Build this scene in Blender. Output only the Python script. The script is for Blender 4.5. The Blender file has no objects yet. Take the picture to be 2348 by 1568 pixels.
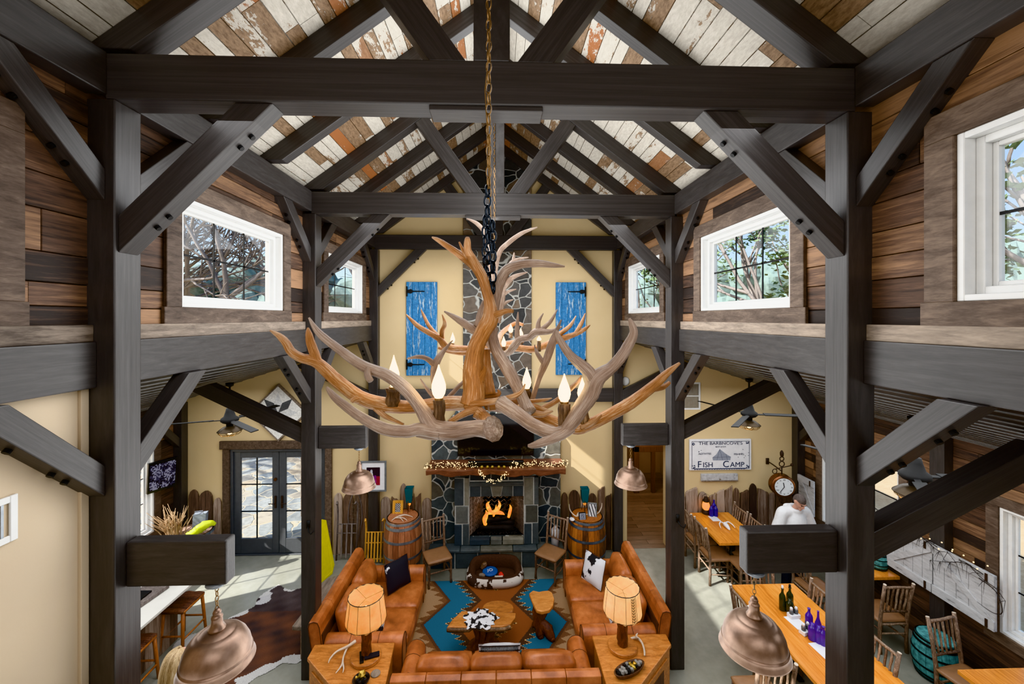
import bpy, bmesh, math, random
from mathutils import Vector as V, Matrix
RN = random.Random(11)
SC = bpy.context.scene
COL = SC.collection
FPX = 913.0; TH = math.radians(1.8); CZ = 4.7
_c, _s = math.cos(TH), math.sin(TH)
def ray(px, py):
    u = (px-1174)/FPX
    return V((_s+u*_c, _c-u*_s, (730-py)/FPX))
def atZ(px, py, z):
    d = ray(px, py); t = (z-CZ)/d.z
    return V((t*d.x, t*d.y, z))
def atY(px, py, y):
    d = ray(px, py); t = y/d.y
    return V((t*d.x, y, CZ+t*d.z))
def at(px, py, D):                       # point at distance D along the optical axis
    d = ray(px, py)
    return V((d.x*D, d.y*D, CZ+d.z*D))

# ------------------------------------------------------------------ objects
def thing(name, label, cat, loc=(0, 0, 0), rz=0, group=None, kind=None):
    o = bpy.data.objects.new(name, None); COL.objects.link(o)
    o.empty_display_size = .1
    o.location = loc; o.rotation_euler = (0, 0, rz)
    tag(o, label, cat, group, kind)
    return o
def tag(o, label=None, cat=None, group=None, kind=None):
    if label: o['label'] = label
    if cat: o['category'] = cat
    if group: o['group'] = group
    if kind: o['kind'] = kind
    return o
def dup(root, loc=None, rz=None, label=None, group=None, parent=None):
    r = root.copy(); COL.objects.link(r)
    if parent is not None: r.parent = parent
    if loc is not None: r.location = loc
    if rz is not None: r.rotation_euler = (0, 0, rz)
    if label: r['label'] = label
    if group: r['group'] = group
    for ch in root.children: dup(ch, parent=r)
    return r

TCM = {'elk_antler_amber', 'elk_antler_grey', 'bark_sleeve', 'hickory_pole_bark'}
class MB:
    """collects faces; build() links them as one mesh object"""
    def __init__(s): s.v = []; s.tc = {}; s.f = []; s.r = []; s.c = []; s.cur = 0.5; s.col = (.5, .5, .5)
    def face(s, idx):
        s.f.append(idx); s.r.append(s.cur); s.c.append(s.col)
    def add(s, vs, fs):
        b = len(s.v); s.v += [V(p) for p in vs]
        for f in fs: s.face([b+i for i in f])
        return s
    def box(s, x0, y0, z0, x1, y1, z1):
        vs = [(x, y, z) for z in (z0, z1) for y in (y0, y1) for x in (x0, x1)]
        return s.add(vs, [(0, 2, 3, 1), (4, 5, 7, 6), (0, 1, 5, 4), (2, 6, 7, 3), (0, 4, 6, 2), (1, 3, 7, 5)])
    def obox(s, c, sx, sy, sz, m):
        c = V(c); vs = [c+m@V((x*sx/2, y*sy/2, z*sz/2)) for z in (-1, 1) for y in (-1, 1) for x in (-1, 1)]
        return s.add(vs, [(0, 2, 3, 1), (4, 5, 7, 6), (0, 1, 5, 4), (2, 6, 7, 3), (0, 4, 6, 2), (1, 3, 7, 5)])
    def prism(s, pts, h, ax=2):
        """polygon pts (3-D, planar) extruded by vector h"""
        n = len(pts); a = [V(p) for p in pts]; h = V(h)
        s.add(a+[p+h for p in a], [tuple(range(n))[::-1], tuple(range(n, 2*n))] +
              [(i, (i+1) % n, n+(i+1) % n, n+i) for i in range(n)])
        return s
    def tube(s, pts, rad, n=8, caps=True, jit=0):
        pts = [V(p) for p in pts]
        if not isinstance(rad, (list, tuple)): rad = [rad]*len(pts)
        b = len(s.v); m = len(pts)
        t0 = (pts[1]-pts[0]).normalized()
        up = V((0, 0, 1)) if abs(t0.z) < .9 else V((1, 0, 0))
        nrm = t0.cross(up).normalized()
        ln = RN.uniform(0, 9)
        for i, p in enumerate(pts):
            if i: ln += (p-pts[i-1]).length
            t = (pts[min(i+1, m-1)]-pts[max(i-1, 0)])
            if t.length < 1e-9: t = t0
            t.normalize()
            nrm = (nrm-t*nrm.dot(t))
            if nrm.length < 1e-6: nrm = t.orthogonal()
            nrm.normalize(); bi = t.cross(nrm)
            for k in range(n):
                a = 2*math.pi*k/n
                rr = rad[i]*(1+(RN.uniform(-jit, jit) if jit else 0))
                s.tc[len(s.v)] = (math.cos(a), math.sin(a), ln)
                s.v.append(p+nrm*math.cos(a)*rr+bi*math.sin(a)*rr)
        for i in range(m-1):
            for k in range(n):
                s.face([b+i*n+k, b+i*n+(k+1) % n, b+(i+1)*n+(k+1) % n, b+(i+1)*n+k])
        if caps:
            s.face([b+k for k in range(n)][::-1]); s.face([b+(m-1)*n+k for k in range(n)])
        return s
    def lathe(s, prof, c=(0, 0, 0), n=24, m=None, sx=1, sy=1, a0=0):
        """profile [(r,z)...]"""
        c = V(c); b = len(s.v); k = len(prof)
        for (r, z) in prof:
            for j in range(n):
                a = a0+2*math.pi*j/n
                p = V((r*math.cos(a)*sx, r*math.sin(a)*sy, z))
                if m is not None: p = m@p
                s.v.append(c+p)
        for i in range(k-1):
            for j in range(n):
                s.face([b+i*n+j, b+i*n+(j+1) % n, b+(i+1)*n+(j+1) % n, b+(i+1)*n+j])
        if prof[0][0] > 1e-5: s.face([b+j for j in range(n)][::-1])
        if prof[-1][0] > 1e-5: s.face([b+(k-1)*n+j for j in range(n)])
        return s
    def ball(s, c, r, n=10, sx=1, sy=1, sz=1, jit=0):
        c = V(c); b = len(s.v); h = max(4, n//2)
        for i in range(1, h):
            a = math.pi*i/h
            for j in range(n):
                q = 2*math.pi*j/n; rr = r*(1+(RN.uniform(-jit, jit) if jit else 0))
                s.v.append(c+V((rr*math.sin(a)*math.cos(q)*sx, rr*math.sin(a)*math.sin(q)*sy, rr*math.cos(a)*sz)))
        s.v.append(c+V((0, 0, r*sz))); s.v.append(c-V((0, 0, r*sz)))
        T = b+(h-1)*n
        for i in range(h-2):
            for j in range(n):
                s.face([b+i*n+j, b+(i+1)*n+j, b+(i+1)*n+(j+1) % n, b+i*n+(j+1) % n])
        for j in range(n):
            s.face([T, b+j, b+(j+1) % n]); s.face([T+1, b+(h-2)*n+(j+1) % n, b+(h-2)*n+j])
        return s
    def torus(s, c, R, r, m=None, n=16, k=6, sx=1, sy=1):
        c = V(c); b = len(s.v)
        for i in range(n):
            a = 2*math.pi*i/n
            for j in range(k):
                q = 2*math.pi*j/k
                p = V(((R+r*math.cos(q))*math.cos(a)*sx, (R+r*math.cos(q))*math.sin(a)*sy, r*math.sin(q)))
                if m is not None: p = m@p
                s.v.append(c+p)
        for i in range(n):
            for j in range(k):
                s.face([b+i*k+j, b+((i+1) % n)*k+j, b+((i+1) % n)*k+(j+1) % k, b+i*k+(j+1) % k])
        return s
    def quad(s, a, b_, c, d): return s.add([a, b_, c, d], [(0, 1, 2, 3)])
    def build(s, name, mat, parent=None, bevel=0, seg=2, smooth=False, sub=0, world=None, loc=None, rot=None, angle=35):
        me = bpy.data.meshes.new(name)
        off = V((0, 0, 0))
        if world and parent is None:          # put the origin at the base of a top-level mesh
            xs = [p.x for p in s.v]; ys = [p.y for p in s.v]; zs = [p.z for p in s.v]
            off = V(((min(xs)+max(xs))/2, (min(ys)+max(ys))/2, min(zs)))
        elif world: off = V(world) if not isinstance(world, bool) else rootloc(parent)
        me.from_pydata([p-off for p in s.v], [], s.f)
        a = me.attributes.new('rnd', 'FLOAT', 'FACE'); a.data.foreach_set('value', s.r)
        if any(c != (.5, .5, .5) for c in s.c):
            a = me.attributes.new('Col', 'FLOAT_VECTOR', 'FACE')
            a.data.foreach_set('vector', [x for c in s.c for x in c])
        if s.tc and mat and mat.name in TCM:
            a = me.attributes.new('tc', 'FLOAT_VECTOR', 'POINT')
            a.data.foreach_set('vector', [x for i in range(len(s.v)) for x in s.tc.get(i, (0, 0, 0))])
        bm = bmesh.new(); bm.from_mesh(me); bmesh.ops.recalc_face_normals(bm, faces=bm.faces[:]); bm.to_mesh(me); bm.free()
        if mat: me.materials.append(mat)
        o = bpy.data.objects.new(name, me); COL.objects.link(o)
        if parent: o.parent = parent
        elif world: o.location = off
        if loc is not None: o.location = loc
        if rot is not None: o.rotation_euler = rot
        if smooth:
            for p in me.polygons: p.use_smooth = True
        if bevel:
            b = o.modifiers.new('bevel', 'BEVEL'); b.width = bevel; b.segments = seg; b.limit_method = 'ANGLE'; b.angle_limit = math.radians(angle)
            b.harden_normals = False
        if sub:
            b = o.modifiers.new('sub', 'SUBSURF'); b.levels = sub; b.render_levels = sub
        return o
def rootloc(o):
    l = V((0, 0, 0))
    while o is not None: l += o.location; o = o.parent
    return l
def struct(o): o['kind'] = 'structure'; return o

def spline(pts, k=6):
    """Catmull-Rom through points that may carry a radius as 4th value"""
    P = [list(p) for p in pts]; P = [P[0]]+P+[P[-1]]; out = []
    for i in range(1, len(P)-2):
        a, b, c, d = P[i-1], P[i], P[i+1], P[i+2]
        for j in range(k):
            t = j/k
            out.append([.5*((2*b[q])+(-a[q]+c[q])*t+(2*a[q]-5*b[q]+4*c[q]-d[q])*t*t+(-a[q]+3*b[q]-3*c[q]+d[q])*t**3) for q in range(len(b))])
    out.append(P[-2]); return out
def stube(mb, pts, k=6, n=10, jit=0, caps=True):
    q = spline(pts, k)
    return mb.tube([p[:3] for p in q], [max(.0004, p[3]) for p in q], n, caps, jit)
def look(d, up=(0, 0, 1)):
    """matrix whose X axis is d"""
    x = V(d).normalized(); z = V(up); y = z.cross(x)
    if y.length < 1e-5: y = V((0, 1, 0))
    y.normalize(); z = x.cross(y)
    return Matrix((x, y, z)).transposed()
def beam(name, p0, p1, w, h, mat, up=(0, 0, 1), bevel=.006, parent=None, n0=None, n1=None):
    """timber with its own axes: length along local X; n0, n1 are world normals of the end cuts"""
    p0, p1 = V(p0), V(p1); L = (p1-p0).length; m = look(p1-p0, up)
    mb = MB(); mb.cur = RN.random(); mb.box(0, -w/2, -h/2, L, w/2, h/2)
    for n, xe in ((n0, 0), (n1, L)):
        if n is None: continue
        q = m.transposed() @ V(n)
        for p in mb.v:
            if abs(p.x-xe) < 1e-6: p.x = xe-(q.y*p.y+q.z*p.z)/q.x
    o = mb.build(name, mat, parent, bevel)
    o.location = p0; o.rotation_euler = m.to_euler()
    return o
def text(name, body, size, mat, parent=None, loc=(0, 0, 0), rot=(0, 0, 0), ext=.002, align='CENTER', sx=1):
    cu = bpy.data.curves.new(name, 'FONT'); cu.body = body; cu.size = size; cu.extrude = ext
    cu.align_x = align; cu.align_y = 'CENTER'
    t = bpy.data.objects.new(name, cu); COL.objects.link(t)
    dg = bpy.context.evaluated_depsgraph_get(); dg.update()
    me = bpy.data.meshes.new_from_object(t.evaluated_get(dg))
    bpy.data.objects.remove(t)
    o = bpy.data.objects.new(name, me); COL.objects.link(o)
    me.materials.clear(); me.materials.append(mat)
    if parent: o.parent = parent
    o.location = loc; o.rotation_euler = rot; o.scale = (sx, 1, 1)
    return o

# ------------------------------------------------------------------ materials
def srgb(r, g, b):
    f = lambda c: (c/255/12.92) if c/255 <= .04045 else ((c/255+.055)/1.055)**2.4
    return (f(r), f(g), f(b), 1)
class NT:
    def __init__(s, name):
        s.m = bpy.data.materials.new(name); s.m.use_nodes = True
        s.t = s.m.node_tree; s.b = s.t.nodes['Principled BSDF']; s.out = s.t.nodes['Material Output']
        s.co = None
    def n(s, typ, **kw):
        o = s.t.nodes.new(typ)
        for k, v in kw.items(): setattr(o, k, v)
        return o
    def l(s, a, b): s.t.links.new(a, b)
    def coord(s, kind='Object', scale=(1, 1, 1), loc=None):
        if s.co is None: s.co = s.n('ShaderNodeTexCoord')
        mp = s.n('ShaderNodeMapping'); mp.inputs['Scale'].default_value = scale
        s.l(s.co.outputs[kind], mp.inputs['Vector'])
        if loc is not None: s.l(loc, mp.inputs['Location'])
        return mp.outputs[0]
    def attr(s, name, out='Fac'):
        a = s.n('ShaderNodeAttribute'); a.attribute_name = name; return a.outputs[out]
    def noise(s, vec, scale, det=3, rough=.55, dist=0):
        o = s.n('ShaderNodeTexNoise'); o.inputs['Scale'].default_value = scale; o.inputs['Detail'].default_value = det
        o.inputs['Roughness'].default_value = rough; o.inputs['Distortion'].default_value = dist
        s.l(vec, o.inputs['Vector']); return o.outputs['Fac']
    def vor(s, vec, scale, feat='F1', out='Distance', rnd=1):
        o = s.n('ShaderNodeTexVoronoi', feature=feat); o.inputs['Scale'].default_value = scale
        o.inputs['Randomness'].default_value = rnd
        s.l(vec, o.inputs['Vector']); return o.outputs[out]
    def ramp(s, fac, stops, interp='LINEAR'):
        o = s.n('ShaderNodeValToRGB'); r = o.color_ramp; r.interpolation = interp
        while len(r.elements) < len(stops): r.elements.new(.5)
        for e, (p, c) in zip(r.elements, stops):
            e.position = p; e.color = c if len(c) == 4 else (*c, 1)
        s.l(fac, o.inputs[0]); return o.outputs[0]
    def math(s, op, a, b=None, clamp=False):
        o = s.n('ShaderNodeMath', operation=op); o.use_clamp = clamp
        for i, x in enumerate((a, b)):
            if x is None: continue
            if isinstance(x, (int, float)): o.inputs[i].default_value = x
            else: s.l(x, o.inputs[i])
        return o.outputs[0]
    def vmath(s, op, a, b):
        o = s.n('ShaderNodeVectorMath', operation=op)
        for i, x in enumerate((a, b)):
            if isinstance(x, (tuple, list)): o.inputs[i].default_value = x
            else: s.l(x, o.inputs[i])
        return o.outputs[0]
    def mix(s, fac, a, b, mode='MIX'):
        o = s.n('ShaderNodeMix', data_type='RGBA', blend_type=mode)
        for i, x in ((0, fac), (6, a), (7, b)):
            if isinstance(x, (int, float)): o.inputs[i].default_value = x
            elif isinstance(x, (tuple, list)): o.inputs[i].default_value = x if len(x) == 4 else (*x, 1)
            else: s.l(x, o.inputs[i])
        return o.outputs[2]
    def base(s, c, rough=.5, metal=0, bump=None, bs=.3, bd=.01, spec=None):
        if isinstance(c, (tuple, list)): s.b.inputs['Base Color'].default_value = c
        else: s.l(c, s.b.inputs['Base Color'])
        if isinstance(rough, (int, float)): s.b.inputs['Roughness'].default_value = rough
        else: s.l(rough, s.b.inputs['Roughness'])
        s.b.inputs['Metallic'].default_value = metal
        if spec is not None: s.b.inputs['Specular IOR Level'].default_value = spec
        if bump is not None:
            o = s.n('ShaderNodeBump'); o.inputs['Strength'].default_value = bs; o.inputs['Distance'].default_value = bd
            s.l(bump, o.inputs['Height']); s.l(o.outputs[0], s.b.inputs['Normal'])
        return s.m

def plain(name, c, rough=.5, metal=0, var=.12, scale=14, bump=.15):
    t = NT(name); co = t.coord(); f = t.noise(co, scale, 4)
    d = tuple(x*(1-var*2) for x in c[:3])+(1,); u = tuple(min(1, x*(1+var)) for x in c[:3])+(1,)
    return t.base(t.ramp(f, [(.25, d), (.75, u)]), rough, metal, f if bump else None, bump, .004)
def glow(name, c, strength, c2=None):
    t = NT(name); t.base(c, .4); t.b.inputs['Emission Color'].default_value = c2 or c; t.b.inputs['Emission Strength'].default_value = strength
    return t.m
def wood(name, dark, mid, light, scale=(1, 12, 12), kind='Object', rough=.5, rndamp=.5, bs=.25, rndcol=None, s0=3.0):
    """stretched grain; scale small along the grain"""
    t = NT(name); r = t.attr('rnd'); off = t.math('MULTIPLY', r, 37.0)
    cb = t.n('ShaderNodeCombineXYZ')
    for i in range(3): t.l(off, cb.inputs[i])
    co = t.coord(kind, scale, cb.outputs[0])
    f = t.noise(co, s0, 5, .62, .6); g = t.noise(co, s0*6, 3, .6)
    h = t.math('ADD', t.math('MULTIPLY', f, .75), t.math('MULTIPLY', g, .25))
    h2 = t.math('ADD', h, t.math('MULTIPLY', t.math('SUBTRACT', r, .5), rndamp))
    c = t.ramp(h2, [(.28, dark), (.5, mid), (.74, light)])
    return t.base(c, rough, 0, h, bs, .01)

M = {}
M['timber'] = wood('dark_stained_timber', srgb(54, 51, 50), srgb(68, 65, 64), srgb(84, 81, 80), (1.2, 5, 5), 'Generated', .4, .1, .06, s0=2.0)
M['barn'] = wood('reclaimed_barn_board', srgb(44, 36, 32), srgb(92, 70, 57), srgb(150, 116, 88), (.9, .9, 16), 'Object', .7, .6, .45, s0=2.0)
M['barnY'] = wood('reclaimed_barn_board_lengthwise', srgb(40, 30, 24), srgb(92, 68, 52), srgb(150, 122, 98), (10, .9, 10), 'Object', .7, .5, .45, s0=2.2)
M['ledge'] = wood('weathered_grey_board', srgb(78, 68, 60), srgb(126, 113, 101), srgb(164, 148, 132), (9, 1.2, 9), 'Object', .75, .3, .4)
M['casing'] = wood('window_casing_board', srgb(58, 47, 40), srgb(92, 78, 68), srgb(128, 110, 96), (7, 1.5, 7), 'Object', .75, .5, .4)
M['slab'] = wood('live_edge_wainscot', srgb(58, 46, 40), srgb(116, 94, 79), srgb(174, 156, 142), (14, 14, .9), 'Object', .7, .6, .5, s0=2.2)
M['pine'] = wood('varnished_pine', srgb(186, 108, 44), srgb(220, 144, 66), srgb(238, 172, 92), (9, .7, 9), 'Object', .22, .35, .05)
M['oak'] = wood('honey_wood', srgb(132, 80, 42), srgb(184, 120, 66), srgb(214, 154, 94), (2.2, 8, 8), 'Object', .35, .3, .12)
M['stoolwood'] = wood('stool_frame_wood', srgb(110, 58, 20), srgb(164, 94, 36), srgb(196, 124, 58), (8, 8, 1.5), 'Object', .4, .2, .1)
M['redwood'] = wood('mantel_wood', srgb(72, 42, 32), srgb(116, 76, 58), srgb(156, 110, 86), (1.2, 8, 8), 'Object', .45, .3, .25)
M['hickory'] = wood('hickory_pole_bark', srgb(66, 48, 38), srgb(124, 102, 86), srgb(188, 164, 142), (20, 20, 6), 'Object', .65, .3, .5)
M['stump'] = wood('carved_stump', srgb(38, 16, 8), srgb(92, 44, 20), srgb(146, 84, 42), (9, 9, 3), 'Object', .35, .2, .6)
M['stave'] = wood('barrel_stave', srgb(128, 80, 58), srgb(174, 116, 86), srgb(202, 146, 112), (12, 12, 1.2), 'Object', .5, .4, .15)
M['stave2'] = wood('barrel_stave_orange', srgb(70, 44, 28), srgb(158, 92, 40), srgb(194, 124, 60), (12, 12, 1.2), 'Object', .5, .5, .15)
M['hoop'] = plain('galvanised_hoop', srgb(150, 156, 162), .38, .6, .15)
M['teal'] = plain('worn_teal_paint', srgb(96, 160, 162), .55, 0, .4, 22)
M['black'] = plain('black_metal', srgb(22, 22, 22), .5, .2)
M['blackplastic'] = plain('black_plastic', srgb(22, 22, 24), .3)
M['white'] = plain('white_vinyl', srgb(232, 232, 230), .4, 0, .03)
M['paper'] = plain('white_paper', srgb(226, 226, 230), .7, 0, .03)
M['marble'] = plain('white_counter', srgb(224, 221, 214), .2, 0, .06, 5, 0)
M['doorgrey'] = plain('grey_painted_door', srgb(84, 86, 90), .45, 0, .06)
M['brass'] = plain('aged_brass', srgb(150, 120, 84), .35, .9)
M['darkchain'] = plain('dark_chain', srgb(60, 66, 74), .25, .9)
M['fur_brown'] = plain('brown_fleece', srgb(66, 44, 32), .9, 0, .2, 40)
M['skin'] = plain('skin', srgb(206, 158, 138), .5, 0, .04, 20, .03)
M['denim'] = plain('dark_denim', srgb(34, 36, 44), .8)
M['hoodie'] = plain('white_fleece_hoodie', srgb(218, 219, 222), .9, 0, .03, 30)
M['darktop'] = plain('dark_top', srgb(36, 40, 46), .8)
M['amber'] = glow('amber_glow', srgb(160, 80, 20), 1.6, srgb(255, 160, 50))
M['bulb'] = glow('lit_bulb', srgb(255, 238, 200), 14, srgb(255, 226, 170))
M['bulbsoft'] = glow('lit_lamp_bulb', srgb(255, 240, 205), 30, srgb(255, 220, 160))
M['fairy'] = glow('fairy_light', srgb(255, 240, 205), 4, srgb(255, 226, 165))
def flame_():
    t = NT('gas_flame'); n = t.noise(t.coord(), 11, 3); c = t.ramp(n, [(.3, srgb(255, 110, 8)), (.55, srgb(255, 165, 30)), (.75, srgb(255, 220, 110))])
    t.base(srgb(60, 30, 5), .6); t.l(c, t.b.inputs['Emission Color']); t.b.inputs['Emission Strength'].default_value = 1.35; return t.m
M['flame'] = flame_()
M['ink'] = plain('navy_print', srgb(40, 50, 78), .6, 0, .05)
M['inkpale'] = plain('pale_print', srgb(150, 156, 170), .6, 0, .05)
M['blue_glass'] = plain('cobalt_glass', srgb(42, 38, 150), .06, 0, .2, 9, 0)
M['violet_glass'] = plain('violet_glass', srgb(84, 56, 160), .06, 0, .2, 9, 0)
M['green_glass'] = plain('olive_glass', srgb(46, 50, 26), .06, 0, .2, 9, 0)
M['yellow'] = plain('yellow_plastic', srgb(222, 208, 30), .4, 0, .05)
M['bamboo'] = wood('bamboo_slat', srgb(150, 96, 34), srgb(206, 150, 66), srgb(226, 180, 100), (12, 12, 2), 'Object', .4, .2, .1)
M['greywood'] = wood('weathered_sled_wood', srgb(70, 60, 56), srgb(112, 102, 98), srgb(150, 140, 134), (12, 12, 1.5), 'Object', .7, .3, .3)
M['seat'] = plain('tan_vinyl_seat', srgb(148, 112, 84), .35, 0, .08)
M['bone'] = plain('bleached_antler', srgb(214, 200, 184), .5, 0, .08, 26)
def leather():
    t = NT('cognac_leather'); co = t.coord()
    f = t.noise(co, 5, 4, .6); g = t.noise(co, 120, 2)
    c = t.ramp(f, [(.25, srgb(114, 62, 34)), (.5, srgb(166, 97, 56)), (.78, srgb(200, 130, 84))])
    h = t.math('ADD', t.math('MULTIPLY', f, .8), t.math('MULTIPLY', g, .12))
    return t.base(c, .36, 0, h, .35, .02)
M['leather'] = leather()
def antler_mat(name, a, b, c, lg=5):
    t = NT(name); co = t.coord(); f = t.noise(co, 7, 3)
    mp = t.n('ShaderNodeMapping'); mp.inputs['Scale'].default_value = (1.6, 1.6, lg); t.l(t.attr('tc', 'Vector'), mp.inputs['Vector'])
    g = t.noise(mp.outputs[0], 3.2, 6, .68, .5)
    h = t.math('ADD', t.math('MULTIPLY', f, .4), t.math('MULTIPLY', g, .6))
    return t.base(t.ramp(h, [(.32, a), (.5, b), (.64, c)]), .38, 0, g, .6, .008)
M['antler'] = antler_mat('elk_antler_amber', srgb(112, 66, 34), srgb(186, 128, 76), srgb(230, 200, 166))
M['antlergrey'] = antler_mat('elk_antler_grey', srgb(118, 92, 76), srgb(172, 146, 128), srgb(220, 202, 186))
M['bark'] = antler_mat('bark_sleeve', srgb(36, 24, 18), srgb(104, 78, 56), srgb(196, 164, 130), 9)
def copper():
    t = NT('aged_copper'); co = t.coord(); f = t.noise(co, 6, 4, .6); g = t.noise(co, 60, 3)
    c = t.ramp(f, [(.25, srgb(110, 88, 76)), (.5, srgb(148, 122, 106)), (.8, srgb(182, 156, 138))])
    return t.base(c, t.ramp(f, [(0, (.28,)*3), (1, (.44,)*3)]), .72, g, .06, .002)
M['copper'] = copper()
def stucco(name, a, b):
    t = NT(name); co = t.coord(); f = t.noise(co, .8, 4); g = t.noise(co, 60, 3)
    return t.base(t.ramp(f, [(.25, a), (.8, b)]), .85, 0, g, .12, .003)
M['stucco'] = stucco('cream_stucco', srgb(206, 182, 140), srgb(219, 196, 155))
M['cream'] = stucco('pale_cream_wall', srgb(202, 182, 154), srgb(214, 196, 170))
M['hall'] = stucco('warm_hall_wall', srgb(140, 114, 90), srgb(170, 144, 116))
def stone(name, scale, mort, dark, mid, tan, squash=(1, 1, 1), mw=.05, mcol=srgb(150, 152, 148)):
    t = NT(name); co = t.coord('Object', squash)
    w = t.n('ShaderNodeTexNoise'); w.inputs['Scale'].default_value = 2.2; t.l(co, w.inputs['Vector'])
    wv = t.vmath('SCALE', w.outputs['Color'], (0, 0, 0)); wv.node.inputs['Scale'].default_value = .28
    cw = t.vmath('ADD', co, wv)
    d = t.vor(cw, scale, 'DISTANCE_TO_EDGE', 'Distance'); cc = t.vor(cw, scale, 'F1', 'Color')
    sep = t.n('ShaderNodeSeparateColor'); t.l(cc, sep.inputs[0])
    base = t.ramp(sep.outputs[0], [(0, dark), (.55, mid), (.8, tan), (1, tuple(x*.8 for x in dark[:3])+(1,))])
    n = t.noise(co, 9, 5, .65); base = t.mix(.5, base, t.ramp(n, [(.3, (.3,)*3), (.75, (1.5,)*3)]), 'MULTIPLY')
    ed = t.math('ADD', d, t.math('MULTIPLY', t.math('SUBTRACT', n, .5), .03))
    k = t.ramp(ed, [(mw*.45, (0, 0, 0)), (mw, (1, 1, 1))])
    c = t.mix(k, mcol, base)
    h = t.math('ADD', t.math('MULTIPLY', k, 1.0), t.math('MULTIPLY', n, .35))
    return t.base(c, .62, 0, h, .7, .02)
M['stone'] = stone('slate_fieldstone', 3.6, .05, srgb(60, 68, 74), srgb(92, 100, 102), srgb(128, 122, 108), (1, 1, 1), .05, srgb(186, 188, 184))
M['stonetall'] = stone('chimney_stone', 3.2, .05, srgb(54, 58, 60), srgb(88, 84, 80), srgb(124, 106, 88), (1, 1, 1.25), .05, srgb(176, 176, 170))
M['flag'] = stone('patio_flagstone', 2.3, .05, srgb(120, 128, 132), srgb(158, 158, 152), srgb(186, 168, 140), (1, 1, 1), .04, srgb(204, 192, 166))
def stoneblock():
    t = NT('cut_slate_block'); co = t.coord(); n = t.noise(co, 8, 5, .65); r = t.attr('rnd')
    b = t.ramp(r, [(0, srgb(62, 72, 80)), (.5, srgb(96, 102, 102)), (.75, srgb(138, 136, 124)), (1, srgb(84, 86, 82))])
    c = t.mix(.5, b, t.ramp(n, [(.3, (.45,)*3), (.75, (1.5,)*3)]), 'MULTIPLY')
    return t.base(c, .6, 0, n, .6, .015)
M['block'] = stoneblock()
M['mortar'] = plain('pale_mortar', srgb(188, 190, 186), .9, 0, .1, 30)
def chippy():
    t = NT('chippy_white_ceiling_board'); r = t.attr('rnd')
    cb = t.n('ShaderNodeCombineXYZ'); off = t.math('MULTIPLY', r, 61.0)
    for i in range(3): t.l(off, cb.inputs[i])
    co = t.coord('Object', (5, 1.6, 5), cb.outputs[0])
    f = t.noise(co, 1.3, 7, .72, .3); g = t.noise(co, 9, 4, .7)
    h = t.math('ADD', t.math('MULTIPLY', f, .7), t.math('MULTIPLY', g, .3))
    r2 = t.math('FRACT', t.math('MULTIPLY', r, 7.31))
    th = t.math('ADD', h, t.math('MULTIPLY', t.math('SUBTRACT', r2, .6), .3))
    k = t.ramp(th, [(.478, (0, 0, 0)), (.5, (1, 1, 1))])
    bare = t.ramp(g, [(.3, srgb(96, 74, 54)), (.7, srgb(152, 126, 100))])
    bare = t.mix(t.ramp(t.math('FRACT', t.math('MULTIPLY', r, 13.7)), [(.93, (0, 0, 0)), (.95, (1, 1, 1))]), bare, srgb(150, 96, 58))
    fresh = t.ramp(g, [(.25, srgb(172, 164, 152)), (.7, srgb(208, 202, 190))])
    return t.base(t.mix(k, fresh, bare), .7, 0, t.math('SUBTRACT', g, t.math('MULTIPLY', k, .5)), .35, .008)
M['chippy'] = chippy()
def bluepaint():
    t = NT('worn_blue_paint'); co = t.coord('Object', (14, 14, 2)); f = t.noise(co, 2, 6, .7); g = t.noise(t.coord(), 30, 3)
    k = t.ramp(f, [(.57, (0, 0, 0)), (.61, (1, 1, 1))])
    return t.base(t.mix(k, t.ramp(g, [(.3, srgb(36, 98, 150)), (.7, srgb(62, 132, 186))]), srgb(168, 186, 196)), .55, 0, f, .3, .006)
M['blue'] = bluepaint()
def whitewash():
    t = NT('whitewashed_board'); co = t.coord('Object', (6, 1.5, 6)); f = t.noise(co, 3, 6, .7)
    return t.base(t.ramp(f, [(.3, srgb(104, 102, 102)), (.42, srgb(176, 176, 178)), (.7, srgb(202, 202, 204))]), .75, 0, f, .4, .006)
M['whitewash'] = whitewash()
def concrete():
    t = NT('polished_concrete'); co = t.coord(); f = t.noise(co, .9, 5, .6); g = t.noise(co, 7, 4)
    h = t.math('ADD', t.math('MULTIPLY', f, .7), t.math('MULTIPLY', g, .3))
    return t.base(t.ramp(h, [(.3, srgb(126, 126, 116)), (.7, srgb(160, 160, 150))]), t.ramp(g, [(.2, (.16,)*3), (.9, (.3,)*3)]), 0, None)
M['concrete'] = concrete()
def planks(name, a, b, c, w, L):
    t = NT(name); br = t.n('ShaderNodeTexBrick'); br.offset = .37
    br.inputs['Scale'].default_value = 1; br.inputs['Brick Width'].default_value = L; br.inputs['Row Height'].default_value = w
    br.inputs['Mortar Size'].default_value = .004; br.inputs['Color1'].default_value = a; br.inputs['Color2'].default_value = b; br.inputs['Mortar'].default_value = (.01, .008, .006, 1)
    co = t.coord('Object'); t.l(co, br.inputs['Vector']); n = t.noise(t.coord('Object', (1.5, 14, 1)), 3, 5, .65)
    return t.base(t.mix(.6, br.outputs['Color'], t.ramp(n, [(.3, (.5,)*3), (.7, (1.4,)*3)]), 'MULTIPLY'), .35, 0, n, .1, .004)
M['hallfloor'] = planks('hall_floor_boards', srgb(100, 80, 66), srgb(130, 110, 94), None, .16, 1.6)
M['firebrick'] = planks('herringbone_firebrick', srgb(120, 108, 98), srgb(142, 128, 116), None, .06, .2)
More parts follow.
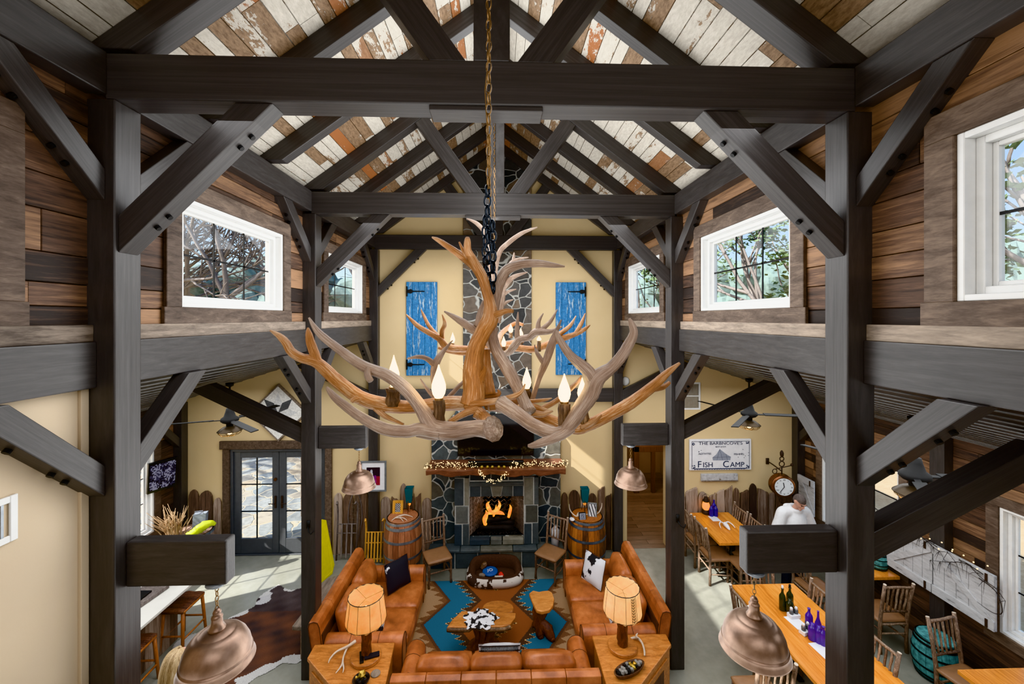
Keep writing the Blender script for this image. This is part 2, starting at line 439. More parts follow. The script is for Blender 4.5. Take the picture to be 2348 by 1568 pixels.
def corr():
    t = NT('dark_board_ceiling'); co = t.coord('Object', (5, .8, 5)); f = t.noise(co, 4, 4)
    return t.base(t.ramp(f, [(.3, srgb(30, 27, 26)), (.7, srgb(48, 44, 42))]), .4, 0, f, .2, .006)
M['darkboard'] = corr()
M['darkgap'] = plain('pale_ceiling_bead', srgb(120, 118, 116), .5)
def colattr(name, rough=.9, bump=120, bs=.3):
    t = NT(name); c = t.attr('Col', 'Vector'); n = t.noise(t.coord('Object', (1, 3, 1)), bump, 3)
    return t.base(t.mix(.55, c, t.ramp(n, [(.25, (.55,)*3), (.75, (1.35,)*3)]), 'MULTIPLY'), rough, 0, n, bs, .006)
M['rug'] = colattr('woven_rug', .95, 90)
M['hide'] = colattr('cowhide', .75, 60)
M['print'] = colattr('printed_picture', .4, 30, .02)
def cow(name, a, b, scale, th):
    t = NT(name); f = t.noise(t.coord(), scale, 3, .5)
    return t.base(t.ramp(f, [(th-.01, a), (th+.01, b)]), .85, 0, t.noise(t.coord(), 70, 3), .3, .006)
M['cowblack'] = cow('black_white_hide', srgb(34, 33, 40), srgb(214, 214, 220), 4.2, .62)
M['cowwhite'] = cow('white_black_hide', srgb(34, 33, 36), srgb(208, 210, 216), 3.6, .42)
M['cowfur'] = cow('speckled_fur', srgb(40, 38, 38), srgb(220, 220, 224), 12, .46)
M['fanblack'] = plain('matt_black_fan', srgb(20, 19, 19), .75)
M['cowbed'] = cow('cow_print_plush', srgb(58, 42, 34), srgb(206, 198, 190), 7, .46)
def glassm():
    t = NT('window_glass'); tr = t.n('ShaderNodeBsdfTransparent'); tr.inputs[0].default_value = (.95, .97, .98, 1)
    gl = t.n('ShaderNodeBsdfGlossy'); gl.inputs['Roughness'].default_value = .03
    mx = t.n('ShaderNodeMixShader'); mx.inputs[0].default_value = .05
    t.l(tr.outputs[0], mx.inputs[1]); t.l(gl.outputs[0], mx.inputs[2]); t.l(mx.outputs[0], t.out.inputs[0])
    return t.m
M['glass'] = glassm()
def shadem(name, a, b, e):
    t = NT(name); n = t.noise(t.coord(), 9, 4); c = t.ramp(n, [(.3, a), (.7, b)])
    t.base(c, .7); t.l(c, t.b.inputs['Emission Color']); t.b.inputs['Emission Strength'].default_value = e*.6
    tl = t.n('ShaderNodeBsdfTranslucent'); t.l(c, tl.inputs[0]); mx = t.n('ShaderNodeMixShader'); mx.inputs[0].default_value = .5
    t.l(t.b.outputs[0], mx.inputs[1]); t.l(tl.outputs[0], mx.inputs[2]); t.l(mx.outputs[0], t.out.inputs[0])
    return t.m
M['shade'] = shadem('rawhide_shade', srgb(232, 182, 116), srgb(248, 212, 152), .6)
M['shade2'] = shadem('rawhide_shade_pale', srgb(242, 206, 150), srgb(252, 228, 184), .65)
def tealglass():
    t = NT('teal_glass_shade'); t.base(srgb(20, 96, 108), .12); t.b.inputs['Transmission Weight'].default_value = .25
    return t.m
M['tealglass'] = tealglass()
def screen():
    t = NT('tv_screen'); return t.base(srgb(20, 18, 20), .12)
M['screen'] = screen()
def grass():
    t = NT('dry_grass_ground'); co = t.coord(); f = t.noise(co, .5, 5); g = t.noise(co, 14, 4, .7)
    h = t.math('ADD', t.math('MULTIPLY', f, .4), t.math('MULTIPLY', g, .6))
    return t.base(t.ramp(h, [(.3, srgb(150, 126, 92)), (.7, srgb(208, 190, 158))]), .95)
M['grass'] = grass()
M['bough'] = plain('tree_bark', srgb(132, 124, 120), .9)
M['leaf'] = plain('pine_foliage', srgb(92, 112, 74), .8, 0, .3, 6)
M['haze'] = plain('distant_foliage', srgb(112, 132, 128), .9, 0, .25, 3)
M['hair'] = wood('blonde_hair', srgb(112, 84, 56), srgb(188, 158, 116), srgb(226, 204, 168), (24, 24, 2.2), 'Object', .45, .2, .4)
M['hairgrey'] = plain('short_grey_hair', srgb(98, 88, 84), .8, 0, .2, 60)
M['woven'] = wood('woven_leather_seat', srgb(58, 32, 20), srgb(104, 62, 40), srgb(150, 98, 66), (30, 3, 3), 'Object', .5, .3, .6)
M['ember'] = plain('charred_log', srgb(22, 20, 20), .7, 0, .4, 20, .5)
M['coal'] = plain('coal_bed', srgb(26, 25, 25), .5, 0, .5, 45, .8)
M['gold'] = plain('pyrite_gold', srgb(190, 160, 80), .25, .8)
M['rock'] = plain('grey_pebble', srgb(140, 138, 134), .5, 0, .25, 20)
M['toyblue'] = plain('blue_frisbee', srgb(20, 84, 160), .4, 0, .05)
M['toyred'] = plain('red_toy', srgb(220, 50, 30), .4, 0, .05)
M['clay'] = wood('planter_wood', srgb(110, 90, 82), srgb(150, 124, 110), srgb(178, 152, 136), (12, 12, 2), 'Object', .6, .3, .2)
M['twig'] = plain('bleached_twig', srgb(186, 156, 122), .7)
M['darktwig'] = plain('dark_twig', srgb(52, 46, 44), .7)
M['bag'] = plain('grey_bag', srgb(150, 158, 172), .5, 0, .15)
M['lime'] = plain('lime_bag', srgb(196, 208, 30), .5, 0, .15)
M['lowcopper'] = plain('polished_copper', srgb(128, 84, 58), .25, .8)
M['iron'] = plain('rusted_iron', srgb(62, 48, 40), .6, .3)
M['clockface'] = plain('clock_face', srgb(226, 230, 232), .3, 0, .02)
M['brownboard'] = wood('dark_hall_wood', srgb(50, 30, 20), srgb(84, 54, 36), srgb(110, 76, 52), (12, 12, 1), 'Object', .5, .3, .2)
# ------------------------------------------------------------------ camera, world
cam = bpy.data.cameras.new('camera'); cam.sensor_width = 36; cam.lens = FPX/2348*36
cam.shift_y = -(784-730)/2348; cam.clip_start = .05; cam.clip_end = 300
co = bpy.data.objects.new('camera', cam); COL.objects.link(co)
co.location = (0, 0, CZ); co.rotation_euler = (math.pi/2, 0, -TH); SC.camera = co

# ------------------------------------------------------------------ timber frame
T = [2.55, 5.25, 7.9]; PS = .185; PD = [.185, .185, .088]; PP = [.185, .185, .145]; CX = -.05
XI = {'left': -2.39, 'right': 2.29}; SG = {'left': -1, 'right': 1}
WH = ['nearest', 'middle', 'rear']
def rz_(u): return 6.36+.74*(2.29-u)            # underside of the rafters at distance u from the ridge line
TB, TT = 6.065, 6.35
def pegs(o, L, h, w, ends=(1, 1)):
    mb = MB()
    for e, on in ((0, ends[0]), (1, ends[1])):
        if not on: continue
        for d in (.17, .27):
            x = d if e == 0 else L-d
            c = MB(); c.lathe([(.017, -.022), (.017, .01)], (x, 0, -h/2), 8); p = c.build('peg', M['black'], o)
def brace(a, b, h, t, label, group, n0=None, n1=None, peg=(1, 1), name='timber_brace', cat='timber brace'):
    a, b = V(a), V(b)
    o = beam(name, a, b, t, h, M['timber'], n0=n0, n1=n1)
    tag(o, label, cat, group)
    pegs(o, (b-a).length, h, t, peg)
    return o
for i, y in enumerate(T):
    for sd in ('left', 'right'):
        s = SG[sd]; xi = XI[sd]; x0, x1 = sorted((xi, xi+s*PS))
        pd = PD[i]; yc = y+pd/2; bt = min(.14, pd-.01)
        po = MB(); po.cur = RN.random(); po.box(x0, y, 0, x1, y+PP[i], TB)
        p = po.build('timber_post', M['timber'], None, .008, world=True)
        p.rotation_euler = (0, 0, 0)
        tag(p, f'dark grey square timber post on the {sd} under the {WH[i]} truss', 'post', 'main timber posts')
        brace((xi, yc, TB-.835), (xi+(-s)*.835, yc, TB), .165, bt,
              f'diagonal brace from the {WH[i]} {sd} post up to its tie beam', 'braces under the tie beams', (1, 0, 0), (0, 0, 1))
        xm = xi+s*.115
        for k, dr in (('towards the camera', -1), ('away from the camera', 1)):
            if i == 2 and dr > 0: continue
            yp = y if dr < 0 else y+pd
            brace((xm, yp, 6.09-.56), (xm, yp+dr*.56, 6.09), .135, .12,
                  f'upper wall brace rising {k} from the {WH[i]} {sd} post', 'upper wall braces', (0, 1, 0), (0, 0, 1))
            brace((xm, yp, 4.27-.58), (xm, yp+dr*.58, 4.27), .135, .12,
                  f'lower wall brace rising {k} from the {WH[i]} {sd} post', 'lower wall braces', (0, 1, 0), (0, 0, 1))
        # transverse brace out to the aisle roof
        xo = xi+s*PS
        e = (4.252-.326*(abs(xo-(-2.62 if s < 0 else 2.52)))-3.17)/(.49+.326)
        brace((xo, yc, 3.17), (xo+s*e, yc, 3.17+e*.49), .18, bt,
              f'sloping strut from the {WH[i]} {sd} post out to the low {sd} aisle roof', 'aisle struts', (1, 0, 0), (s*.326, 0, 1), peg=(0, 0))
        # cantilever stub
        if i < 2:
            L = .63
            xa, xb = sorted((xi, xi-s*L))
            mb = MB(); mb.cur = RN.random(); mb.box(xa, y+.07, 2.98, xb, y+.165, 3.268)
            o = mb.build('beam_stub', M['timber'], None, .012, world=True)
            tag(o, f'short dark beam stub projecting from the {WH[i]} {sd} post with a copper pendant below', 'beam', 'beam stubs')
        # rear wall beams
    x0, x1 = XI['left']-.06, XI['right']+.06
    mb = MB(); mb.cur = RN.random(); mb.box(x0, y, TB, x1, y+PD[i], TT)
    tb = mb.build('tie_beam', M['timber'], None, .01, world=True)
    tag(tb, f'heavy dark horizontal tie beam of the {WH[i]} truss', 'beam', 'tie beams')
    mb = MB(); mb.box(CX-.4, y+.01, TB-.032, CX+.33, y+PD[i]-.01, TB); mb.build('splice_plate', M['timber'], tb, .005, world=tb.location)
    yk = y+PD[i]/2; kt = min(.085, PD[i]/2)
    mb = MB(); mb.cur = RN.random(); mb.box(CX-.117, yk-kt, TT, CX+.117, yk+kt, rz_(.117)-.005)
    o = mb.build('king_post', M['timber'], None, .008, world=True)
    tag(o, f'upright king post in the centre of the {WH[i]} truss', 'post', 'king posts')
    for sd in ('left', 'right'):
        s = SG[sd]
        a = V((CX+s*.28, yk, TT)); b = V((CX+s*.986, yk, rz_(.986)))
        o = beam('truss_strut', a, b, min(.16, PD[i]-.01), .19, M['timber'], n0=(0, 0, 1), n1=(s*.74, 0, 1))
        tag(o, f'slanting strut on the {sd} of the {WH[i]} truss king post', 'timber strut', 'truss struts')
RY = [(0.85, 0), (1.75, 0), (T[0]+PS/2, 1), (3.5, 0), (4.36, 0), (T[1]+PS/2, 1), (6.24, 0), (7.12, 0), (T[2]+.044, 2)]
OR = ['first', 'second', 'third', 'fourth', 'fifth', 'sixth', 'seventh', 'eighth', 'ninth']
for i, (y, big) in enumerate(RY):
    for sd in ('left', 'right'):
        s = SG[sd]; h = .17
        p0 = V((CX+s*2.4, y, rz_(2.4)+.105)); p1 = V((CX+s*.0, y, rz_(0)+.105))
        o = beam('rafter', p0, p1, (.12, .17, .08)[big], h, M['timber'], n0=(0, 0, 1), n1=(1, 0, 0))
        tag(o, f'{OR[i]} sloping rafter from the camera on the {sd} roof slope', 'rafter', 'roof rafters')
for sd in ('left', 'right'):
    s = SG[sd]; xi = XI[sd]
    for i, (ya, yb) in enumerate(((-1.6, T[0]), (T[0]+PS, T[1]), (T[1]+PS, T[2]))):
        wb = ['nearest', 'middle', 'rear'][i]
        def hb(n, xa, xb, za, zb, mat, label, grp, ya=ya, yb=yb, bev=.008, cat='beam'):
            xa, xb = sorted((xa, xb)); mb = MB(); mb.cur = RN.random(); mb.box(xa, ya, za, xb, yb, zb)
            o = mb.build(n, mat, None, bev, world=True); tag(o, label, cat, grp); return o
        hb('wall_plate', xi+s*.045, xi+s*.2, 6.09, 6.355, M['timber'], f'long dark wall plate beam under the {sd} roof edge in the {wb} bay', 'wall plates')
        hb('mid_beam', xi+s*.105, xi+s*.25, 4.27, 4.555, M['timber'], f'long grey mid height beam on the {sd} in the {wb} bay', 'mid height beams')
        hb('ledge_board', xi+s*.125, xi+s*.22, 4.555, 4.66, M['ledge'], f'weathered ledge board lying on the {sd} mid beam in the {wb} bay', 'ledge boards', bev=.004, cat='board')
# beams on the rear wall
mb = MB(); mb.box(XI['left']+.002, 7.905, 3.03, XI['right']-.002, 7.985, 3.3); o = mb.build('wall_beam', M['timber'], None, .008, world=True)
tag(o, 'dark horizontal beam across the rear wall above the television', 'beam')
for x0, x1, y0, y1, wl in ((-6.3, -6.14, 7.89, 8.05, 'rear left'), (6.04, 6.2, 7.89, 8.05, 'rear right'), (-6.3, -6.17, 5.25, 5.44, 'left side'), (6.07, 6.2, 5.25, 5.44, 'right side, behind the white panels'),
                           (-6.3, -6.17, 2.55, 2.74, 'near left side'), (6.07, 6.2, 2.55, 2.74, 'near right side')):
    mb = MB(); mb.cur = RN.random(); mb.box(x0, y0, 0, x1, y1, 3.06); o = mb.build('aisle_post', M['timber'], None, .006, world=True)
    tag(o, f'dark post against the outer wall, {wl} of the aisles', 'post', 'outer wall posts')
for s, sd in ((-1, 'left'), (1, 'right')):
    for y, w_ in ((7.89, 'rear'), (5.25, 'middle')):
        x = -6.22 if s < 0 else 6.12
        brace((x, y, 2.3), (x, y-.6, 2.9), .13, .1, f'small brace from the {w_} outer post along the {sd} aisle wall', 'aisle wall braces', (0, 1, 0), (0, 0, 1), peg=(0, 0))

# ------------------------------------------------------------------ building shell
def clip_rect(y0, y1, z0, z1, op):
    """rectangle minus opening"""
    a0, a1, b0, b1 = op
    if y1 <= a0 or y0 >= a1 or z1 <= b0 or z0 >= b1: return [(y0, y1, z0, z1)]
    out = []
    if y0 < a0: out.append((y0, a0, z0, z1))
    if y1 > a1: out.append((a1, y1, z0, z1))
    ya, yb = max(y0, a0), min(y1, a1)
    if z0 < b0: out.append((ya, yb, z0, b0))
    if z1 > b1: out.append((ya, yb, b1, z1))
    return out
def plank_wall(name, x, s, y0, y1, z0, z1, ops, mat, hmin=.13, hmax=.24):
    """horizontal boards on a backing; inner face at x, solid towards s"""
    mb = MB(); z = z0
    while z < z1-.01:
        h = min(RN.uniform(hmin, hmax), z1-z)
        if z1-(z+h) < .05: h = z1-z
        y = y0-RN.uniform(0, 1)
        while y < y1:
            L = RN.uniform(.9, 2.6); a, b = max(y, y0), min(y+L, y1); y += L
            if b-a < .02: continue
            rects = [(a, b-.003, z+.003, z+h-.003)]
            for op in ops: rects = [q for r in rects for q in clip_rect(*r, op)]
            mb.cur = RN.random(); d = RN.uniform(0, .008)
            for (ya, yb, za, zb) in rects:
                xa, xb = sorted((x+s*d, x+s*.03)); mb.box(xa, ya, za, xb, yb, zb)
        z += h
    rects = [(y0, y1, z0, z1)]
    for op in ops: rects = [q for r in rects for q in clip_rect(*r, op)]
    mb.cur = .2
    for (ya, yb, za, zb) in rects:
        xa, xb = sorted((x+s*.026, x+s*.15)); mb.box(xa, ya, za, xb, yb, zb)
    return struct(mb.build(name, mat, None, .003, 1, world=True))
BAYC = [1.3, 4.0, 6.715]
cl = [(c-.75, c+.75, 4.79, 5.68) for c in BAYC]
plank_wall('wall_clerestory_left', -2.55, -1, -1.6, 8.06, 4.6, 6.4, cl, M['barn'])
plank_wall('wall_clerestory_right', 2.45, 1, -1.6, 8.06, 4.6, 6.4, cl, M['barn'])
lo = [(c-.74, c+.74, .82, 2.37) for c in BAYC]
plank_wall('wall_left', -6.3, -1, -1.6, 8.06, 0, 3.1, lo, M['barn'])
plank_wall('wall_right', 6.2, 1, -1.6, 8.06, 0, 3.1, lo, M['barn'])
# rear wall with a double door and a passage
D0, D1, H0, H1 = -5.32, -3.46, 2.6, 3.43
mb = MB()
for a, b in ((-6.45, D0), (D1, -.58), (.47, H0), (H1, 6.35)): mb.box(a, 8.05, 0, b, 8.25, 2.12)
mb.box(-.58, 8.05, 0, .47, 8.25, .48); mb.box(-.58, 8.05, 1.29, .47, 8.25, 2.12); mb.box(-.58, 8.2, .48, .47, 8.25, 1.29)
mb.prism([(x, 8.05, z) for x, z in ((-6.45, 2.12), (6.35, 2.12), (6.35, 3.02), (2.57, 4.25), (2.57, 6.38), (-.05, 8.3), (-2.67, 6.38), (-2.67, 4.25), (-6.45, 3.02))], (0, .2, 0))
struct(mb.build('wall_rear', M['stucco'], None, world=True))
mb = MB(); mb.box(-2.7, -1.6, 0, -2.56, 2.56, 4.3); struct(mb.build('wall_stair', M['cream'], None, world=True))
mb = MB(); mb.box(-2.562, 2.5, 0, -2.54, 2.548, 4.27); struct(mb.build('trim_1', M['cream'], None, .004, world=True))
mb = MB(); mb.box(-6.5, -1.8, 0, 6.4, -1.6, 8.4); struct(mb.build('wall_front', M['cream'], None, world=True))
mb = MB(); mb.box(-6.5, -1.8, -.1, 6.4, 8.25, 0); struct(mb.build('floor', M['concrete'], None, world=True))
# roof boards
for sd in ('left', 'right'):
    s = SG[sd]; mb = MB(); u = .0
    cs = 1/math.hypot(1, .74); dx, dz = s*cs, -.74*cs; nx, nz = s*.74*cs, cs
    sl = 0.0; ST = 2.72/cs
    def rp(q, y, t): return V((CX+dx*q+nx*t, y, rz_(0)+.212+dz*q+nz*t))
    while sl < ST:
        w = min(RN.uniform(.105, .185), ST-sl+.01); y = -1.6-RN.uniform(0, 1.5)
        while y < 8.06:
            L = RN.uniform(.9, 2.9); a, b = max(y, -1.6), min(y+L, 8.06); y += L
            if b-a < .03: continue
            mb.cur = RN.random()
            q0, q1 = sl+.004, sl+w-.004
            vs = [rp(q, yy, t) for t in (0, .02) for yy in (a, b-.004) for q in (q0, q1)]
            mb.add(vs, [(0, 2, 3, 1), (4, 5, 7, 6), (0, 1, 5, 4), (2, 6, 7, 3), (0, 4, 6, 2), (1, 3, 7, 5)])
        sl += w
    mb.cur = .9
    vs = [rp(q, yy, t) for t in (.022, .12) for yy in (-1.8, 8.25) for q in (-.02, ST+.1)]
    mb.add(vs, [(0, 2, 3, 1), (4, 5, 7, 6), (0, 1, 5, 4), (2, 6, 7, 3), (0, 4, 6, 2), (1, 3, 7, 5)])
    struct(mb.build('ceiling_'+sd, M['chippy'], None, world=True))
    # aisle roof
    xa, xb = (-2.62, -6.45) if s < 0 else (2.52, 6.35)
    def ap(k, y, t): return V((xa+(xb-xa)*k, y, 4.265-.326*abs(xb-xa)*k+t))
    mb = MB(); bd = MB(); n = 17
    mb.add([ap(k, yy, t) for t in (.02, .12) for yy in (-1.8, 8.25) for k in (0, 1)], [(0, 2, 3, 1), (4, 5, 7, 6), (0, 1, 5, 4), (2, 6, 7, 3), (0, 4, 6, 2), (1, 3, 7, 5)])
    for i in range(n):
        k0, k1 = i/n+.004, (i+1)/n-.004; mb.cur = RN.random()
        mb.add([ap(k, yy, t) for t in (0, .03) for yy in (-1.6, 8.06) for k in (k0, k1)], [(0, 2, 3, 1), (4, 5, 7, 6), (0, 1, 5, 4), (2, 6, 7, 3), (0, 4, 6, 2), (1, 3, 7, 5)])
        if i:
            k0, k1 = i/n-.004, i/n+.004
            bd.add([ap(k, yy, t) for t in (-.008, .03) for yy in (-1.6, 8.06) for k in (k0, k1)], [(0, 2, 3, 1), (4, 5, 7, 6), (0, 1, 5, 4), (2, 6, 7, 3), (0, 4, 6, 2), (1, 3, 7, 5)])
    c = struct(mb.build('ceiling_aisle_'+sd, M['darkboard'], None, world=True))
    bd.build('ceiling_bead', M['darkgap'], c, world=c.location)
    # eave closure outside
# wainscot of upright live-edge boards on the rear wall
def wain(name, x0, x1, hmin, hmax, y=8.05):
    mb = MB(); x = x0
    while x < x1-.04:
        w = min(RN.uniform(.13, .27), x1-x)
        if x1-(x+w) < .09: w = x1-x
        h = RN.uniform(hmin, hmax); n = 7; pts = []; mb.cur = RN.random()
        kind = RN.random()
        for k in range(9): pts.append((x+.004+RN.uniform(0, .012), h*.86*k/8))
        for k in range(1, n):
            a = math.pi*(1-k/n)
            rise = math.sin(a)*.14*h if kind < .6 else (.1*h*k/n if kind < .8 else .1*h*(1-k/n))+RN.uniform(0, .03)
            pts.append((x+w/2+math.cos(a)*(w/2-.006), h*.86+rise))
        for k in range(9): pts.append((x+w-.004-RN.uniform(0, .012), h*.86*(8-k)/8))
        t = RN.uniform(.03, .055)
        mb.prism([(px, y-t, pz) for px, pz in pts], (0, t-.001, 0)); x += w
    return struct(mb.build(name, M['slab'], None, .004, 1, world=True))
wain('trim_2', -6.12, -5.47, 1.15, 1.34); wain('trim_3', -3.3, -2.6, 1.15, 1.3)
wain('trim_4', -2.38, -1.34, 1.1, 1.42); wain('trim_5', 1.24, 2.28, 1.1, 1.42); wain('trim_6', 3.6, 6.03, 1.12, 1.38)
# passage beyond the opening
mb = MB(); mb.box(2.2, 8.25, -.1, 5.2, 12.2, 0); mb.box(H0, 8.05, -.1, H1, 8.26, .002); struct(mb.build('floor_passage', M['hallfloor'], None, world=True))
mb = MB(); mb.box(2.3, 8.25, 0, 2.45, 12, 2.6); mb.box(4.9, 8.25, 0, 5.05, 12, 2.6); mb.box(2.3, 12, 0, 5.05, 12.1, 2.6); mb.box(2.3, 8.25, 2.5, 5.05, 12.1, 2.6)
struct(mb.build('wall_passage', M['hall'], None, world=True))
mb = MB(); mb.box(H1, 8.0, 0, H1+.13, 8.06, 2.14); mb.box(H0-.1, 8.0, 2.12, H1+.13, 8.06, 2.27); struct(mb.build('trim_7', M['casing'], None, .006, world=True))
mb = MB(); mb.box(3.62, 10.6, 0, 3.76, 10.74, 2.5); mb.box(3.62, 10.6, 1.1, 4.9, 10.74, 1.25); mb.box(4.1, 10.6, 0, 4.2, 10.7, 1.1); mb.box(4.6, 10.6, 0, 4.7, 10.7, 1.1)
o = mb.build('timber_rail', M['brownboard'], None, .006, world=True); tag(o, 'dark timber post and rail seen inside the passage doorway', 'railing')

# ------------------------------------------------------------------ windows
def window(name, x, s, y0, y1, z0, z1, nx, nz, casew=.15):
    """s: outward direction along X; inner wall face at x"""
    w = thing(name, None, None, (x, (y0+y1)/2, z0)); w['kind'] = 'structure'
    L = w.location
    def bx(mb, xa, xb, ya, yb, za, zb):
        xa, xb = sorted((x+s*xa, x+s*xb)); mb.box(xa, ya, za, xb, yb, zb)
    c = MB()
    for q in ((y0-casew, y0, z0, z1), (y1, y1+casew, z0, z1), (y0-casew, y1+casew, z1, z1+casew), (y0-casew-.02, y1+casew+.02, z0-casew, z0)):
        c.cur = RN.uniform(.3, .75); bx(c, -.03, .0, q[0], q[1], q[2], q[3])
    c.build('casing', M['casing'], w, .004, 1, world=L)
    f = MB()
    for d0, d1, t0, t1 in ((-.012, .15, 0, .035), (.05, .15, .035, .075), (.09, .13, .075, .1)):
        for q in ((y0+t0, y0+t1, z0+t0, z1-t0), (y1-t1, y1-t0, z0+t0, z1-t0), (y0+t1, y1-t1, z0+t0, z0+t1), (y0+t1, y1-t1, z1-t1, z1-t0)): bx(f, d0, d1, *q)
    f.build('window_frame', M['white'], w, .004, 1, world=L)
    g = MB(); bx(g, .107, .112, y0+.08, y1-.08, z0+.08, z1-.08); g.build('pane', M['glass'], w, world=L)
    m = MB()
    for k in range(1, nx): yy = y0+.1+(y1-y0-.2)*k/nx; bx(m, .098, .106, yy-.008, yy+.008, z0+.09, z1-.09)
    for k in range(1, nz): zz = z0+.1+(z1-z0-.2)*k/nz; bx(m, .098, .106, y0+.09, y1-.09, zz-.008, zz+.008)
    m.build('muntin', M['black'], w, world=L)
    return w
k = 1
for s, x in ((-1, -2.55), (1, 2.45)):
    for c in BAYC: window(f'window_{k}', x, s, c-.75, c+.75, 4.79, 5.68, 3, 2); k += 1
for s, x in ((-1, -6.3), (1, 6.2)):
    for c in BAYC: window(f'window_{k}', x, s, c-.74, c+.74, .82, 2.37, 3, 3, .13); k += 1
# double glazed door
dr = thing('door_1', None, None, ((D0+D1)/2, 8.05, 0)); dr['kind'] = 'structure'; DL = dr.location
mb = MB()
for q in ((D0-.13, D0, 0, 2.14), (D1, D1+.13, 0, 2.14), (D0-.19, D1+.19, 2.12, 2.28)):
    mb.cur = .35+.2*RN.random(); mb.box(q[0], 8.0, q[2], q[1], 8.05, q[3])
mb.build('casing', M['casing'], dr, .006, 1, world=DL)
mb = MB()
for q in ((D0, D0+.05, 0, 2.12), (D1-.05, D1, 0, 2.12), (D0+.05, D1-.05, 2.06, 2.12), (D0, D1, 0, .02)): mb.box(q[0], 8.04, q[2], q[1], 8.2, q[3])
mb.build('door_frame', M['doorgrey'], dr, .004, 1, world=DL)
dm = (D0+D1)/2
for a, b, hs in ((D0+.052, dm-.004, 1), (dm+.004, D1-.052, -1)):
    st = .13; lf = MB()
    for q in ((a, a+st, .03, 2.055), (b-st, b, .03, 2.055), (a+st, b-st, .03, .32), (a+st, b-st, 1.93, 2.055)): lf.box(q[0], 8.075, q[2], q[1], 8.12, q[3])
    ob = lf.build('door_leaf', M['doorgrey'], dr, .006, 2, world=DL)
    g = MB(); g.box(a+st, 8.095, .32, b-st, 8.1, 1.93); g.build('pane', M['glass'], ob, world=DL)
    m_ = MB(); m_.box((a+b)/2-.008, 8.085, .32, (a+b)/2+.008, 8.11, 1.93)
    for kz in (1, 2): zz = .32+1.61*kz/3; m_.box(a+st, 8.085, zz-.008, b-st, 8.11, zz+.008)
    m_.build('muntin', M['black'], ob, world=DL)
    hx = b-.06 if hs > 0 else a+.06
    h = MB(); h.box(hx-.018, 8.055, .93, hx+.018, 8.075, 1.17); h.tube([(hx, 8.06, 1.03), (hx, 8.02, 1.03), (hx-hs*.11, 8.015, 1.035)], .009, 8)
    h.build('door_handle', M['iron'], ob, .003, 1, world=DL)
    if hs > 0:
        h = MB(); h.tube([(hx, 8.075, 1.5), (hx, 8.05, 1.5)], .03, 14); h.build('deadbolt', M['lowcopper'], ob, world=DL)
# outside
mb = MB(); mb.box(-60, -30, -.3, 60, 90, -.12); struct(mb.build('ground', M['grass'], None, world=True))
mb = MB(); mb.box(-11, 8.25, -.12, 1.5, 16, -.02); struct(mb.build('patio', M['flag'], None, world=True))
mb = MB(); mb.box(-4.72, 9.6, 0, -4.5, 9.82, 3.1); o = mb.build('porch_post', M['ledge'], None, .01, world=True)
tag(o, 'pale square porch post standing on the stone patio outside the double door', 'post')
# ------------------------------------------------------------------ antler chandeliers
def ant(mb, pts, k=6, n=10):
    """pts: (px, py, radius in px, distance) measured on the photo -> tapering tube"""
    q = []
    for (px, py, r, D) in pts:
        p = at(px, py, D); q.append((p.x, p.y, p.z, r*D/FPX))
    return stube(mb, q, k, n, .03)
def links(mb, x, y, z0, z1, L=.045, r=.0032, wd=.5):
    z = z1; i = 0
    while z > z0:
        a = math.pi/4+(math.pi/2 if i % 2 else 0)+.35
        m = Matrix.Rotation(a, 3, 'Z') @ Matrix.Rotation(math.pi/2, 3, 'X')
        mb.torus((x, y, z-L/2), L/2-r, r, m, 12, 6, sx=wd, sy=1); z -= L-3*r; i += 1
def candle(parent, bot, top, tip, rs, rb, D, soft=False):
    """bark-clad sleeve from pixel bot to top, flame bulb to tip"""
    L = rootloc(parent)
    a, b, c = at(*bot, D), at(*top, D), at(*tip, D); r = rs*D/FPX; rb = rb*D/FPX
    mb = MB(); n = 9
    mb.tube([a+(b-a)*i/5 for i in range(6)], [r*(1+.08*RN.uniform(-1, 1)) for _ in range(6)], n, True, .16)
    s = mb.build('candle_sleeve', M['bark'], parent, smooth=True, world=L)
    h = (c-b).length; u = (c-b).normalized()
    mb = MB(); prof = [(.42, 0), (.5, .06), (.85, .18), (1, .32), (.95, .45), (.72, .6), (.42, .76), (.18, .9), (.04, 1)]
    mb.lathe([(p*rb, q*h) for p, q in prof], b, 14); mb.build('flame_bulb', M['bulb'], s, smooth=True, world=L)
    mb = MB(); mb.lathe([(r*.7, -.004), (r*.7, .006)], b, 12); mb.build('bulb_collar', M['brass'], s, world=L)
C1 = at(1122, 930, 1.36)
c1 = thing('antler_chandelier', 'large elk antler chandelier nearest the camera, hung on a long brass chain', 'chandelier', C1)
def antler(root, tubes, mat, name='antler'):
    mb = MB(); mb.cur = RN.random()
    for t in tubes: ant(mb, t)
    return mb.build(name, mat, root, smooth=True, world=root.location)
G, A_ = M['antlergrey'], M['antler']
antler(c1, [[(1085, 925, 17, 1.42), (1020, 925, 17, 1.5), (945, 933, 15, 1.55), (878, 927, 17, 1.55), (824, 910, 16, 1.52), (771, 871, 15, 1.48), (728, 832, 13, 1.45), (690, 820, 11, 1.43), (668, 806, 10, 1.42), (655, 785, 9, 1.41), (640, 770, 7, 1.4), (619, 757, 2, 1.39)],
            [(728, 830, 11, 1.45), (713, 788, 10, 1.44), (708, 765, 7, 1.43), (706, 751, 2, 1.43)],
            [(840, 915, 9, 1.53), (815, 915, 10, 1.5), (806, 922, 4, 1.49)],
            [(860, 935, 7, 1.54), (885, 955, 6, 1.53), (925, 973, 3, 1.5)]], A_)
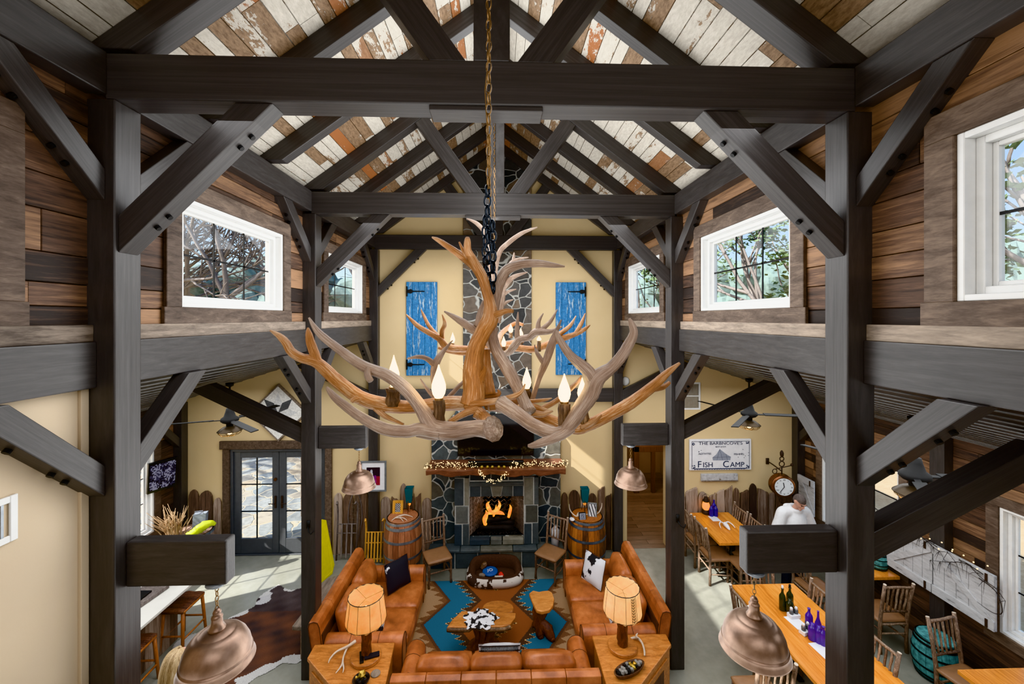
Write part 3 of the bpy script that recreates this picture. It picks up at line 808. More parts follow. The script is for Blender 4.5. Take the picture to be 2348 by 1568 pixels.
antler(c1, [[(1131, 983, 30, 1.04), (1122, 984, 23, 1.05), (1090, 982, 19, 1.07), (1040, 988, 21, 1.08), (1000, 982, 22, 1.09), (978, 955, 18, 1.1), (958, 925, 15, 1.1), (931, 893, 15, 1.1), (889, 861, 14, 1.1), (831, 838, 12, 1.09), (771, 796, 10, 1.08), (731, 763, 8, 1.07), (708, 728, 2, 1.06)],
            [(845, 842, 8, 1.09), (843, 860, 8, 1.07), (850, 873, 7, 1.06)],
            [(1010, 990, 17, 1.08), (963, 984, 15, 1.08), (931, 989, 14, 1.07), (881, 983, 14, 1.06), (824, 954, 11, 1.05), (775, 917, 9, 1.04), (756, 897, 6, 1.04), (749, 887, 2, 1.04)],
            [(1060, 985, 12, 1.08), (1000, 1000, 9, 1.1), (955, 999, 3, 1.12)]], G)
antler(c1, [[(1150, 925, 19, 1.25), (1180, 945, 17, 1.2), (1228, 978, 16, 1.14), (1272, 994, 15, 1.1), (1300, 985, 15, 1.08)],
            [(1284, 1000, 9, 1.08), (1306, 974, 16, 1.08), (1330, 939, 18, 1.07), (1354, 902, 20, 1.06), (1368, 868, 20, 1.05), (1400, 844, 14, 1.05), (1424, 818, 13, 1.04), (1441, 790, 12, 1.04), (1453, 764, 10, 1.03), (1448, 742, 7, 1.03), (1443, 730, 3, 1.03)],
            [(1366, 880, 16, 1.05), (1345, 848, 15, 1.05), (1311, 818, 11, 1.05), (1290, 790, 9, 1.05), (1280, 770, 6, 1.05), (1276, 757, 2, 1.05)],
            [(1310, 980, 13, 1.08), (1284, 999, 11, 1.07), (1245, 1014, 10, 1.06), (1222, 1021, 7, 1.05), (1210, 1022, 3, 1.05)]], G)
antler(c1, [[(1120, 925, 16, 1.42), (1190, 940, 14, 1.5), (1260, 962, 13, 1.52), (1318, 983, 13, 1.52), (1350, 974, 14, 1.5), (1398, 951, 14, 1.48), (1446, 924, 14, 1.46), (1495, 887, 12, 1.44), (1531, 854, 8, 1.42), (1559, 832, 3, 1.41)],
            [(1470, 905, 8, 1.46), (1490, 893, 8, 1.5), (1519, 888, 6, 1.54), (1535, 877, 4, 1.56)],
            [(1335, 980, 8, 1.5), (1362, 967, 6, 1.46), (1379, 951, 2, 1.43)]], A_)
antler(c1, [[(1084, 925, 30, 1.34), (1087, 895, 26, 1.34), (1086, 848, 25, 1.34), (1091, 800, 20, 1.33), (1108, 760, 19, 1.32), (1124, 730, 20, 1.31), (1123, 698, 14, 1.31), (1115, 666, 12, 1.31), (1105, 634, 13, 1.31), (1086, 599, 11, 1.3), (1073, 575, 9, 1.29), (1072, 555, 8, 1.28), (1072, 545, 5, 1.27)],
            [(1108, 645, 10, 1.31), (1088, 613, 9, 1.33), (1062, 590, 9, 1.35), (1027, 565, 7, 1.37), (1004, 550, 5, 1.38), (991, 544, 2, 1.39)],
            [(1072, 592, 5, 1.29), (1062, 574, 4, 1.31), (1053, 555, 2, 1.32)],
            [(1122, 728, 13, 1.31), (1146, 718, 8, 1.29), (1162, 713, 6, 1.28), (1176, 713, 5, 1.27)],
            [(1100, 870, 12, 1.33), (1112, 848, 6, 1.31), (1110, 838, 2, 1.3)],
            [(1075, 930, 15, 1.33), (1092, 925, 9, 1.3), (1120, 922, 8, 1.28), (1155, 915, 7, 1.27), (1183, 906, 6, 1.27), (1197, 896, 4, 1.27), (1204, 880, 2, 1.27)]], A_)
antler(c1, [[(1212, 945, 19, 1.3), (1204, 925, 14, 1.32), (1185, 885, 14, 1.35), (1164, 846, 15, 1.37), (1137, 800, 13, 1.39), (1129, 762, 12, 1.4), (1132, 728, 10, 1.4), (1138, 690, 10, 1.4), (1143, 655, 13, 1.4), (1161, 620, 12, 1.39), (1196, 606, 10, 1.37), (1235, 604, 9, 1.35), (1270, 608, 6, 1.33), (1295, 611, 2, 1.32)],
            [(1115, 690, 9, 1.42), (1108, 720, 15, 1.43), (1100, 750, 14, 1.43)],
            [(1098, 765, 10, 1.41), (1064, 741, 9, 1.43), (1040, 726, 6, 1.45), (1019, 714, 2, 1.46)]], M['antlergrey'])
antler(c1, [[(1118, 905, 20, 1.4), (1113, 850, 15, 1.42), (1112, 800, 12, 1.42)], [(1215, 921, 5, 1.38), (1247, 917, 4, 1.37), (1265, 913, 1.5, 1.36)],
            [(1200, 928, 8, 1.36), (1230, 934, 7, 1.36), (1262, 945, 4, 1.37)], [(1190, 940, 9, 1.33), (1239, 950, 7, 1.33), (1255, 946, 5, 1.33), (1268, 942, 2, 1.33)],
            [(1240, 938, 6, 1.42), (1277, 918, 6, 1.45), (1320, 880, 5, 1.5), (1332, 862, 2, 1.52)], [(1030, 968, 6, 1.25), (1065, 948, 8, 1.27), (1099, 936, 9, 1.3)],
            [(1095, 945, 16, 1.3), (1112, 958, 14, 1.27), (1122, 975, 18, 1.1)], [(1120, 930, 14, 1.38), (1160, 925, 12, 1.4), (1200, 915, 7, 1.45)], [(1060, 912, 3, 1.4), (1138, 905, 6, 1.42), (1142, 893, 2, 1.42)]], A_, 'antler')
antler(c1, [[(1002, 935, 6, 1.6), (996, 880, 7, 1.6), (995, 850, 8, 1.6), (1003, 826, 9, 1.6), (1018, 804, 5, 1.62), (1038, 780, 1.5, 1.64)], [(998, 838, 8, 1.6), (980, 823, 6, 1.58), (960, 818, 5, 1.56), (934, 822, 2, 1.55)],
            [(996, 912, 5, 1.6), (978, 890, 4, 1.6), (963, 868, 1.5, 1.6)], [(1026, 915, 6, 1.58), (1048, 890, 5, 1.6), (1064, 874, 4, 1.62)]], G)
antler(c1, [[(1218, 925, 7, 1.6), (1224, 905, 6, 1.6), (1236, 866, 7, 1.6), (1253, 825, 9, 1.58), (1266, 786, 9, 1.57), (1277, 757, 5, 1.56), (1287, 733, 1.5, 1.55)], [(1246, 832, 6, 1.58), (1233, 812, 5, 1.6), (1227, 798, 2, 1.62), (1226, 790, 1, 1.62)]], G)
candle(c1, (1007, 978), (1006, 917), (1010, 836), 14, 16.5, 1.1)
candle(c1, (900, 930), (903, 890), (905, 814), 16, 13, 1.54)
candle(c1, (1293, 990), (1294, 925), (1289, 857), 14, 14.5, 1.1)
candle(c1, (1208, 930), (1208, 894), (1208, 842), 9.5, 10, 1.62)
candle(c1, (1341, 972), (1335, 918), (1333, 866), 11, 11, 1.5)
mb = MB(); x, y = C1.x-.002, C1.y
links(mb, x, y, CZ+.44, 7.98, .046, .0034)
mb.tube([(x-.004+.01*math.sin(q*1.7), y+.012*math.cos(q*2.1), CZ+.44+q*.115) for q in range(27)], .0024, 6)
mb.build('brass_chain', M['brass'], c1, smooth=True, world=C1)
mb = MB()
for dx, dy, za, zb in ((-.004, 0, .3, .46), (-.012, .012, .16, .36), (.014, 0, .12, .34), (0, -.012, .12, .3)): links(mb, x+dx, y+dy, CZ+za, CZ+zb, .05, .005, .6)
mb.build('hanging_chain', M['darkchain'], c1, smooth=True, world=C1)

C2 = at(1131, 795, 3.3); D = 3.3
c2 = thing('antler_chandelier', 'smaller looking antler chandelier hung farther back, behind the first one', 'chandelier', C2)
def fl(l, dd=0): return [(a, b, r*1.15, D+dd+e) for (a, b, r, e) in l]
antler(c2, [fl([(1120, 800, 7, 0), (1064, 800, 7, -.1), (1026, 796, 8, -.2), (1006, 776, 6, -.25), (965, 752, 5, -.3), (948, 738, 4, -.3), (931, 721, 1.5, -.3)]), fl([(1012, 780, 5, -.2), (985, 749, 4, -.15), (972, 724, 3, -.1), (965, 709, 1, -.1)]),
            fl([(1014, 782, 5, -.2), (1014, 760, 5, -.25), (1020, 742, 4, -.3), (1014, 721, 1, -.3)]), fl([(1005, 797, 3, .1), (1040, 806, 6, .1), (1085, 807, 7, .05), (1130, 800, 7, 0)])], A_)
antler(c2, [fl([(1149, 813, 5, -.3), (1166, 808, 7, -.35), (1180, 792, 8, -.4), (1192, 778, 7, -.42), (1214, 773, 7, -.45), (1230, 761, 8, -.5), (1261, 760, 5, -.52), (1288, 749, 2, -.55)]), fl([(1187, 785, 6, -.4), (1186, 755, 5, -.4), (1188, 715, 1.2, -.4)]),
            fl([(1234, 756, 6, -.5), (1235, 738, 4, -.5), (1246, 718, 1, -.5)]), fl([(1240, 757, 5, -.5), (1262, 737, 4, -.5), (1278, 709, 1, -.5)])], G)
antler(c2, [fl([(1135, 800, 7, .1), (1183, 798, 7, .1), (1227, 800, 7, .1), (1278, 780, 7, .1), (1319, 766, 5, .1), (1340, 755, 4, .1), (1353, 745, 1.2, .1)]), fl([(1280, 768, 5, .1), (1306, 748, 4, .1), (1321, 724, 1, .1)]), fl([(1318, 767, 4, .1), (1333, 742, 4, .1), (1342, 718, 1, .1)])], A_)
antler(c2, [fl([(1122, 800, 8, 0), (1128, 740, 8, 0), (1133, 680, 8, 0), (1135, 628, 5, 0), (1145, 580, 5, 0), (1163, 559, 5, 0), (1196, 535, 4, 0), (1232, 521, 1, 0)]), fl([(1140, 740, 7, .1), (1150, 690, 7, .1), (1155, 640, 7, .1), (1174, 604, 6, .1), (1190, 594, 3, .1), (1212, 590, 1, .1)]),
            fl([(1177, 602, 4, .1), (1178, 590, 3, .1), (1179, 579, 1, .1)]), fl([(1152, 665, 5, .1), (1174, 637, 5, .1), (1210, 624, 1, .1)]), fl([(1150, 680, 4, .1), (1166, 668, 3, .1), (1184, 663, 1, .1)]), fl([(1148, 702, 4, .1), (1163, 692, 3, .1), (1177, 687, 1, .1)]),
            fl([(1124, 640, 5, .1), (1120, 590, 5, .1), (1110, 535, 4, .1), (1094, 513, 4, .1), (1070, 501, 1, .1)])], M['antlergrey'])
antler(c2, [fl([(1140, 800, 6, -.2), (1150, 765, 5, .3), (1180, 742, 4, .5), (1200, 745, 3, .5)]), fl([(1110, 800, 6, .3), (1160, 790, 6, .5), (1200, 780, 5, .5)])], A_)
for bot, top, tip, dd in (((1039, 799), (1038, 788), (1037, 762), -.15), ((1155, 812), (1155, 796), (1155, 771), -.3), ((1171, 775), (1171, 764), (1171, 742), .4), ((1194, 790), (1194, 774), (1194, 752), .3), ((1236, 806), (1236, 782), (1236, 770), 0)):
    candle(c2, bot, top, tip, 4.6, 5.2, D+dd)
mb = MB(); links(mb, C2.x+.01, C2.y, CZ+.62, 7.98, .042, .0032); mb.tube([(C2.x-.02, C2.y, CZ+.75), (C2.x-.05, C2.y, 6.4), (C2.x-.05, C2.y, 7.9)], .008, 6)
mb.build('brass_chain', M['brass'], c2, smooth=True, world=C2)

# ------------------------------------------------------------------ copper dome pendants
def pendant(label, loc):
    t = thing('pendant_lamp', label, 'pendant lamp', loc, 0, 'copper dome pendants')
    mb = MB(); mb.lathe([(.0, 0), (.062, 0), (.064, -.012), (.04, -.03), (.012, -.034), (0, -.034)], n=24); mb.build('canopy', M['hoop'], t, smooth=True)
    mb = MB(); links(mb, 0, 0, -.185, -.03, .042, .0035, .6); mb.build('chain', M['brass'], t, smooth=True)
    mb = MB(); mb.lathe([(.0, -.18), (.016, -.182), (.024, -.2), (.025, -.206), (.019, -.214), (.03, -.224), (.034, -.232), (.031, -.245), (.034, -.28), (.046, -.302), (.05, -.308), (.048, -.316), (.03, -.318)], n=28); mb.build('neck', M['copper'], t, smooth=True)
    mb = MB(); S_ = .88; mb.lathe([(a*S_, -.31+(b+.31)*.9) for a, b in [(.045, -.312), (.08, -.317), (.112, -.33), (.118, -.335), (.124, -.334), (.16, -.358), (.19, -.395), (.211, -.44), (.222, -.49), (.224, -.503), (.23, -.505), (.229, -.512), (.234, -.53), (.244, -.553), (.247, -.56), (.242, -.563), (.23, -.54), (.215, -.48), (.19, -.42), (.15, -.37), (.1, -.345), (.05, -.335)]], n=48)
    mb.build('dome_shade', M['copper'], t, smooth=True)
    mb = MB(); mb.ball((0, 0, -.43), .035, 12); mb.build('bulb', M['bulbsoft'], t, smooth=True)
    return t
pp = [(-1.85, 2.668, 'copper dome pendant under the nearest left beam stub, in front of the cowhide rug'), (1.74, 2.668, 'copper dome pendant under the nearest right beam stub, in front of the long dining table'),
      (-1.87, 5.368, 'copper dome pendant under the middle left beam stub, by the framed picture'), (1.785, 5.368, 'copper dome pendant under the middle right beam stub, beside the passage doorway')]
p0 = pendant(pp[0][2], (pp[0][0], pp[0][1], 2.98))
for x, y, l in pp[1:]: dup(p0, (x, y, 2.98), label=l)
# ------------------------------------------------------------------ ceiling fans with caged lamps
M['bronze'] = plain('dark_bronze', srgb(70, 58, 44), .4, .6)
def fan(label, loc, rz):
    t = thing('ceiling_fan', label, 'ceiling fan', loc, rz, 'black ceiling fans with caged lamps')
    h = 3.0-loc[2]
    mb = MB(); mb.lathe([(0, .65), (.06, .65), (.055, .6), (.015, .58), (.013, .2), (0, .2)], n=16); mb.build('downrod', M['black'], t, smooth=True)
    mb = MB(); mb.lathe([(0, .24), (.05, .23), (.06, .18), (.085, .1), (.125, .07), (.13, .03), (.1, 0), (.05, -.02), (.05, -.06), (0, -.06)], n=24); mb.build('motor_housing', M['fanblack'], t, smooth=True)
    for k in range(3):
        m = Matrix.Rotation(k*2*math.pi/3, 3, 'Z') @ Matrix.Rotation(.14, 3, 'X')
        mb = MB(); mb.obox(m@V((.18, 0, .04)), .2, .05, .012, m); mb.obox(m@V((.66, 0, .045)), .86, .105, .014, m); mb.build('fan_blade', M['fanblack'], t, .003)
    mb = MB(); mb.lathe([(.05, -.06), (.1, -.075), (.175, -.135), (.178, -.142), (.168, -.14), (.09, -.085)], n=28); mb.build('lamp_shade', M['bronze'], t, smooth=True)
    mb = MB()
    for k in range(8):
        a = k*math.pi/4; mb.tube([(math.cos(a)*r, math.sin(a)*r, z) for r, z in ((.165, -.14), (.16, -.17), (.12, -.205), (.05, -.222), (0, -.226))], .004, 5)
    mb.torus((0, 0, -.17), .158, .004, n=24, k=5); mb.build('wire_cage', M['brass'], t)
    mb = MB(); mb.ball((0, 0, -.16), .038, 12); mb.build('bulb', M['bulb'], t, smooth=True)
    return t
f0 = fan('black ceiling fan with a lit caged lamp in the left aisle, above the glazed door', (-4.44, 6.7, 2.99), math.radians(200))
dup(f0, (4.28, 6.7, 3.02), math.radians(-12), 'black ceiling fan with a lit caged lamp in front of the white printed sign')
dup(f0, (4.3, 3.99, 3.03), math.radians(-8), 'large looking black ceiling fan with caged lamp on the right, above the white panels')
for p in ((-4.44, 6.7, 2.75), (4.28, 6.7, 2.78), (4.3, 3.99, 2.74)): pass
# ------------------------------------------------------------------ fireplace
FX = -.06; FY = 7.72
fp = thing('fireplace', 'tall dark slate fireplace with pale mortar and chimney on the rear wall', 'fireplace', (FX, 8.05, 0)); FL = fp.location
mb = MB()       # chimney breast with shoulders, firebox opening left free
ox0, ox1, oz0, oz1 = -.575, .465, .5, 1.27
def slabpoly(pts, y0, y1): mb.prism([(x, y0, z) for x, z in pts], (0, y1-y0, 0))
FW = 7.95
slabpoly([(-1.35, 0), (-.87, 0), (-.87, 1.785), (-1.35, 1.785)], FW, 8.045); slabpoly([(.76, 0), (1.225, 0), (1.225, 1.785), (.76, 1.785)], FW, 8.045)
slabpoly([(-.87, 0), (ox0, 0), (ox0, 1.785), (-.87, 1.785)], FY, 8.045); slabpoly([(ox1, 0), (.76, 0), (.76, 1.785), (ox1, 1.785)], FY, 8.045)
slabpoly([(ox0, 0), (ox1, 0), (ox1, oz0), (ox0, oz0)], FY, 8.045)
slabpoly([(ox0, oz1), (ox1, oz1), (ox1, 1.785), (ox0, 1.785)], FY, 8.045)
slabpoly([(-1.35, 1.785), (1.225, 1.785), (1.225, 2.3), (1.15, 2.42), (.98, 2.58), (.79, 2.8), (.68, 3.025), (-.8, 3.025), (-.9, 2.8), (-1.1, 2.58), (-1.27, 2.42), (-1.35, 2.3)], FW, 8.045)
mb.build('chimney_breast', M['stone'], fp, .01, 2, world=FL)
mb = MB(); mb.prism([(x, 7.992, z) for x, z in ((-.73, 3.03), (.645, 3.03), (.645, 7.72), (CX, 8.2), (-.73, 7.72))], (0, .053, 0)); mb.build('chimney_stack', M['stonetall'], fp, .01, 2, world=FL)
# raised hearth
mb = MB()
def course(x0, x1, y0, y1, z0, z1, n, gap=.02):
    xs = [x0]+sorted(x0+(x1-x0)*((k+RN.uniform(-.2, .2))/n) for k in range(1, n))+[x1]
    for a, b in zip(xs, xs[1:]): mb.cur = RN.random(); mb.box(a+gap/2, y0, z0+gap/2, b-gap/2, y1, z1-gap/2)
HY = 7.46
course(-1.3, 1.18, HY+.03, 7.6, 0, .31, 6); course(-1.34, 1.22, HY, FY-.002, .31, .37, 5, .008)
hb = mb.build('hearth', M['block'], fp, .012, 2, world=FL)
mb = MB(); mb.box(-1.29, HY+.045, .001, 1.17, FY-.004, .305); mb.build('mortar_core', M['mortar'], hb, world=FL)
# dressed stones round the opening
mb = MB()
for a, b in ((-.86, -.585), (.475, .75)):
    for z0, z1, f in ((.37, .78, .5), (.79, 1.12, .0), (1.13, 1.66, .62)):
        mb.cur = RN.random(); w_ = b-a
        if f: mb.box(a, 7.62, z0, a+w_*f, FY-.002, z1-.02); mb.cur = RN.random(); mb.box(a+w_*f+.024, 7.62, z0, b, FY-.002, z1-.01)
        else: mb.box(a+.03, 7.62, z0, b-.02, FY-.002, z1-.01)
xs = [-.57, -.36, -.17, .06, .26, .46]
for k in range(5):
    mb.cur = (.2, .35, .72, .5, .15)[k]; a, b = xs[k]+.007, xs[k+1]-.007
    ka = .04 if k == 2 else (.0 if k != 3 else -.04); kb = -.04 if k == 2 else (.04 if k == 1 else 0)
    mb.prism([(a+ka, 7.66, 1.275), (b+kb, 7.66, 1.275), (b, 7.66, 1.47), (a, 7.66, 1.47)], (0, FY-7.662, 0))
mb.cur = .45; mb.box(-.57, 7.63, 1.49, .46, FY-.002, 1.56); mb.cur = .1
course(-.57, .46, 7.66, FY-.002, 1.58, 1.76, 3); course(-.58, .47, 7.6, FY-.002, .372, .495, 3)
ss = mb.build('dressed_stones', M['block'], fp, .008, 2, world=FL)
mb = MB(); mb.box(-.855, 7.635, .375, -.578, FY-.001, 1.65); mb.box(.468, 7.635, .375, .745, FY-.001, 1.65); mb.box(-.577, 7.672, 1.275, .467, FY-.001, 1.77); mb.build('mortar_bed', M['mortar'], ss, world=FL)
# firebox
mb = MB()
bx0, bx1 = -.36, .25; yb = 8.13
mb.quad((ox0, FY, .5), (ox1, FY, .5), (bx1, yb, .5), (bx0, yb, .5)); fc_ = MB(); fc_.quad((ox0, FY, 1.27), (ox1, FY, 1.27), (bx1, yb, 1.27), (bx0, yb, 1.27))
mb.build('firebox_floor', M['coal'], fp, world=FL); fc_.build('firebox_ceiling', M['coal'], fp, world=FL)
def herring(name, o, ux, W, H):
    """brick panel in herringbone, o lower corner, ux horizontal unit"""
    m_ = MB(); ux = V(ux); nrm = ux.cross(V((0, 0, 1))).normalized(); s = .17; w = .058
    for i in range(-4, 16):
        for j in range(-12, 14):
            for ori in (0, 1):
                cx = (i*s*.5+j*w*1.42*0); 
                u = i*.125+ori*.062; v = j*.085
                a = math.radians(45 if ori else -45); du = V((math.cos(a), math.sin(a)))
                cu, cv = u, v+(.03 if ori else 0)
                if not (0.02 < cu < W-.02 and .02 < cv < H-.02): continue
                m_.cur = RN.random(); c = V(o)+ux*cu+V((0, 0, cv))
                e1 = ux*du.x+V((0, 0, du.y)); e2 = nrm.cross(e1)
                mm = Matrix((e1, nrm, e2)).transposed()
                m_.obox(c-nrm*.004, .078, .008, .052, mm)
    b_ = MB(); b_.quad(V(o), V(o)+ux*W, V(o)+ux*W+V((0, 0, H)), V(o)+V((0, 0, H)))
    p = b_.build('firebox_wall', M['mortar'] if 0 else M['firegrey'], fp, world=FL); m_.build('herringbone_brick', M['firebrick2'], p, world=FL)
M['firegrey'] = plain('sooty_joint', srgb(112, 104, 98), .9); M['firebrick2'] = wood('fire_brick', srgb(146, 134, 126), srgb(170, 156, 146), srgb(188, 176, 166), (4, 4, 4), 'Object', .85, .5, .2)
herring('l', (ox0, FY, .5), V((bx0-ox0, yb-FY, 0)).normalized(), math.hypot(bx0-ox0, yb-FY), .77)
herring('b', (bx0, yb, .5), (1, 0, 0), bx1-bx0, .77)
herring('r', (bx1, yb, .5), V((ox1-bx1, FY-yb, 0)).normalized(), math.hypot(ox1-bx1, FY-yb), .77)
lg = thing('log_fire', 'lit gas log fire burning in the fireplace', 'fire', (FX+.0, 7.86, .5)); LL = lg.location
mb = MB()
for k in range(260):
    mb.cur = RN.random(); mb.ball((RN.uniform(-.46, .36), RN.uniform(7.74, 7.95), .503+RN.uniform(0, .03)), RN.uniform(.008, .018), 6, jit=.3)
o = mb.build('coal_bed', M['coal'], lg, world=LL); o['kind'] = 'stuff'
mb = MB(); mb.box(-.36, 7.775, .55, .26, 7.79, .565)
for x in (-.34, -.05, .24): mb.box(x, 7.775, .5, x+.015, 7.95, .565)
mb.build('grate', M['black'], lg, world=LL)
for p in (((-.4, 7.83, .6), (.28, 7.82, .6), .05), ((-.34, 7.9, .66), (.3, 7.89, .67), .055), ((-.26, 7.85, .72), (.2, 7.9, .76), .05), ((.02, 7.86, .78), (.16, 7.95, 1.06), .032), ((-.1, 7.84, .78), (-.3, 7.96, 1.02), .03)):
    mb = MB(); a, b = V(p[0]), V(p[1]); mb.tube([a+(b-a)*k/6 for k in range(7)], [p[2]*RN.uniform(.85, 1.1) for _ in range(7)], 9, True, .18); mb.build('fire_log', M['ember'], lg, smooth=True, world=LL)
for pts in ([(1113, 1204, 5), (1112, 1190, 8), (1116, 1178, 5), (1114, 1170, 1)], [(1128, 1178, 4), (1121, 1166, 7), (1118, 1156, 5), (1122, 1150, 1)], [(1118, 1177, 4), (1135, 1174, 7), (1150, 1176, 5), (1157, 1180, 1)],
            [(1132, 1176, 6), (1142, 1166, 6), (1146, 1156, 4), (1143, 1148, 1)], [(1166, 1186, 4), (1169, 1174, 5), (1171, 1164, 4), (1169, 1157, 1)], [(1131, 1186, 2), (1133, 1178, 4), (1136, 1168, 3), (1138, 1158, 1)]):
    q = [(*at(a, b, 7.83), r*7.83/FPX*.72) for a, b, r in pts]; mb = MB(); stube(mb, q, 5, 8); mb.build('flame', M['flame'], lg, smooth=True, world=LL)
# mantel
mb = MB(); n = 22; y0 = 7.36; mb.cur = .5
top = [(-1.36+2.6*k/n) for k in range(n+1)]
fr = [y0+.03*math.sin(k*.9)+RN.uniform(0, .025) for k in range(n+1)]; zb = [1.79+.015*math.sin(k*1.3)+RN.uniform(-.01, .01)-(.04 if k in (14, 15, 16) else 0) for k in range(n+1)]
vs = []
for k, x in enumerate(top): vs += [(x, fr[k], 1.9), (x, fr[k]+.015, zb[k]), (x, FW-.004, zb[k]), (x, FW-.004, 1.9)]
fs = []
for k in range(n): a = 4*k; fs += [(a, a+1, a+5, a+4), (a+1, a+2, a+6, a+5), (a+2, a+3, a+7, a+6), (a+3, a, a+4, a+7)]
fs += [(0, 3, 2, 1), (4*n, 4*n+1, 4*n+2, 4*n+3)]
mb.add(vs, fs); o = mb.build('mantel_shelf', M['redwood'], None, .012, 2, world=True)
tag(o, 'thick rustic wooden mantel shelf across the fireplace', 'mantel')
# garland of fairy lights
gl = thing('fairy_light_garland', 'garland of warm fairy lights draped along the mantel shelf', 'string lights', (FX, 7.34, 1.6)); L = gl.location
path = []
for k in range(121):
    t = k/120; x = -1.4+2.68*t
    dip = max(0, 1-abs((x+.1)/.36)); z = 1.945-.24*(1-(1-dip)**2)+.012*math.sin(x*11)
    y = 7.47-.14*min(1, dip*2.2)
    path.append(V((x, y, z)))
w_ = MB(); b_ = MB()
for r in range(6):
    w_.tube([p+V((RN.uniform(-.02, .02), RN.uniform(-.06, .06) if p.z > 1.9 else RN.uniform(-.02, .03), RN.uniform(-.03, .045))) for p in path], .002, 4)
for k in range(360):
    p = RN.choice(path)+V((RN.uniform(-.014, .014), 0, 0)); q = p+V((0, RN.gauss(0, .04) if p.z > 1.9 else RN.gauss(-.01, .015), RN.uniform(-.03, .07)))
    q.z = max(q.z, 1.912) if q.y > 7.36 and p.z > 1.9 else q.z
    b_.ball(q, RN.uniform(.0045, .0075), 6)
w_.build('wire', M['darktwig'], gl, world=L); o = b_.build('fairy_bulb', M['fairy'], gl, world=L); o['kind'] = 'stuff'
tv = thing('television', 'large black flat television mounted on the stone above the mantel', 'television', (FX, 7.93, 1.98)); L = tv.location
mb = MB(); mb.box(-.825, 7.885, 1.98, .68, 7.946, 2.81); mb.build('casing', M['blackplastic'], tv, .008, world=L)
mb = MB(); mb.box(-.81, 7.88, 1.998, .665, 7.886, 2.795); mb.build('screen', M['screen'], tv, world=L)
mb = MB(); mb.box(-.6, 7.52, 1.902, .46, 7.6, 2.0); o = mb.build('sound_bar', M['blackplastic'], None, .012, world=True); tag(o, 'long black sound bar on the mantel below the television', 'speaker')
for k, px in enumerate((1105, 1118, 1129, 1144, 1156)):
    p = at(px, 1058, 7.42); mb = MB(); mb.ball((p.x, p.y, 1.902+.032), .032, 14, sz=.95); o = mb.build('ornament_ball', M['gold'], None, smooth=True, world=True)
    tag(o, 'small amber ball ornament in a row on the mantel in front of the sound bar', 'ornament', 'ball ornaments on the mantel')
# ------------------------------------------------------------------ rear wall pictures and shutters
def shutter(label, x0, x1, hs):
    t = thing('shutter', label, 'shutter', ((x0+x1)/2, 8.02, 3.56)); L = t.location; n = 5
    mb = MB()
    for k in range(n): a = x0+(x1-x0)*k/n; mb.cur = RN.random(); mb.box(a+.002, 8.0, 3.56, a+(x1-x0)/n-.002, 8.045, 5.43)
    mb.build('board', M['blue'], t, .004, 1, world=L)
    for z in (5.24, 3.78):
        xa = x0 if hs < 0 else x1; d = -hs
        m_ = MB(); m_.box(min(xa, xa+d*.03), 7.985, z-.1, max(xa, xa+d*.03), 8.0, z+.1)
        m_.prism([(xa+d*.03, 7.985, z-.03), (xa+d*.1, 7.985, z-.045), (xa+d*.14, 7.985, z-.012), (xa+d*.36, 7.985, z-.01), (xa+d*.37, 7.985, z), (xa+d*.36, 7.985, z+.01), (xa+d*.14, 7.985, z+.012), (xa+d*.1, 7.985, z+.045), (xa+d*.03, 7.985, z+.03)], (0, .012, 0))
        m_.build('strap_hinge', M['black'], t, .002, 1, world=L)
shutter('worn blue plank shutter on the rear wall to the left of the chimney', -1.86, -1.245, -1)
shutter('worn blue plank shutter on the rear wall to the right of the chimney', 1.135, 1.75, 1)
def picture(name, label, cat, c, w, h, mat, fr, cells, rot=(0, 0, 0), mount=None, mb_=.0, d=.03, fw=.035):
    """framed picture: local X width, Z height, faces -Y; cells(u,v)->colour"""
    t = thing(name, label, cat, c); t.rotation_euler = rot
    m_ = MB()
    for q in ((-w/2, -w/2+fw, 0, h), (w/2-fw, w/2, 0, h), (-w/2+fw, w/2-fw, 0, fw), (-w/2+fw, w/2-fw, h-fw, h)): m_.box(q[0], -d, q[2], q[1], 0, q[3])
    m_.build('frame', mat, t, .004, 1)
    if mount:
        m_ = MB(); m_.box(-w/2+fw, -d*.55, fw, w/2-fw, -.004, h-fw); m_.build('mount', mount, t)
    iw, ih = w-2*fw-2*mb_, h-2*fw-2*mb_; m_ = MB(); nx, nz = 36, 36
    for i in range(nx):
        for j in range(nz):
            m_.col = cells((i+.5)/nx, (j+.5)/nz); x0 = -iw/2+iw*i/nx; z0 = h/2-ih/2+ih*j/nz
            m_.quad((x0, -d*.6, z0), (x0+iw/nx, -d*.6, z0), (x0+iw/nx, -d*.6, z0+ih/nz), (x0, -d*.6, z0+ih/nz))
    m_.build('print', M['print'], t); return t
def s3(r, g, b): return srgb(r, g, b)[:3]
def rider(u, v):
    n = math.sin(u*31+v*17)*.04
    if (u-.36)**2+(v-.78)**2 < .008+n*.05 or (abs(u-.36+n) < .11 and .58 < v < .74): return s3(200, 200, 214)
    if .3 < v < .56 and .25 < u < .72 and abs(v-.45+n) < .12-.2*abs(u-.5): return s3(120, 40, 120)
    if .1 < v < .34 and (abs(u-.33+n) < .05 or abs(u-.66) < .05): return s3(140, 56, 130)
    return s3(38, 24, 34) if v > .5 else s3(96+int(60*u), 40, 52)
p = atY(856, 1127, 7.88)
picture('framed_picture', 'grey framed picture of a rider with white mount, hung on the rear left post', 'picture', (p.x, 7.897, p.z), .51, .6, M['hoop'], None, rider, mount=M['paper'], mb_=.09)
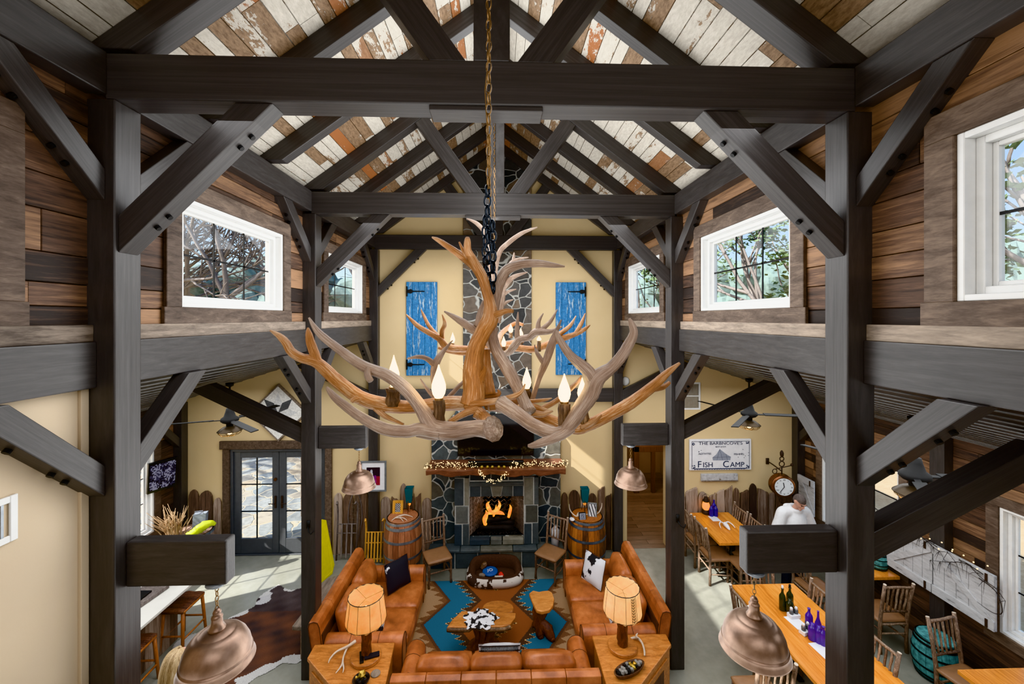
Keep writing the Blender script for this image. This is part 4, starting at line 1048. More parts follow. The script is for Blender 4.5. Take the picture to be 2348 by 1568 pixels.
# quilt star panel
st = thing('star_panel', 'diamond shaped wooden panel with an eight point grey and white star', 'wall art', (-4.36, 8.03, 2.84)); L = st.location
cx, cz, hd = -4.36, 2.84, .57; cr = math.cos(math.radians(0))
def rot45(u, v): return (cx+u, cz+v)
m_ = MB(); fr_ = [(cx, 7.985, cz+hd), (cx+hd, 7.985, cz), (cx, 7.985, cz-hd), (cx-hd, 7.985, cz)]
m_.prism(fr_, (0, .06, 0)); m_.build('frame', M['ledge'], st, .004, 1, world=L)
m_ = MB(); R1 = hd*.52
lt, dk, md = s3(214, 214, 214), s3(84, 86, 90), s3(156, 158, 162)
for k in range(8):
    a = math.pi/2+k*math.pi/4
    sd_ = hd*.37; tip = V((math.cos(a)*sd_*1.848, math.sin(a)*sd_*1.848))
    l_ = V((math.cos(a-.3927)*sd_, math.sin(a-.3927)*sd_)); r_ = V((math.cos(a+.3927)*sd_, math.sin(a+.3927)*sd_))
    P3 = lambda q: (cx+q[0], 7.982, cz+q[1])
    m_.col = (lt, dk, md, dk)[k % 4] if k < 4 else (md, dk, lt, dk)[k % 4]
    m_.add([P3((0, 0)), P3(l_), P3(tip), P3(r_)], [(0, 1, 2, 3)])
m_.build('star', M['print'], st, world=L)
m_ = MB(); m_.col = s3(228, 226, 222); q = hd*.92; m_.add([(cx, 7.9835, cz+q), (cx+q, 7.9835, cz), (cx, 7.9835, cz-q), (cx-q, 7.9835, cz)], [(0, 1, 2, 3)]); m_.build('ground_board', M['print'], st, world=L)
# painted sign
sg = thing('wall_sign', 'white tin wall sign with navy lettering reading fish camp', 'sign', (4.52, 8.03, 1.6)); L = sg.location
x0, x1, z0, z1 = 3.88, 5.16, 1.6, 2.23; ym = 8.0
m_ = MB(); m_.box(x0, ym+.004, z0, x1, 8.045, z1); m_.build('board', M['paper'], sg, .006, 2, world=L)
def stxt(body, size, cx, cz, mat=M['ink'], sx=1.0, par=sg):
    return text('lettering', body, size, mat, par, (cx-par.location.x, ym+.002-par.location.y, cz-par.location.z), (math.pi/2, 0, 0), .002, sx=sx)
def stroke(t, body, size, cx, cz, mat, sx=1.0, b=.003):
    o = stxt(body, size, cx, cz, mat, sx); return o
stxt("THE HARGROVE'S" if 0 else "THE BARBNCOVE'S", .085, 4.52, 2.145, sx=1.25)
stxt('BAIT & R.M', .034, 4.52, 2.075, sx=1.3); stxt('ACTIVITES', .05, 4.19, 1.935, sx=1.15); stxt('FISHING', .05, 4.9, 1.92, sx=1.15)
for wd, wc, cx_ in (('F', 'ISH', 4.05), ('C', 'AMP', 4.6)):
    stxt(wd, .185, cx_+.03, 1.715, sx=1.05); stxt(wc, .145, cx_+(.205 if wd == 'F' else .265), 1.705, sx=1.05)
m_ = MB()
for a, b, c, d in ((x0+.04, x1-.04, z1-.045, z1-.038), (x0+.04, x1-.04, z0+.03, z0+.037), (x0+.04, x0+.047, z0+.03, z1-.038), (x1-.047, x1-.04, z0+.03, z1-.038)): m_.box(a, ym, c, b, ym+.005, d)
for cx_, cz_, sx_, sz_ in ((x0+.05, z1-.05, 1, -1), (x1-.05, z1-.05, -1, -1), (x0+.05, z0+.04, 1, 1), (x1-.05, z0+.04, -1, 1)):
    for k in range(7): m_.ball((cx_+sx_*RN.uniform(0, .06), ym, cz_+sz_*RN.uniform(0, .06)), .011, 6, sy=.3)
for k in range(60): x = x0+.1+(x1-x0-.2)*k/60; m_.ball((x, ym, z0+.02+.012*abs(math.sin(k*1.1))), .011, 5, sy=.3)
for k in range(12): m_.ball((RN.choice((RN.uniform(3.95, 4.2), RN.uniform(4.85, 5.1))), ym, RN.uniform(1.85, 2.05)), .006, 5, sy=.3, sx=2)
m_.build('border', M['ink'], sg, world=L)
m_ = MB(); m_.prism([(4.36, ym+.001, 1.8), (4.72, ym+.001, 1.8), (4.73, ym+.001, 1.87), (4.63, ym+.001, 1.93), (4.5, ym+.001, 2.03), (4.43, ym+.001, 1.92), (4.35, ym+.001, 1.86)], (0, .004, 0)); m_.build('tent_drawing', M['inkpale'], sg, world=L)
m_ = MB()
for a, b in (((4.5, 2.03), (4.56, 1.8)), ((4.5, 2.03), (4.44, 1.8)), ((4.63, 1.93), (4.66, 1.8)), ((4.35, 1.86), (4.73, 1.87))): m_.tube([(a[0], ym, a[1]), (b[0], ym, b[1])], .002, 4)
m_.build('tent_lines', M['ink'], sg, world=L)
sp = thing('small_plank', 'small whitewashed plank hung below the printed sign', 'sign', (4.5, 8.04, 1.37)); L = sp.location
m_ = MB(); m_.box(4.12, 8.0, 1.37, 4.88, 8.05, 1.52); m_.build('board', M['whitewash'], sp, .006, 2, world=L); m_ = MB(); m_.box(4.12, 7.99, 1.37, 4.88, 8.0, 1.395); m_.tube([(4.5, 7.985, 1.41), (4.5, 7.985, 1.43)], .018, 8); m_.build('ledge', M['ledge'], sp, .003, 1, world=L)
def grille(name, label, x0, x1, z0, z1, face, n=11, bars=1):
    """face: 'Y-' on the rear wall or 'X+' on the stair wall; x0,x1 run along the wall"""
    f = (lambda a, b, c: (a, 8.05-b, c)) if face == 'Y-' else (lambda a, b, c: (-2.56+b, a, c))
    p = f((x0+x1)/2, 0, z0); t = thing(name, label, 'air vent', p); L = t.location
    def bx(m_, a0, a1, b0, b1, c0, c1):
        P, Q = f(a0, b0, c0), f(a1, b1, c1); m_.box(*[min(i, j) for i, j in zip(P, Q)], *[max(i, j) for i, j in zip(P, Q)])
    w_ = .035; m_ = MB()
    for q in ((x0, x0+w_, z0, z1), (x1-w_, x1, z0, z1), (x0+w_, x1-w_, z0, z0+w_), (x0+w_, x1-w_, z1-w_, z1)): bx(m_, q[0], q[1], .001, .014, q[2], q[3])
    if bars: bx(m_, x0+w_, x1-w_, .001, .012, (z0+z1)/2-.012, (z0+z1)/2+.012)
    m_.build('frame', M['white'], t, .003, 1, world=L)
    m_ = MB()
    for k in range(n): a = x0+w_+(x1-x0-2*w_)*(k+.5)/n; bx(m_, a-.006, a+.006, .001, .009, z0+w_, z1-w_)
    m_.build('louvre', M['hoop'], t, world=L)
grille('air_vent', 'white louvred air vent high on the rear wall of the right aisle', 3.75, 4.12, 2.83, 3.39, 'Y-')
grille('air_vent', 'white louvred air vent on the pale wall at the far left edge', 1.82, 2.19, 3.535, 3.775, 'X+', 5, 0)
mb = MB(); mb.lathe([(0, .03), (.05, .03), (.085, .018), (.095, .001)], (2.56, 8.045, 3.42), 24, Matrix.Rotation(math.pi/2, 3, 'X')); o = mb.build('smoke_alarm', M['white'], None, smooth=True, world=True); tag(o, 'round white alarm disc on the rear wall right of the chimney', 'alarm')
# ------------------------------------------------------------------ lounge
def cushion(mb, c, m, w, h, t, n=8, puff=1.0):
    """puffy square pillow: local X width, Z height, Y thickness"""
    c = V(c); b = len(mb.v); N = n+1
    for sgn in (-1, 1):
        for i in range(N):
            for j in range(N):
                u, v = i/n*2-1, j/n*2-1
                e = max(0, (1-abs(u)**3.2)*(1-abs(v)**3.2))**.5*puff
                pin = 1-.05*(1-abs(u))*abs(v)-.05*(1-abs(v))*abs(u)
                mb.v.append(c+m@V((u*w/2*pin, sgn*t/2*e, v*h/2*pin)))
    for q in (0, 1):
        for i in range(n):
            for j in range(n):
                k = b+q*N*N+i*N+j; mb.face([k, k+1, k+N+1, k+N])
def pill(name, label, c, m, w, h, t, mat, grp=None):
    o = thing(name, label, 'cushion', V(c)+m@V((0, 0, -h/2)), 0, grp)
    o.rotation_euler = m.to_euler()
    mb = MB(); cushion(mb, (0, 0, h/2), Matrix.Identity(3), w, h, t); mb.build('cover', mat, o, smooth=True)
    mb = MB(); q = [(-w/2, 0, 0), (w/2, 0, 0), (w/2, 0, h), (-w/2, 0, h), (-w/2, 0, 0)]; mb.tube(q, .006, 6); mb.build('piping', M['leatherdark'], o, smooth=True)
    return o
M['leatherdark'] = plain('dark_seam', srgb(70, 40, 24), .6)
def rbox(mb, x0, y0, z0, x1, y1, z1): mb.box(x0, y0, z0, x1, y1, z1)
def soft(name, mat, par, box, bev, puff=.02, m=None, off=(0, 0, 0)):
    """upholstered block: subdivided box with crowned faces"""
    x0, y0, z0, x1, y1, z1 = box; cx, cy, cz = (x0+x1)/2, (y0+y1)/2, (z0+z1)/2
    bm = bmesh.new(); bmesh.ops.create_cube(bm, size=1)
    bmesh.ops.subdivide_edges(bm, edges=bm.edges[:], cuts=7, use_grid_fill=True)
    sx, sy, sz = x1-x0, y1-y0, z1-z0
    for v in bm.verts:
        u = v.co*2; q = V((u.x*sx/2, u.y*sy/2, u.z*sz/2)); d = V((0, 0, 0))
        k = lambda a, b: (1-a*a)*(1-b*b)
        if abs(u.z) > .99: q.z += math.copysign(puff*k(u.x, u.y), u.z)
        if abs(u.y) > .99: q.y += math.copysign(puff*k(u.x, u.z), u.y)
        if abs(u.x) > .99: q.x += math.copysign(puff*.7*k(u.y, u.z), u.x)
        # round the corners
        for ax, s_ in ((0, sx), (1, sy), (2, sz)):
            pass
        ex = [max(0, abs(q[i])-((sx, sy, sz)[i]/2-bev)) for i in range(3)]
        e = V(ex)
        if sum(1 for w in ex if w > 1e-6) >= 2 and e.length > bev:
            sc = bev/e.length
            q = V([math.copysign(abs(q[i])-ex[i]+ex[i]*sc, q[i]) for i in range(3)])
        v.co = q
    if m is not None:
        for v in bm.verts: v.co = m@v.co
    for v in bm.verts: v.co += V((cx, cy, cz))+V(off)
    me = bpy.data.meshes.new(name); bm.to_mesh(me); bm.free(); me.materials.append(mat)
    for p in me.polygons: p.use_smooth = True
    o = bpy.data.objects.new(name, me); COL.objects.link(o); o.parent = par
    return o
def sofa(label, loc, rz, W, Dp, nseat, nback, nseam):
    """front faces +Y"""
    t = thing('leather_sofa', label, 'sofa', loc, rz, 'cognac leather sofas around the rug')
    Lm = M['leather']; aw = .23; y0, y1 = -Dp/2, Dp/2
    mb = MB(); mb.box(-W/2+.02, y0+.1, .09, W/2-.02, y1-.03, .3); mb.build('sofa_base', Lm, t, .02, 3)
    for sx in (-1, 1):
        for yy in (y0+.14, y1-.1):
            mb = MB(); mb.lathe([(.022, 0), (.03, .09)], (sx*(W/2-.08), yy, 0), 10); mb.build('foot', M['brownboard'], t)
        xa = sx*(W/2-aw/2)
        mb = MB(); pr = [(-aw/2, .08), (-aw/2, .5)]+[(aw/2*math.cos(math.pi-a*math.pi/8), .5+.12*math.sin(a*math.pi/8)) for a in range(1, 8)]+[(aw/2, .5), (aw/2, .08)]
        mb.prism([(xa+px, y0+.1, pz) for px, pz in pr], (0, Dp-.12, 0)); o = mb.build('armrest', Lm, t, .02, 3, smooth=True)
        s_ = MB()
        for yy in (y0+Dp*.38, y0+Dp*.7): s_.tube([(xa+px*1.004, yy, pz+.001) for px, pz in pr[1:-1]], .003, 5)
        s_.tube([(xa+px*.94, y1-.021, .08+(pz-.08)*.985) for px, pz in pr], .005, 5)
        s_.build('seam', M['leatherdark'], o)
    # tall back leaning outward, in upholstered panels
    m = Matrix.Rotation(math.radians(9), 3, 'X')
    mb = MB()
    pw = W/nseam
    bk = None
    prof = [(-.075, .1), (-.085, .8), (-.06, .86), (.0, .875), (.05, .86), (.07, .8), (.07, .1)]
    mb = MB()
    for k in range(nseam):
        xa, xb = -W/2+pw*k, -W/2+pw*(k+1)
        mb.prism([(xa+.002, y0+.09+py-(pz-.1)*.13, pz) for py, pz in prof], (pw-.004, 0, 0))
    bk = mb.build('sofa_back', Lm, t, .008, 3)
    mb = MB(); mb.box(-W/2+.01, y0+.06, .11, W/2-.01, y0+.1, .7)
    for xx in (-W/2-.003, W/2+.003): mb.tube([(xx, y0+.09+py*.9-(pz-.1)*.13, pz*.99) for py, pz in prof], .005, 5)
    mb.build('seam', M['leatherdark'], bk)
    iw = W-2*aw
    for k in range(nseat):
        a = -iw/2+iw*k/nseat; soft('seat_cushion', Lm, t, (a+.004, y0+.2, .3, a+iw/nseat-.004, y1+.0, .46), .045, .02)
    for k in range(nback):
        a = -iw/2+iw*k/nback
        mm = Matrix.Rotation(math.radians(12), 3, 'X')
        soft('back_cushion', Lm, t, (a+.006, y0+.17, .46, a+iw/nback-.006, y0+.37, .84), .07, .035, mm, (0, -.01, .01))
    return t
sofa('cognac leather sofa with its panelled back towards the camera', (-.035, 4.72, 0), 0, 2.26, .82, 3, 3, 6)
sofa('cognac leather sofa on the left side of the rug, black and white cushion on it', (-1.775, 5.92, 0), -math.pi/2, 1.64, 1.12, 2, 2, 4)
sofa('cognac leather sofa on the right side of the rug, white cushion on it', (1.62, 5.97, 0), math.pi/2, 1.66, 1.1, 2, 2, 4)
def mrot(ax, ay, az): return (Matrix.Rotation(az, 3, 'Z') @ Matrix.Rotation(ay, 3, 'Y') @ Matrix.Rotation(ax, 3, 'X'))
pill('hide_cushion', 'black cowhide cushion with a white streak on the left sofa, by its far arm', (-1.6, 6.32, .68), mrot(-.3, .05, math.radians(52)), .44, .42, .13, M['cowblack'])
pill('hide_cushion', 'white cowhide cushion with black patches on the right sofa, by its far arm', (1.5, 6.33, .68), mrot(-.3, -.05, math.radians(-58)), .44, .44, .13, M['cowwhite'])
pill('hide_cushion', 'white and black cushion half hidden behind the left table lamp', (-1.66, 5.5, .67), mrot(-.3, 0, math.radians(100)), .42, .4, .12, M['cowwhite'])
pill('hide_cushion', 'white and black cushion half hidden behind the right table lamp', (1.62, 5.6, .67), mrot(-.3, .1, math.radians(-100)), .42, .4, .12, M['cowwhite'])
kn = thing('knit_cushion', 'white cushion with black stitched bands on the sofa facing the fire', 'cushion', (.0, 4.8, .46)); kn.rotation_euler = (math.radians(14), 0, 0)
mb = MB(); cushion(mb, (0, 0, .21), Matrix.Identity(3), .5, .42, .14); mb.build('cover', M['paper'], kn, smooth=True)
mb = MB()
for k in range(26): mb.box(-.22+k*.0172, -.056, .355, -.22+k*.0172+.009, -.02, .395)
mb.tube([(-.24, -.03, .35), (.24, -.03, .35)], .006, 5); mb.tube([(-.24, -.02, .405), (.24, -.02, .405)], .006, 5); mb.build('stitched_band', M['blackplastic'], kn)
# rug
RX0, RX1, RY0, RY1 = -1.72, 1.6, 5.46, 7.15
st_ = .0125; nx, ny = int((RX1-RX0)/st_), int((RY1-RY0)/st_)
cr, cb_, cd, cc_, ct, cbr = s3(140, 80, 40), s3(44, 106, 136), s3(78, 56, 42), s3(206, 172, 122), s3(172, 140, 108), s3(124, 88, 62)
def tri(v): v = v % 1; return 1-abs(2*v-1)
def rugc(x, y):
    d = abs(x+.06); t = tri((7.15-y)/1.02); e = d-(.6-.36*t); f = d-(1.1-.35*t)
    if e < 0:
        for yc in (7.2, 6.13, 5.1):
            q = d+abs(y-yc)*.95; 
            if q < .2: return ct
            z = q-.2-.12*tri(y/.085+.5)
            if z < .012: return cd
            if z < .03 and q < .36: return cc_
        return cr
    z = e-.05-.13*tri(y/.1)
    if z < 0: return cd
    if z < .018: return cc_
    if f < 0: return cb_
    if f < .07+.13*tri(y/.13+.3): return cbr if f > .05 else s3(96, 66, 48)
    if d > 1.42+.1*tri(y/.5): return cd
    return ct
vs = [(RX0+i*st_, RY0+j*st_, .012) for j in range(ny+1) for i in range(nx+1)]
rg = MB(); rg.v = [V(p) for p in vs]
for j in range(ny):
    for i in range(nx):
        rg.col = rugc(RX0+(i+.5)*st_, RY0+(j+.5)*st_); k = j*(nx+1)+i; rg.face([k, k+1, k+nx+2, k+nx+1])
rg.col = cd; rg.box(RX0, RY0, 0, RX0+nx*st_, RY0+ny*st_, .0115)
o = rg.build('woven_rug', M['rug'], None, world=True); tag(o, 'woven southwestern rug with turquoise zigzags and rust diamonds between the sofas', 'rug')
# corner tables with cupboards
def wedge(label, pts, door):
    xs = [p[0] for p in pts]; ys = [p[1] for p in pts]; c = ((min(xs)+max(xs))/2, (min(ys)+max(ys))/2, 0)
    t = thing('corner_table', label, 'side table', c, 0, 'corner tables beside the near sofa')
    mb = MB(); mb.cur = .5; mb.prism([(x, y, .575) for x, y in pts], (0, 0, .045)); mb.build('tabletop', M['oak'], t, .008, 2, world=t.location)
    cx, cy = c[0], c[1]; q = [(cx+(x-cx)*.95, cy+(y-cy)*.95) for x, y in pts]
    mb = MB(); mb.prism([(x, y, .04) for x, y in q], (0, 0, .534)); mb.build('cabinet', M['oak'], t, .006, 1, world=t.location)
    mb = MB(); mb.prism([(x, y, 0) for x, y in [(cx+(x-cx)*.9, cy+(y-cy)*.9) for x, y in pts]], (0, 0, .04)); mb.build('plinth', M['brownboard'], t, world=t.location)
    a, b = V((*q[door], 0)), V((*q[door+1], 0)); d = (b-a).normalized(); nrm = V((d.y, -d.x, 0)); nrm = nrm if nrm.dot((a+b)/2-V((cx, cy, 0))) > 0 else -nrm
    mm = Matrix((d, nrm, V((0, 0, 1)))).transposed(); L = (b-a).length; m_ = (a+b)/2
    mb = MB(); mb.obox(m_+nrm*.008+V((0, 0, .3)), L*.8, .016, .44, mm); ob = mb.build('door', M['oak'], t, .004, 1, world=t.location)
    mb = MB(); mb.obox(m_+nrm*.018+V((0, 0, .3)), L*.55, .006, .3, mm); mb.build('door_panel', M['brownboard'], ob, .003, 1, world=t.location)
    return t
wedge('honey wooden corner table under the left lamp, with a forked antler on it', [(-2.31, 5.06), (-2.31, 4.86), (-1.62, 4.26), (-1.25, 4.26), (-1.32, 5.06)], 1)
wedge('honey wooden corner table under the right lamp, with a stone filled tray on it', [(1.19, 5.09), (1.19, 4.26), (1.44, 4.26), (2.15, 4.92), (2.15, 5.09)], 2)
TZ = .6205
def lamp_(label, x, y, stem, mat, lace):
    t = thing('table_lamp', label, 'table lamp', (x, y, TZ))
    mb = MB(); mb.lathe([(.17, 0), (.178, .01), (.178, .04), (.17, .05), (0, .05)], n=28, sx=1, sy=.92); mb.build('lamp_base', M['oak'], t, .0, smooth=False)
    mb = MB(); n = 5 if stem == 'square' else 12
    mb.tube([(.0+.004*math.sin(k*1.7), 0, .05+.042*k) for k in range(11)], [.066*(1+.07*RN.uniform(-1, 1)) for _ in range(11)], n, True, .07); mb.build('lamp_stem', M['stump'], t, .004, smooth=stem != 'square')
    mb = MB(); N = 40; b = len(mb.v)
    prof = [(.226, .455), (.233, .48), (.228, .54), (.216, .63), (.203, .73), (.2, .765)]
    mb.lathe([(r, z) for r, z in prof]+[(r-.004, z) for r, z in prof[::-1]], n=N)
    mb.f = [f for f in mb.f if len(f) == 4]; mb.r = mb.r[:len(mb.f)]; mb.c = mb.c[:len(mb.f)]
    for i, p in enumerate(mb.v):
        if p.z < .46: p.z += .012*math.sin((i % N)*1.9)
        if p.z > .755: p.z += .006*math.sin((i % N)*2.3)
    sh = mb.build('lamp_shade', mat, t, smooth=True)
    mb = MB(); mb.torus((0, 0, .763), .201, .005, n=36, k=5); mb.torus((0, 0, .46), .228, .003, n=36, k=5)
    for k in range(10):
        a = k*math.pi/5+.2; mb.tube([(math.cos(a)*(r+.002), math.sin(a)*(r+.002), z) for r, z in prof], .0022, 4)
    for k in range(3):
        a = k*2*math.pi/3+.4; mb.tube([(0, 0, .72), (math.cos(a)*.2, math.sin(a)*.2, .763)], .0025, 4)
    mb.build('wire_frame', M['darktwig'], sh)
    mb = MB(); mb.torus((0, 0, .615), .07, .0022, Matrix.Rotation(math.pi/2, 3, 'X'), 18, 4); mb.tube([(0, 0, .42), (0, 0, .52)], .016, 8); mb.build('harp', M['brass'], t)
    mb = MB(); mb.lathe([(.014, .5), (.018, .52), (.032, .56), (.034, .59), (.022, .62), (0, .632)], n=14); mb.build('bulb', M['bulbsoft'], t, smooth=True)
    if lace:
        mb = MB(); a0 = math.radians(-72)
        for k in range(9):
            z = .48+k*.03; r = .237-(z-.48)*.12
            for s_ in (-1, 1): mb.tube([(math.cos(a0)*r, math.sin(a0)*r, z), (math.cos(a0+s_*.1)*r, math.sin(a0+s_*.1)*r, z+.025)], .0028, 4)
        for s_ in (-1, 0, 1): mb.tube([(math.cos(a0+s_*.1)*(.237-(z-.48)*.12), math.sin(a0+s_*.1)*(.237-(z-.48)*.12), z) for z in (.48, .55, .65, .75)], .0025, 4)
        mb.build('lacing', M['darktwig'], sh)
    return t
lamp_('table lamp with amber rawhide shade on square log stem, on the left corner table', -1.60, 4.83, 'square', M['shade'], False)
lamp_('table lamp with paler laced rawhide shade on round log stem, on the right corner table', 1.52, 4.88, 'round', M['shade2'], True)
def onZ(pts, z): return [(*atZ(px, py, z)[:2], z, r) for px, py, r in pts]
def single(name, label, cat, mb, mat, smooth=True, bevel=0, grp=None, kind=None):
    o = mb.build(name, mat, None, bevel, smooth=smooth, world=True); return tag(o, label, cat, grp, kind)
mb = MB(); z = TZ+.02
stube(mb, onZ([(815, 1470, .02), (797, 1482, .016), (772, 1494, .012), (757, 1510, .009), (753, 1520, .003)], z+.02)); stube(mb, onZ([(797, 1482, .014), (788, 1505, .011), (784, 1524, .011), (770, 1543, .004)], z)); stube(mb, onZ([(786, 1518, .011), (788, 1532, .008), (786, 1542, .003)], z))
single('antler_shed', 'pale forked deer antler lying on the left corner table', 'antler', mb, M['bone'])
mb = MB(); stube(mb, onZ([(1437, 1469, .008), (1450, 1463, .014), (1462, 1463, .016), (1472, 1474, .013), (1477, 1490, .012), (1478, 1503, .009)], z+.005)); stube(mb, onZ([(1462, 1463, .012), (1459, 1457, .012), (1462, 1452, .006)], z+.03))
single('antler_shed', 'pale curved bone antler lying on the right corner table', 'antler', mb, M['bone'])
for nm, px, py, a, sx, lb, mt in (('remote_control', 829, 1507, .35, .045, 'slim black remote control leaning on the left lamp base', 'blackplastic'), ('eyeglass_case', 853, 1503, -1.25, .07, 'dark case with white patches lying on the left lamp base', 'cowblack')):
    p = atZ(px, py, TZ+.06); mb = MB(); mb.obox((p.x, p.y, TZ+.062), sx, .17, .022, Matrix.Rotation(a, 3, 'Z')); single(nm, lb, 'remote' if nm[0] == 'r' else 'case', mb, M[mt], False, .006)
p = atZ(861, 1545, TZ); mb = MB(); mb.lathe([(.052, 0), (.055, .006), (.05, .012), (0, .012)], (p.x, p.y, TZ), 24); single('coaster', 'small pale round coaster on the left corner table', 'coaster', mb, M['ledge'], False)
p = atZ(828, 1563, TZ); t = thing('mineral_dish', 'dish of dark rocks with a gold nugget on the left corner table', 'dish', (p.x, p.y, TZ))
mb = MB(); mb.lathe([(.06, 0), (.085, .015), (.095, .035), (.088, .035), (.06, .012), (0, .01)], n=24); mb.build('dish', M['iron'], t, smooth=True)
for k in range(9):
    a = k*2.4; r = .02+.045*(k % 3)/2; mb = MB(); mb.ball((math.cos(a)*r, math.sin(a)*r, .045), RN.uniform(.022, .032), 7, jit=.25); mb.build('rock', M['gold'] if k in (0, 4) else M['ember'], t)
mb = MB(); mb.ball((0.01, 0, .085), .036, 8, jit=.25, sz=1.2); mb.build('gold_nugget', M['gold'], t)
p = atZ(1443, 1541, TZ); t = thing('dough_bowl', 'long wooden dough bowl filled with grey and gold stones on the right table', 'bowl', (p.x, p.y, TZ), math.radians(24))
mb = MB(); mb.lathe([(.5, .0), (.85, .01), (1, .055), (.93, .057), (.75, .022), (0, .018)], n=28, sx=.215, sy=.085); mb.build('bowl', M['brownboard'], t, smooth=True)
for k in range(26):
    x = -.16+.32*(k % 9)/8; y = (-.04, 0, .042)[k//9]*(1-abs(x)/.26); mb = MB(); mb.ball((x, y, .05+RN.uniform(0, .012)), RN.uniform(.018, .03), 7, jit=.22); mb.build('stone', M['gold'] if k in (5, 14, 15, 23) else M['rock'] if k % 3 else M['ember'], t)
# live-edge coffee table
t = thing('coffee_table', 'live edge slab coffee table on a gnarled stump, speckled fur laid across it', 'coffee table', (-.24, 5.66, .012))
L = t.location
tz = .46
ed = [(1025, 1437), (1036, 1421), (1056, 1403), (1058, 1400), (1120, 1402), (1183, 1405), (1181, 1416), (1170, 1431), (1150, 1436), (1112, 1437), (1085, 1432), (1070, 1438)]
mb = MB(); mb.cur = .5; mb.prism([(*atZ(a, b, tz)[:2], tz-.06) for a, b in ed], (0, 0, .06)); sl = mb.build('tabletop', M['oak'], t, .01, 2, world=L)
mb = MB(); q = [atZ(a, b, tz) for a, b in ed]
stube(mb, [(p.x, p.y-.004, tz-.035, .028+.008*math.sin(k*3)) for k, p in enumerate([q[0], q[11], q[10], q[9], q[8], q[7]])], 5, 8, .15); mb.build('bark_edge', M['bark'], sl, smooth=True, world=L)
mb = MB(); ed2 = [(1108+36*math.cos(a)*1.0+34, 1397+17*math.sin(a)) for a in [k*math.pi/8 for k in range(16)]]
mb.cur = .4; mb.prism([(*atZ(a, b, tz-.03)[:2], tz-.07) for a, b in ed2], (0, .03, 0.045)); mb.build('round_slab', M['oak'], t, .01, 2, world=L)
mb = MB()
for k in range(9):
    a = k*.7; r0 = RN.uniform(.1, .15); stube(mb, [(-.22+math.cos(a)*r0*1.05, 5.65+math.sin(a)*r0, .05, .06), (-.22+math.cos(a+.3)*r0*.7, 5.65+math.sin(a+.3)*r0*.7, .2, .045), (-.22+math.cos(a+.5)*r0*1.2, 5.65+math.sin(a+.5)*r0*1.1, .41, .05)], 4, 8, .12)
mb.ball((-.22, 5.65, .2), .11, 10, sz=1.5, jit=.1); mb.build('stump_base', M['stump'], t, smooth=True, world=L)
mb = MB(); mb.lathe([(.24, .014), (.25, .03), (.245, .055), (.2, .06), (0, .06)], (-.22, 5.62, 0), 28); mb.build('foot_disc', M['stump'], t, smooth=False, world=L)
fu = MB(); n = 26; cx, cy = -.27, 5.62
pts = []; fs = []
for i in range(n+1):
    for j in range(n+1):
        u, v = i/n*2-1, j/n*2-1; a = math.atan2(v, u); rr = 1+.1*math.sin(a*5+.6)+.09*math.sin(a*11+1)+.05*math.sin(a*19)
        m_ = max(abs(u), abs(v)); nr = math.hypot(u, v) or 1; x = u/nr*m_*rr*.23; y = v/nr*m_*rr*.19
        dr = max(0, -(y+.15)) ; pts.append((cx+x, cy+y, tz+.008+.02*abs(math.sin(x*34)*math.sin(y*29))*(1.2-m_)+.01*(1-m_)))
for i in range(n):
    for j in range(n): k = i*(n+1)+j; fs.append((k, k+1, k+n+2, k+n+1))
fu.add(pts, fs); o = fu.build('fur_throw', M['cowfur'], None, smooth=True, world=True); tag(o, 'speckled black and white fur pelt laid on the coffee table', 'fur')
b = o.modifiers.new('thick', 'SOLIDIFY'); b.thickness = .006
# carved root side table
t = thing('root_table', 'small side table with a flat stump slab top on a twisted carved root', 'side table', (.63, 5.92, .012)); L = t.location; tz = .5
ed = [(1213, 1360), (1222, 1353), (1236, 1356), (1246, 1354), (1258, 1353), (1266, 1358), (1271, 1372), (1268, 1388), (1260, 1398), (1242, 1402), (1230, 1398), (1222, 1382)]
mb = MB(); mb.cur = .8; mb.prism([(*atZ(a, b, tz)[:2], tz-.05) for a, b in ed], (0, 0, .05)); mb.build('tabletop', M['oak'], t, .012, 2, world=L)
mb = MB()
for q in ([(.6, 5.93, .45, .1), (.56, 5.9, .33, .075), (.58, 5.88, .18, .07), (.6, 5.84, .05, .06), (.62, 5.8, .03, .03)], [(.64, 5.95, .45, .08), (.66, 5.92, .34, .06), (.6, 5.9, .22, .065), (.7, 5.85, .12, .08), (.76, 5.78, .05, .055), (.78, 5.74, .035, .03)], [(.58, 5.9, .2, .05), (.54, 5.98, .1, .05), (.52, 6.04, .035, .035)], [(.72, 5.84, .13, .07), (.73, 5.92, .08, .06), (.74, 6.0, .035, .03)]):
    stube(mb, q, 5, 9, .08)
mb.build('carved_root', M['stump2'] if 'stump2' in M else M['stump'], t, smooth=True, world=L)
# pet bed with toys
t = thing('pet_bed', 'brown plush pet bed with cow print sides in front of the hearth', 'pet bed', (-.08, 7.2, 0)); L = t.location
def oval(rx, ry, n=36): return [(math.copysign(abs(math.cos(a))**.7, math.cos(a))*rx, math.copysign(abs(math.sin(a))**.7, math.sin(a))*ry) for a in [2*math.pi*k/n for k in range(n)]]
def ring(mb, rx, ry, rad, zf, n=36, k=10):
    ov = oval(rx, ry, n); b = len(mb.v)
    for i, (x, y) in enumerate(ov):
        back = (y/ry+1)/2; h = zf(x/rx, y/ry); d = V((x/rx**2, y/ry**2, 0)).normalized()
        for j in range(k):
            a = 2*math.pi*j/k; mb.v.append(V((x, y, 0))+d*math.cos(a)*rad+V((0, 0, h/2+math.sin(a)*h/2)))
    for i in range(n):
        for j in range(k): mb.face([b+i*k+j, b+((i+1) % n)*k+j, b+((i+1) % n)*k+(j+1) % k, b+i*k+(j+1) % k])
zf = lambda u, v: .17+.13*max(0, min(1, v*1.2+.35))-.0*u
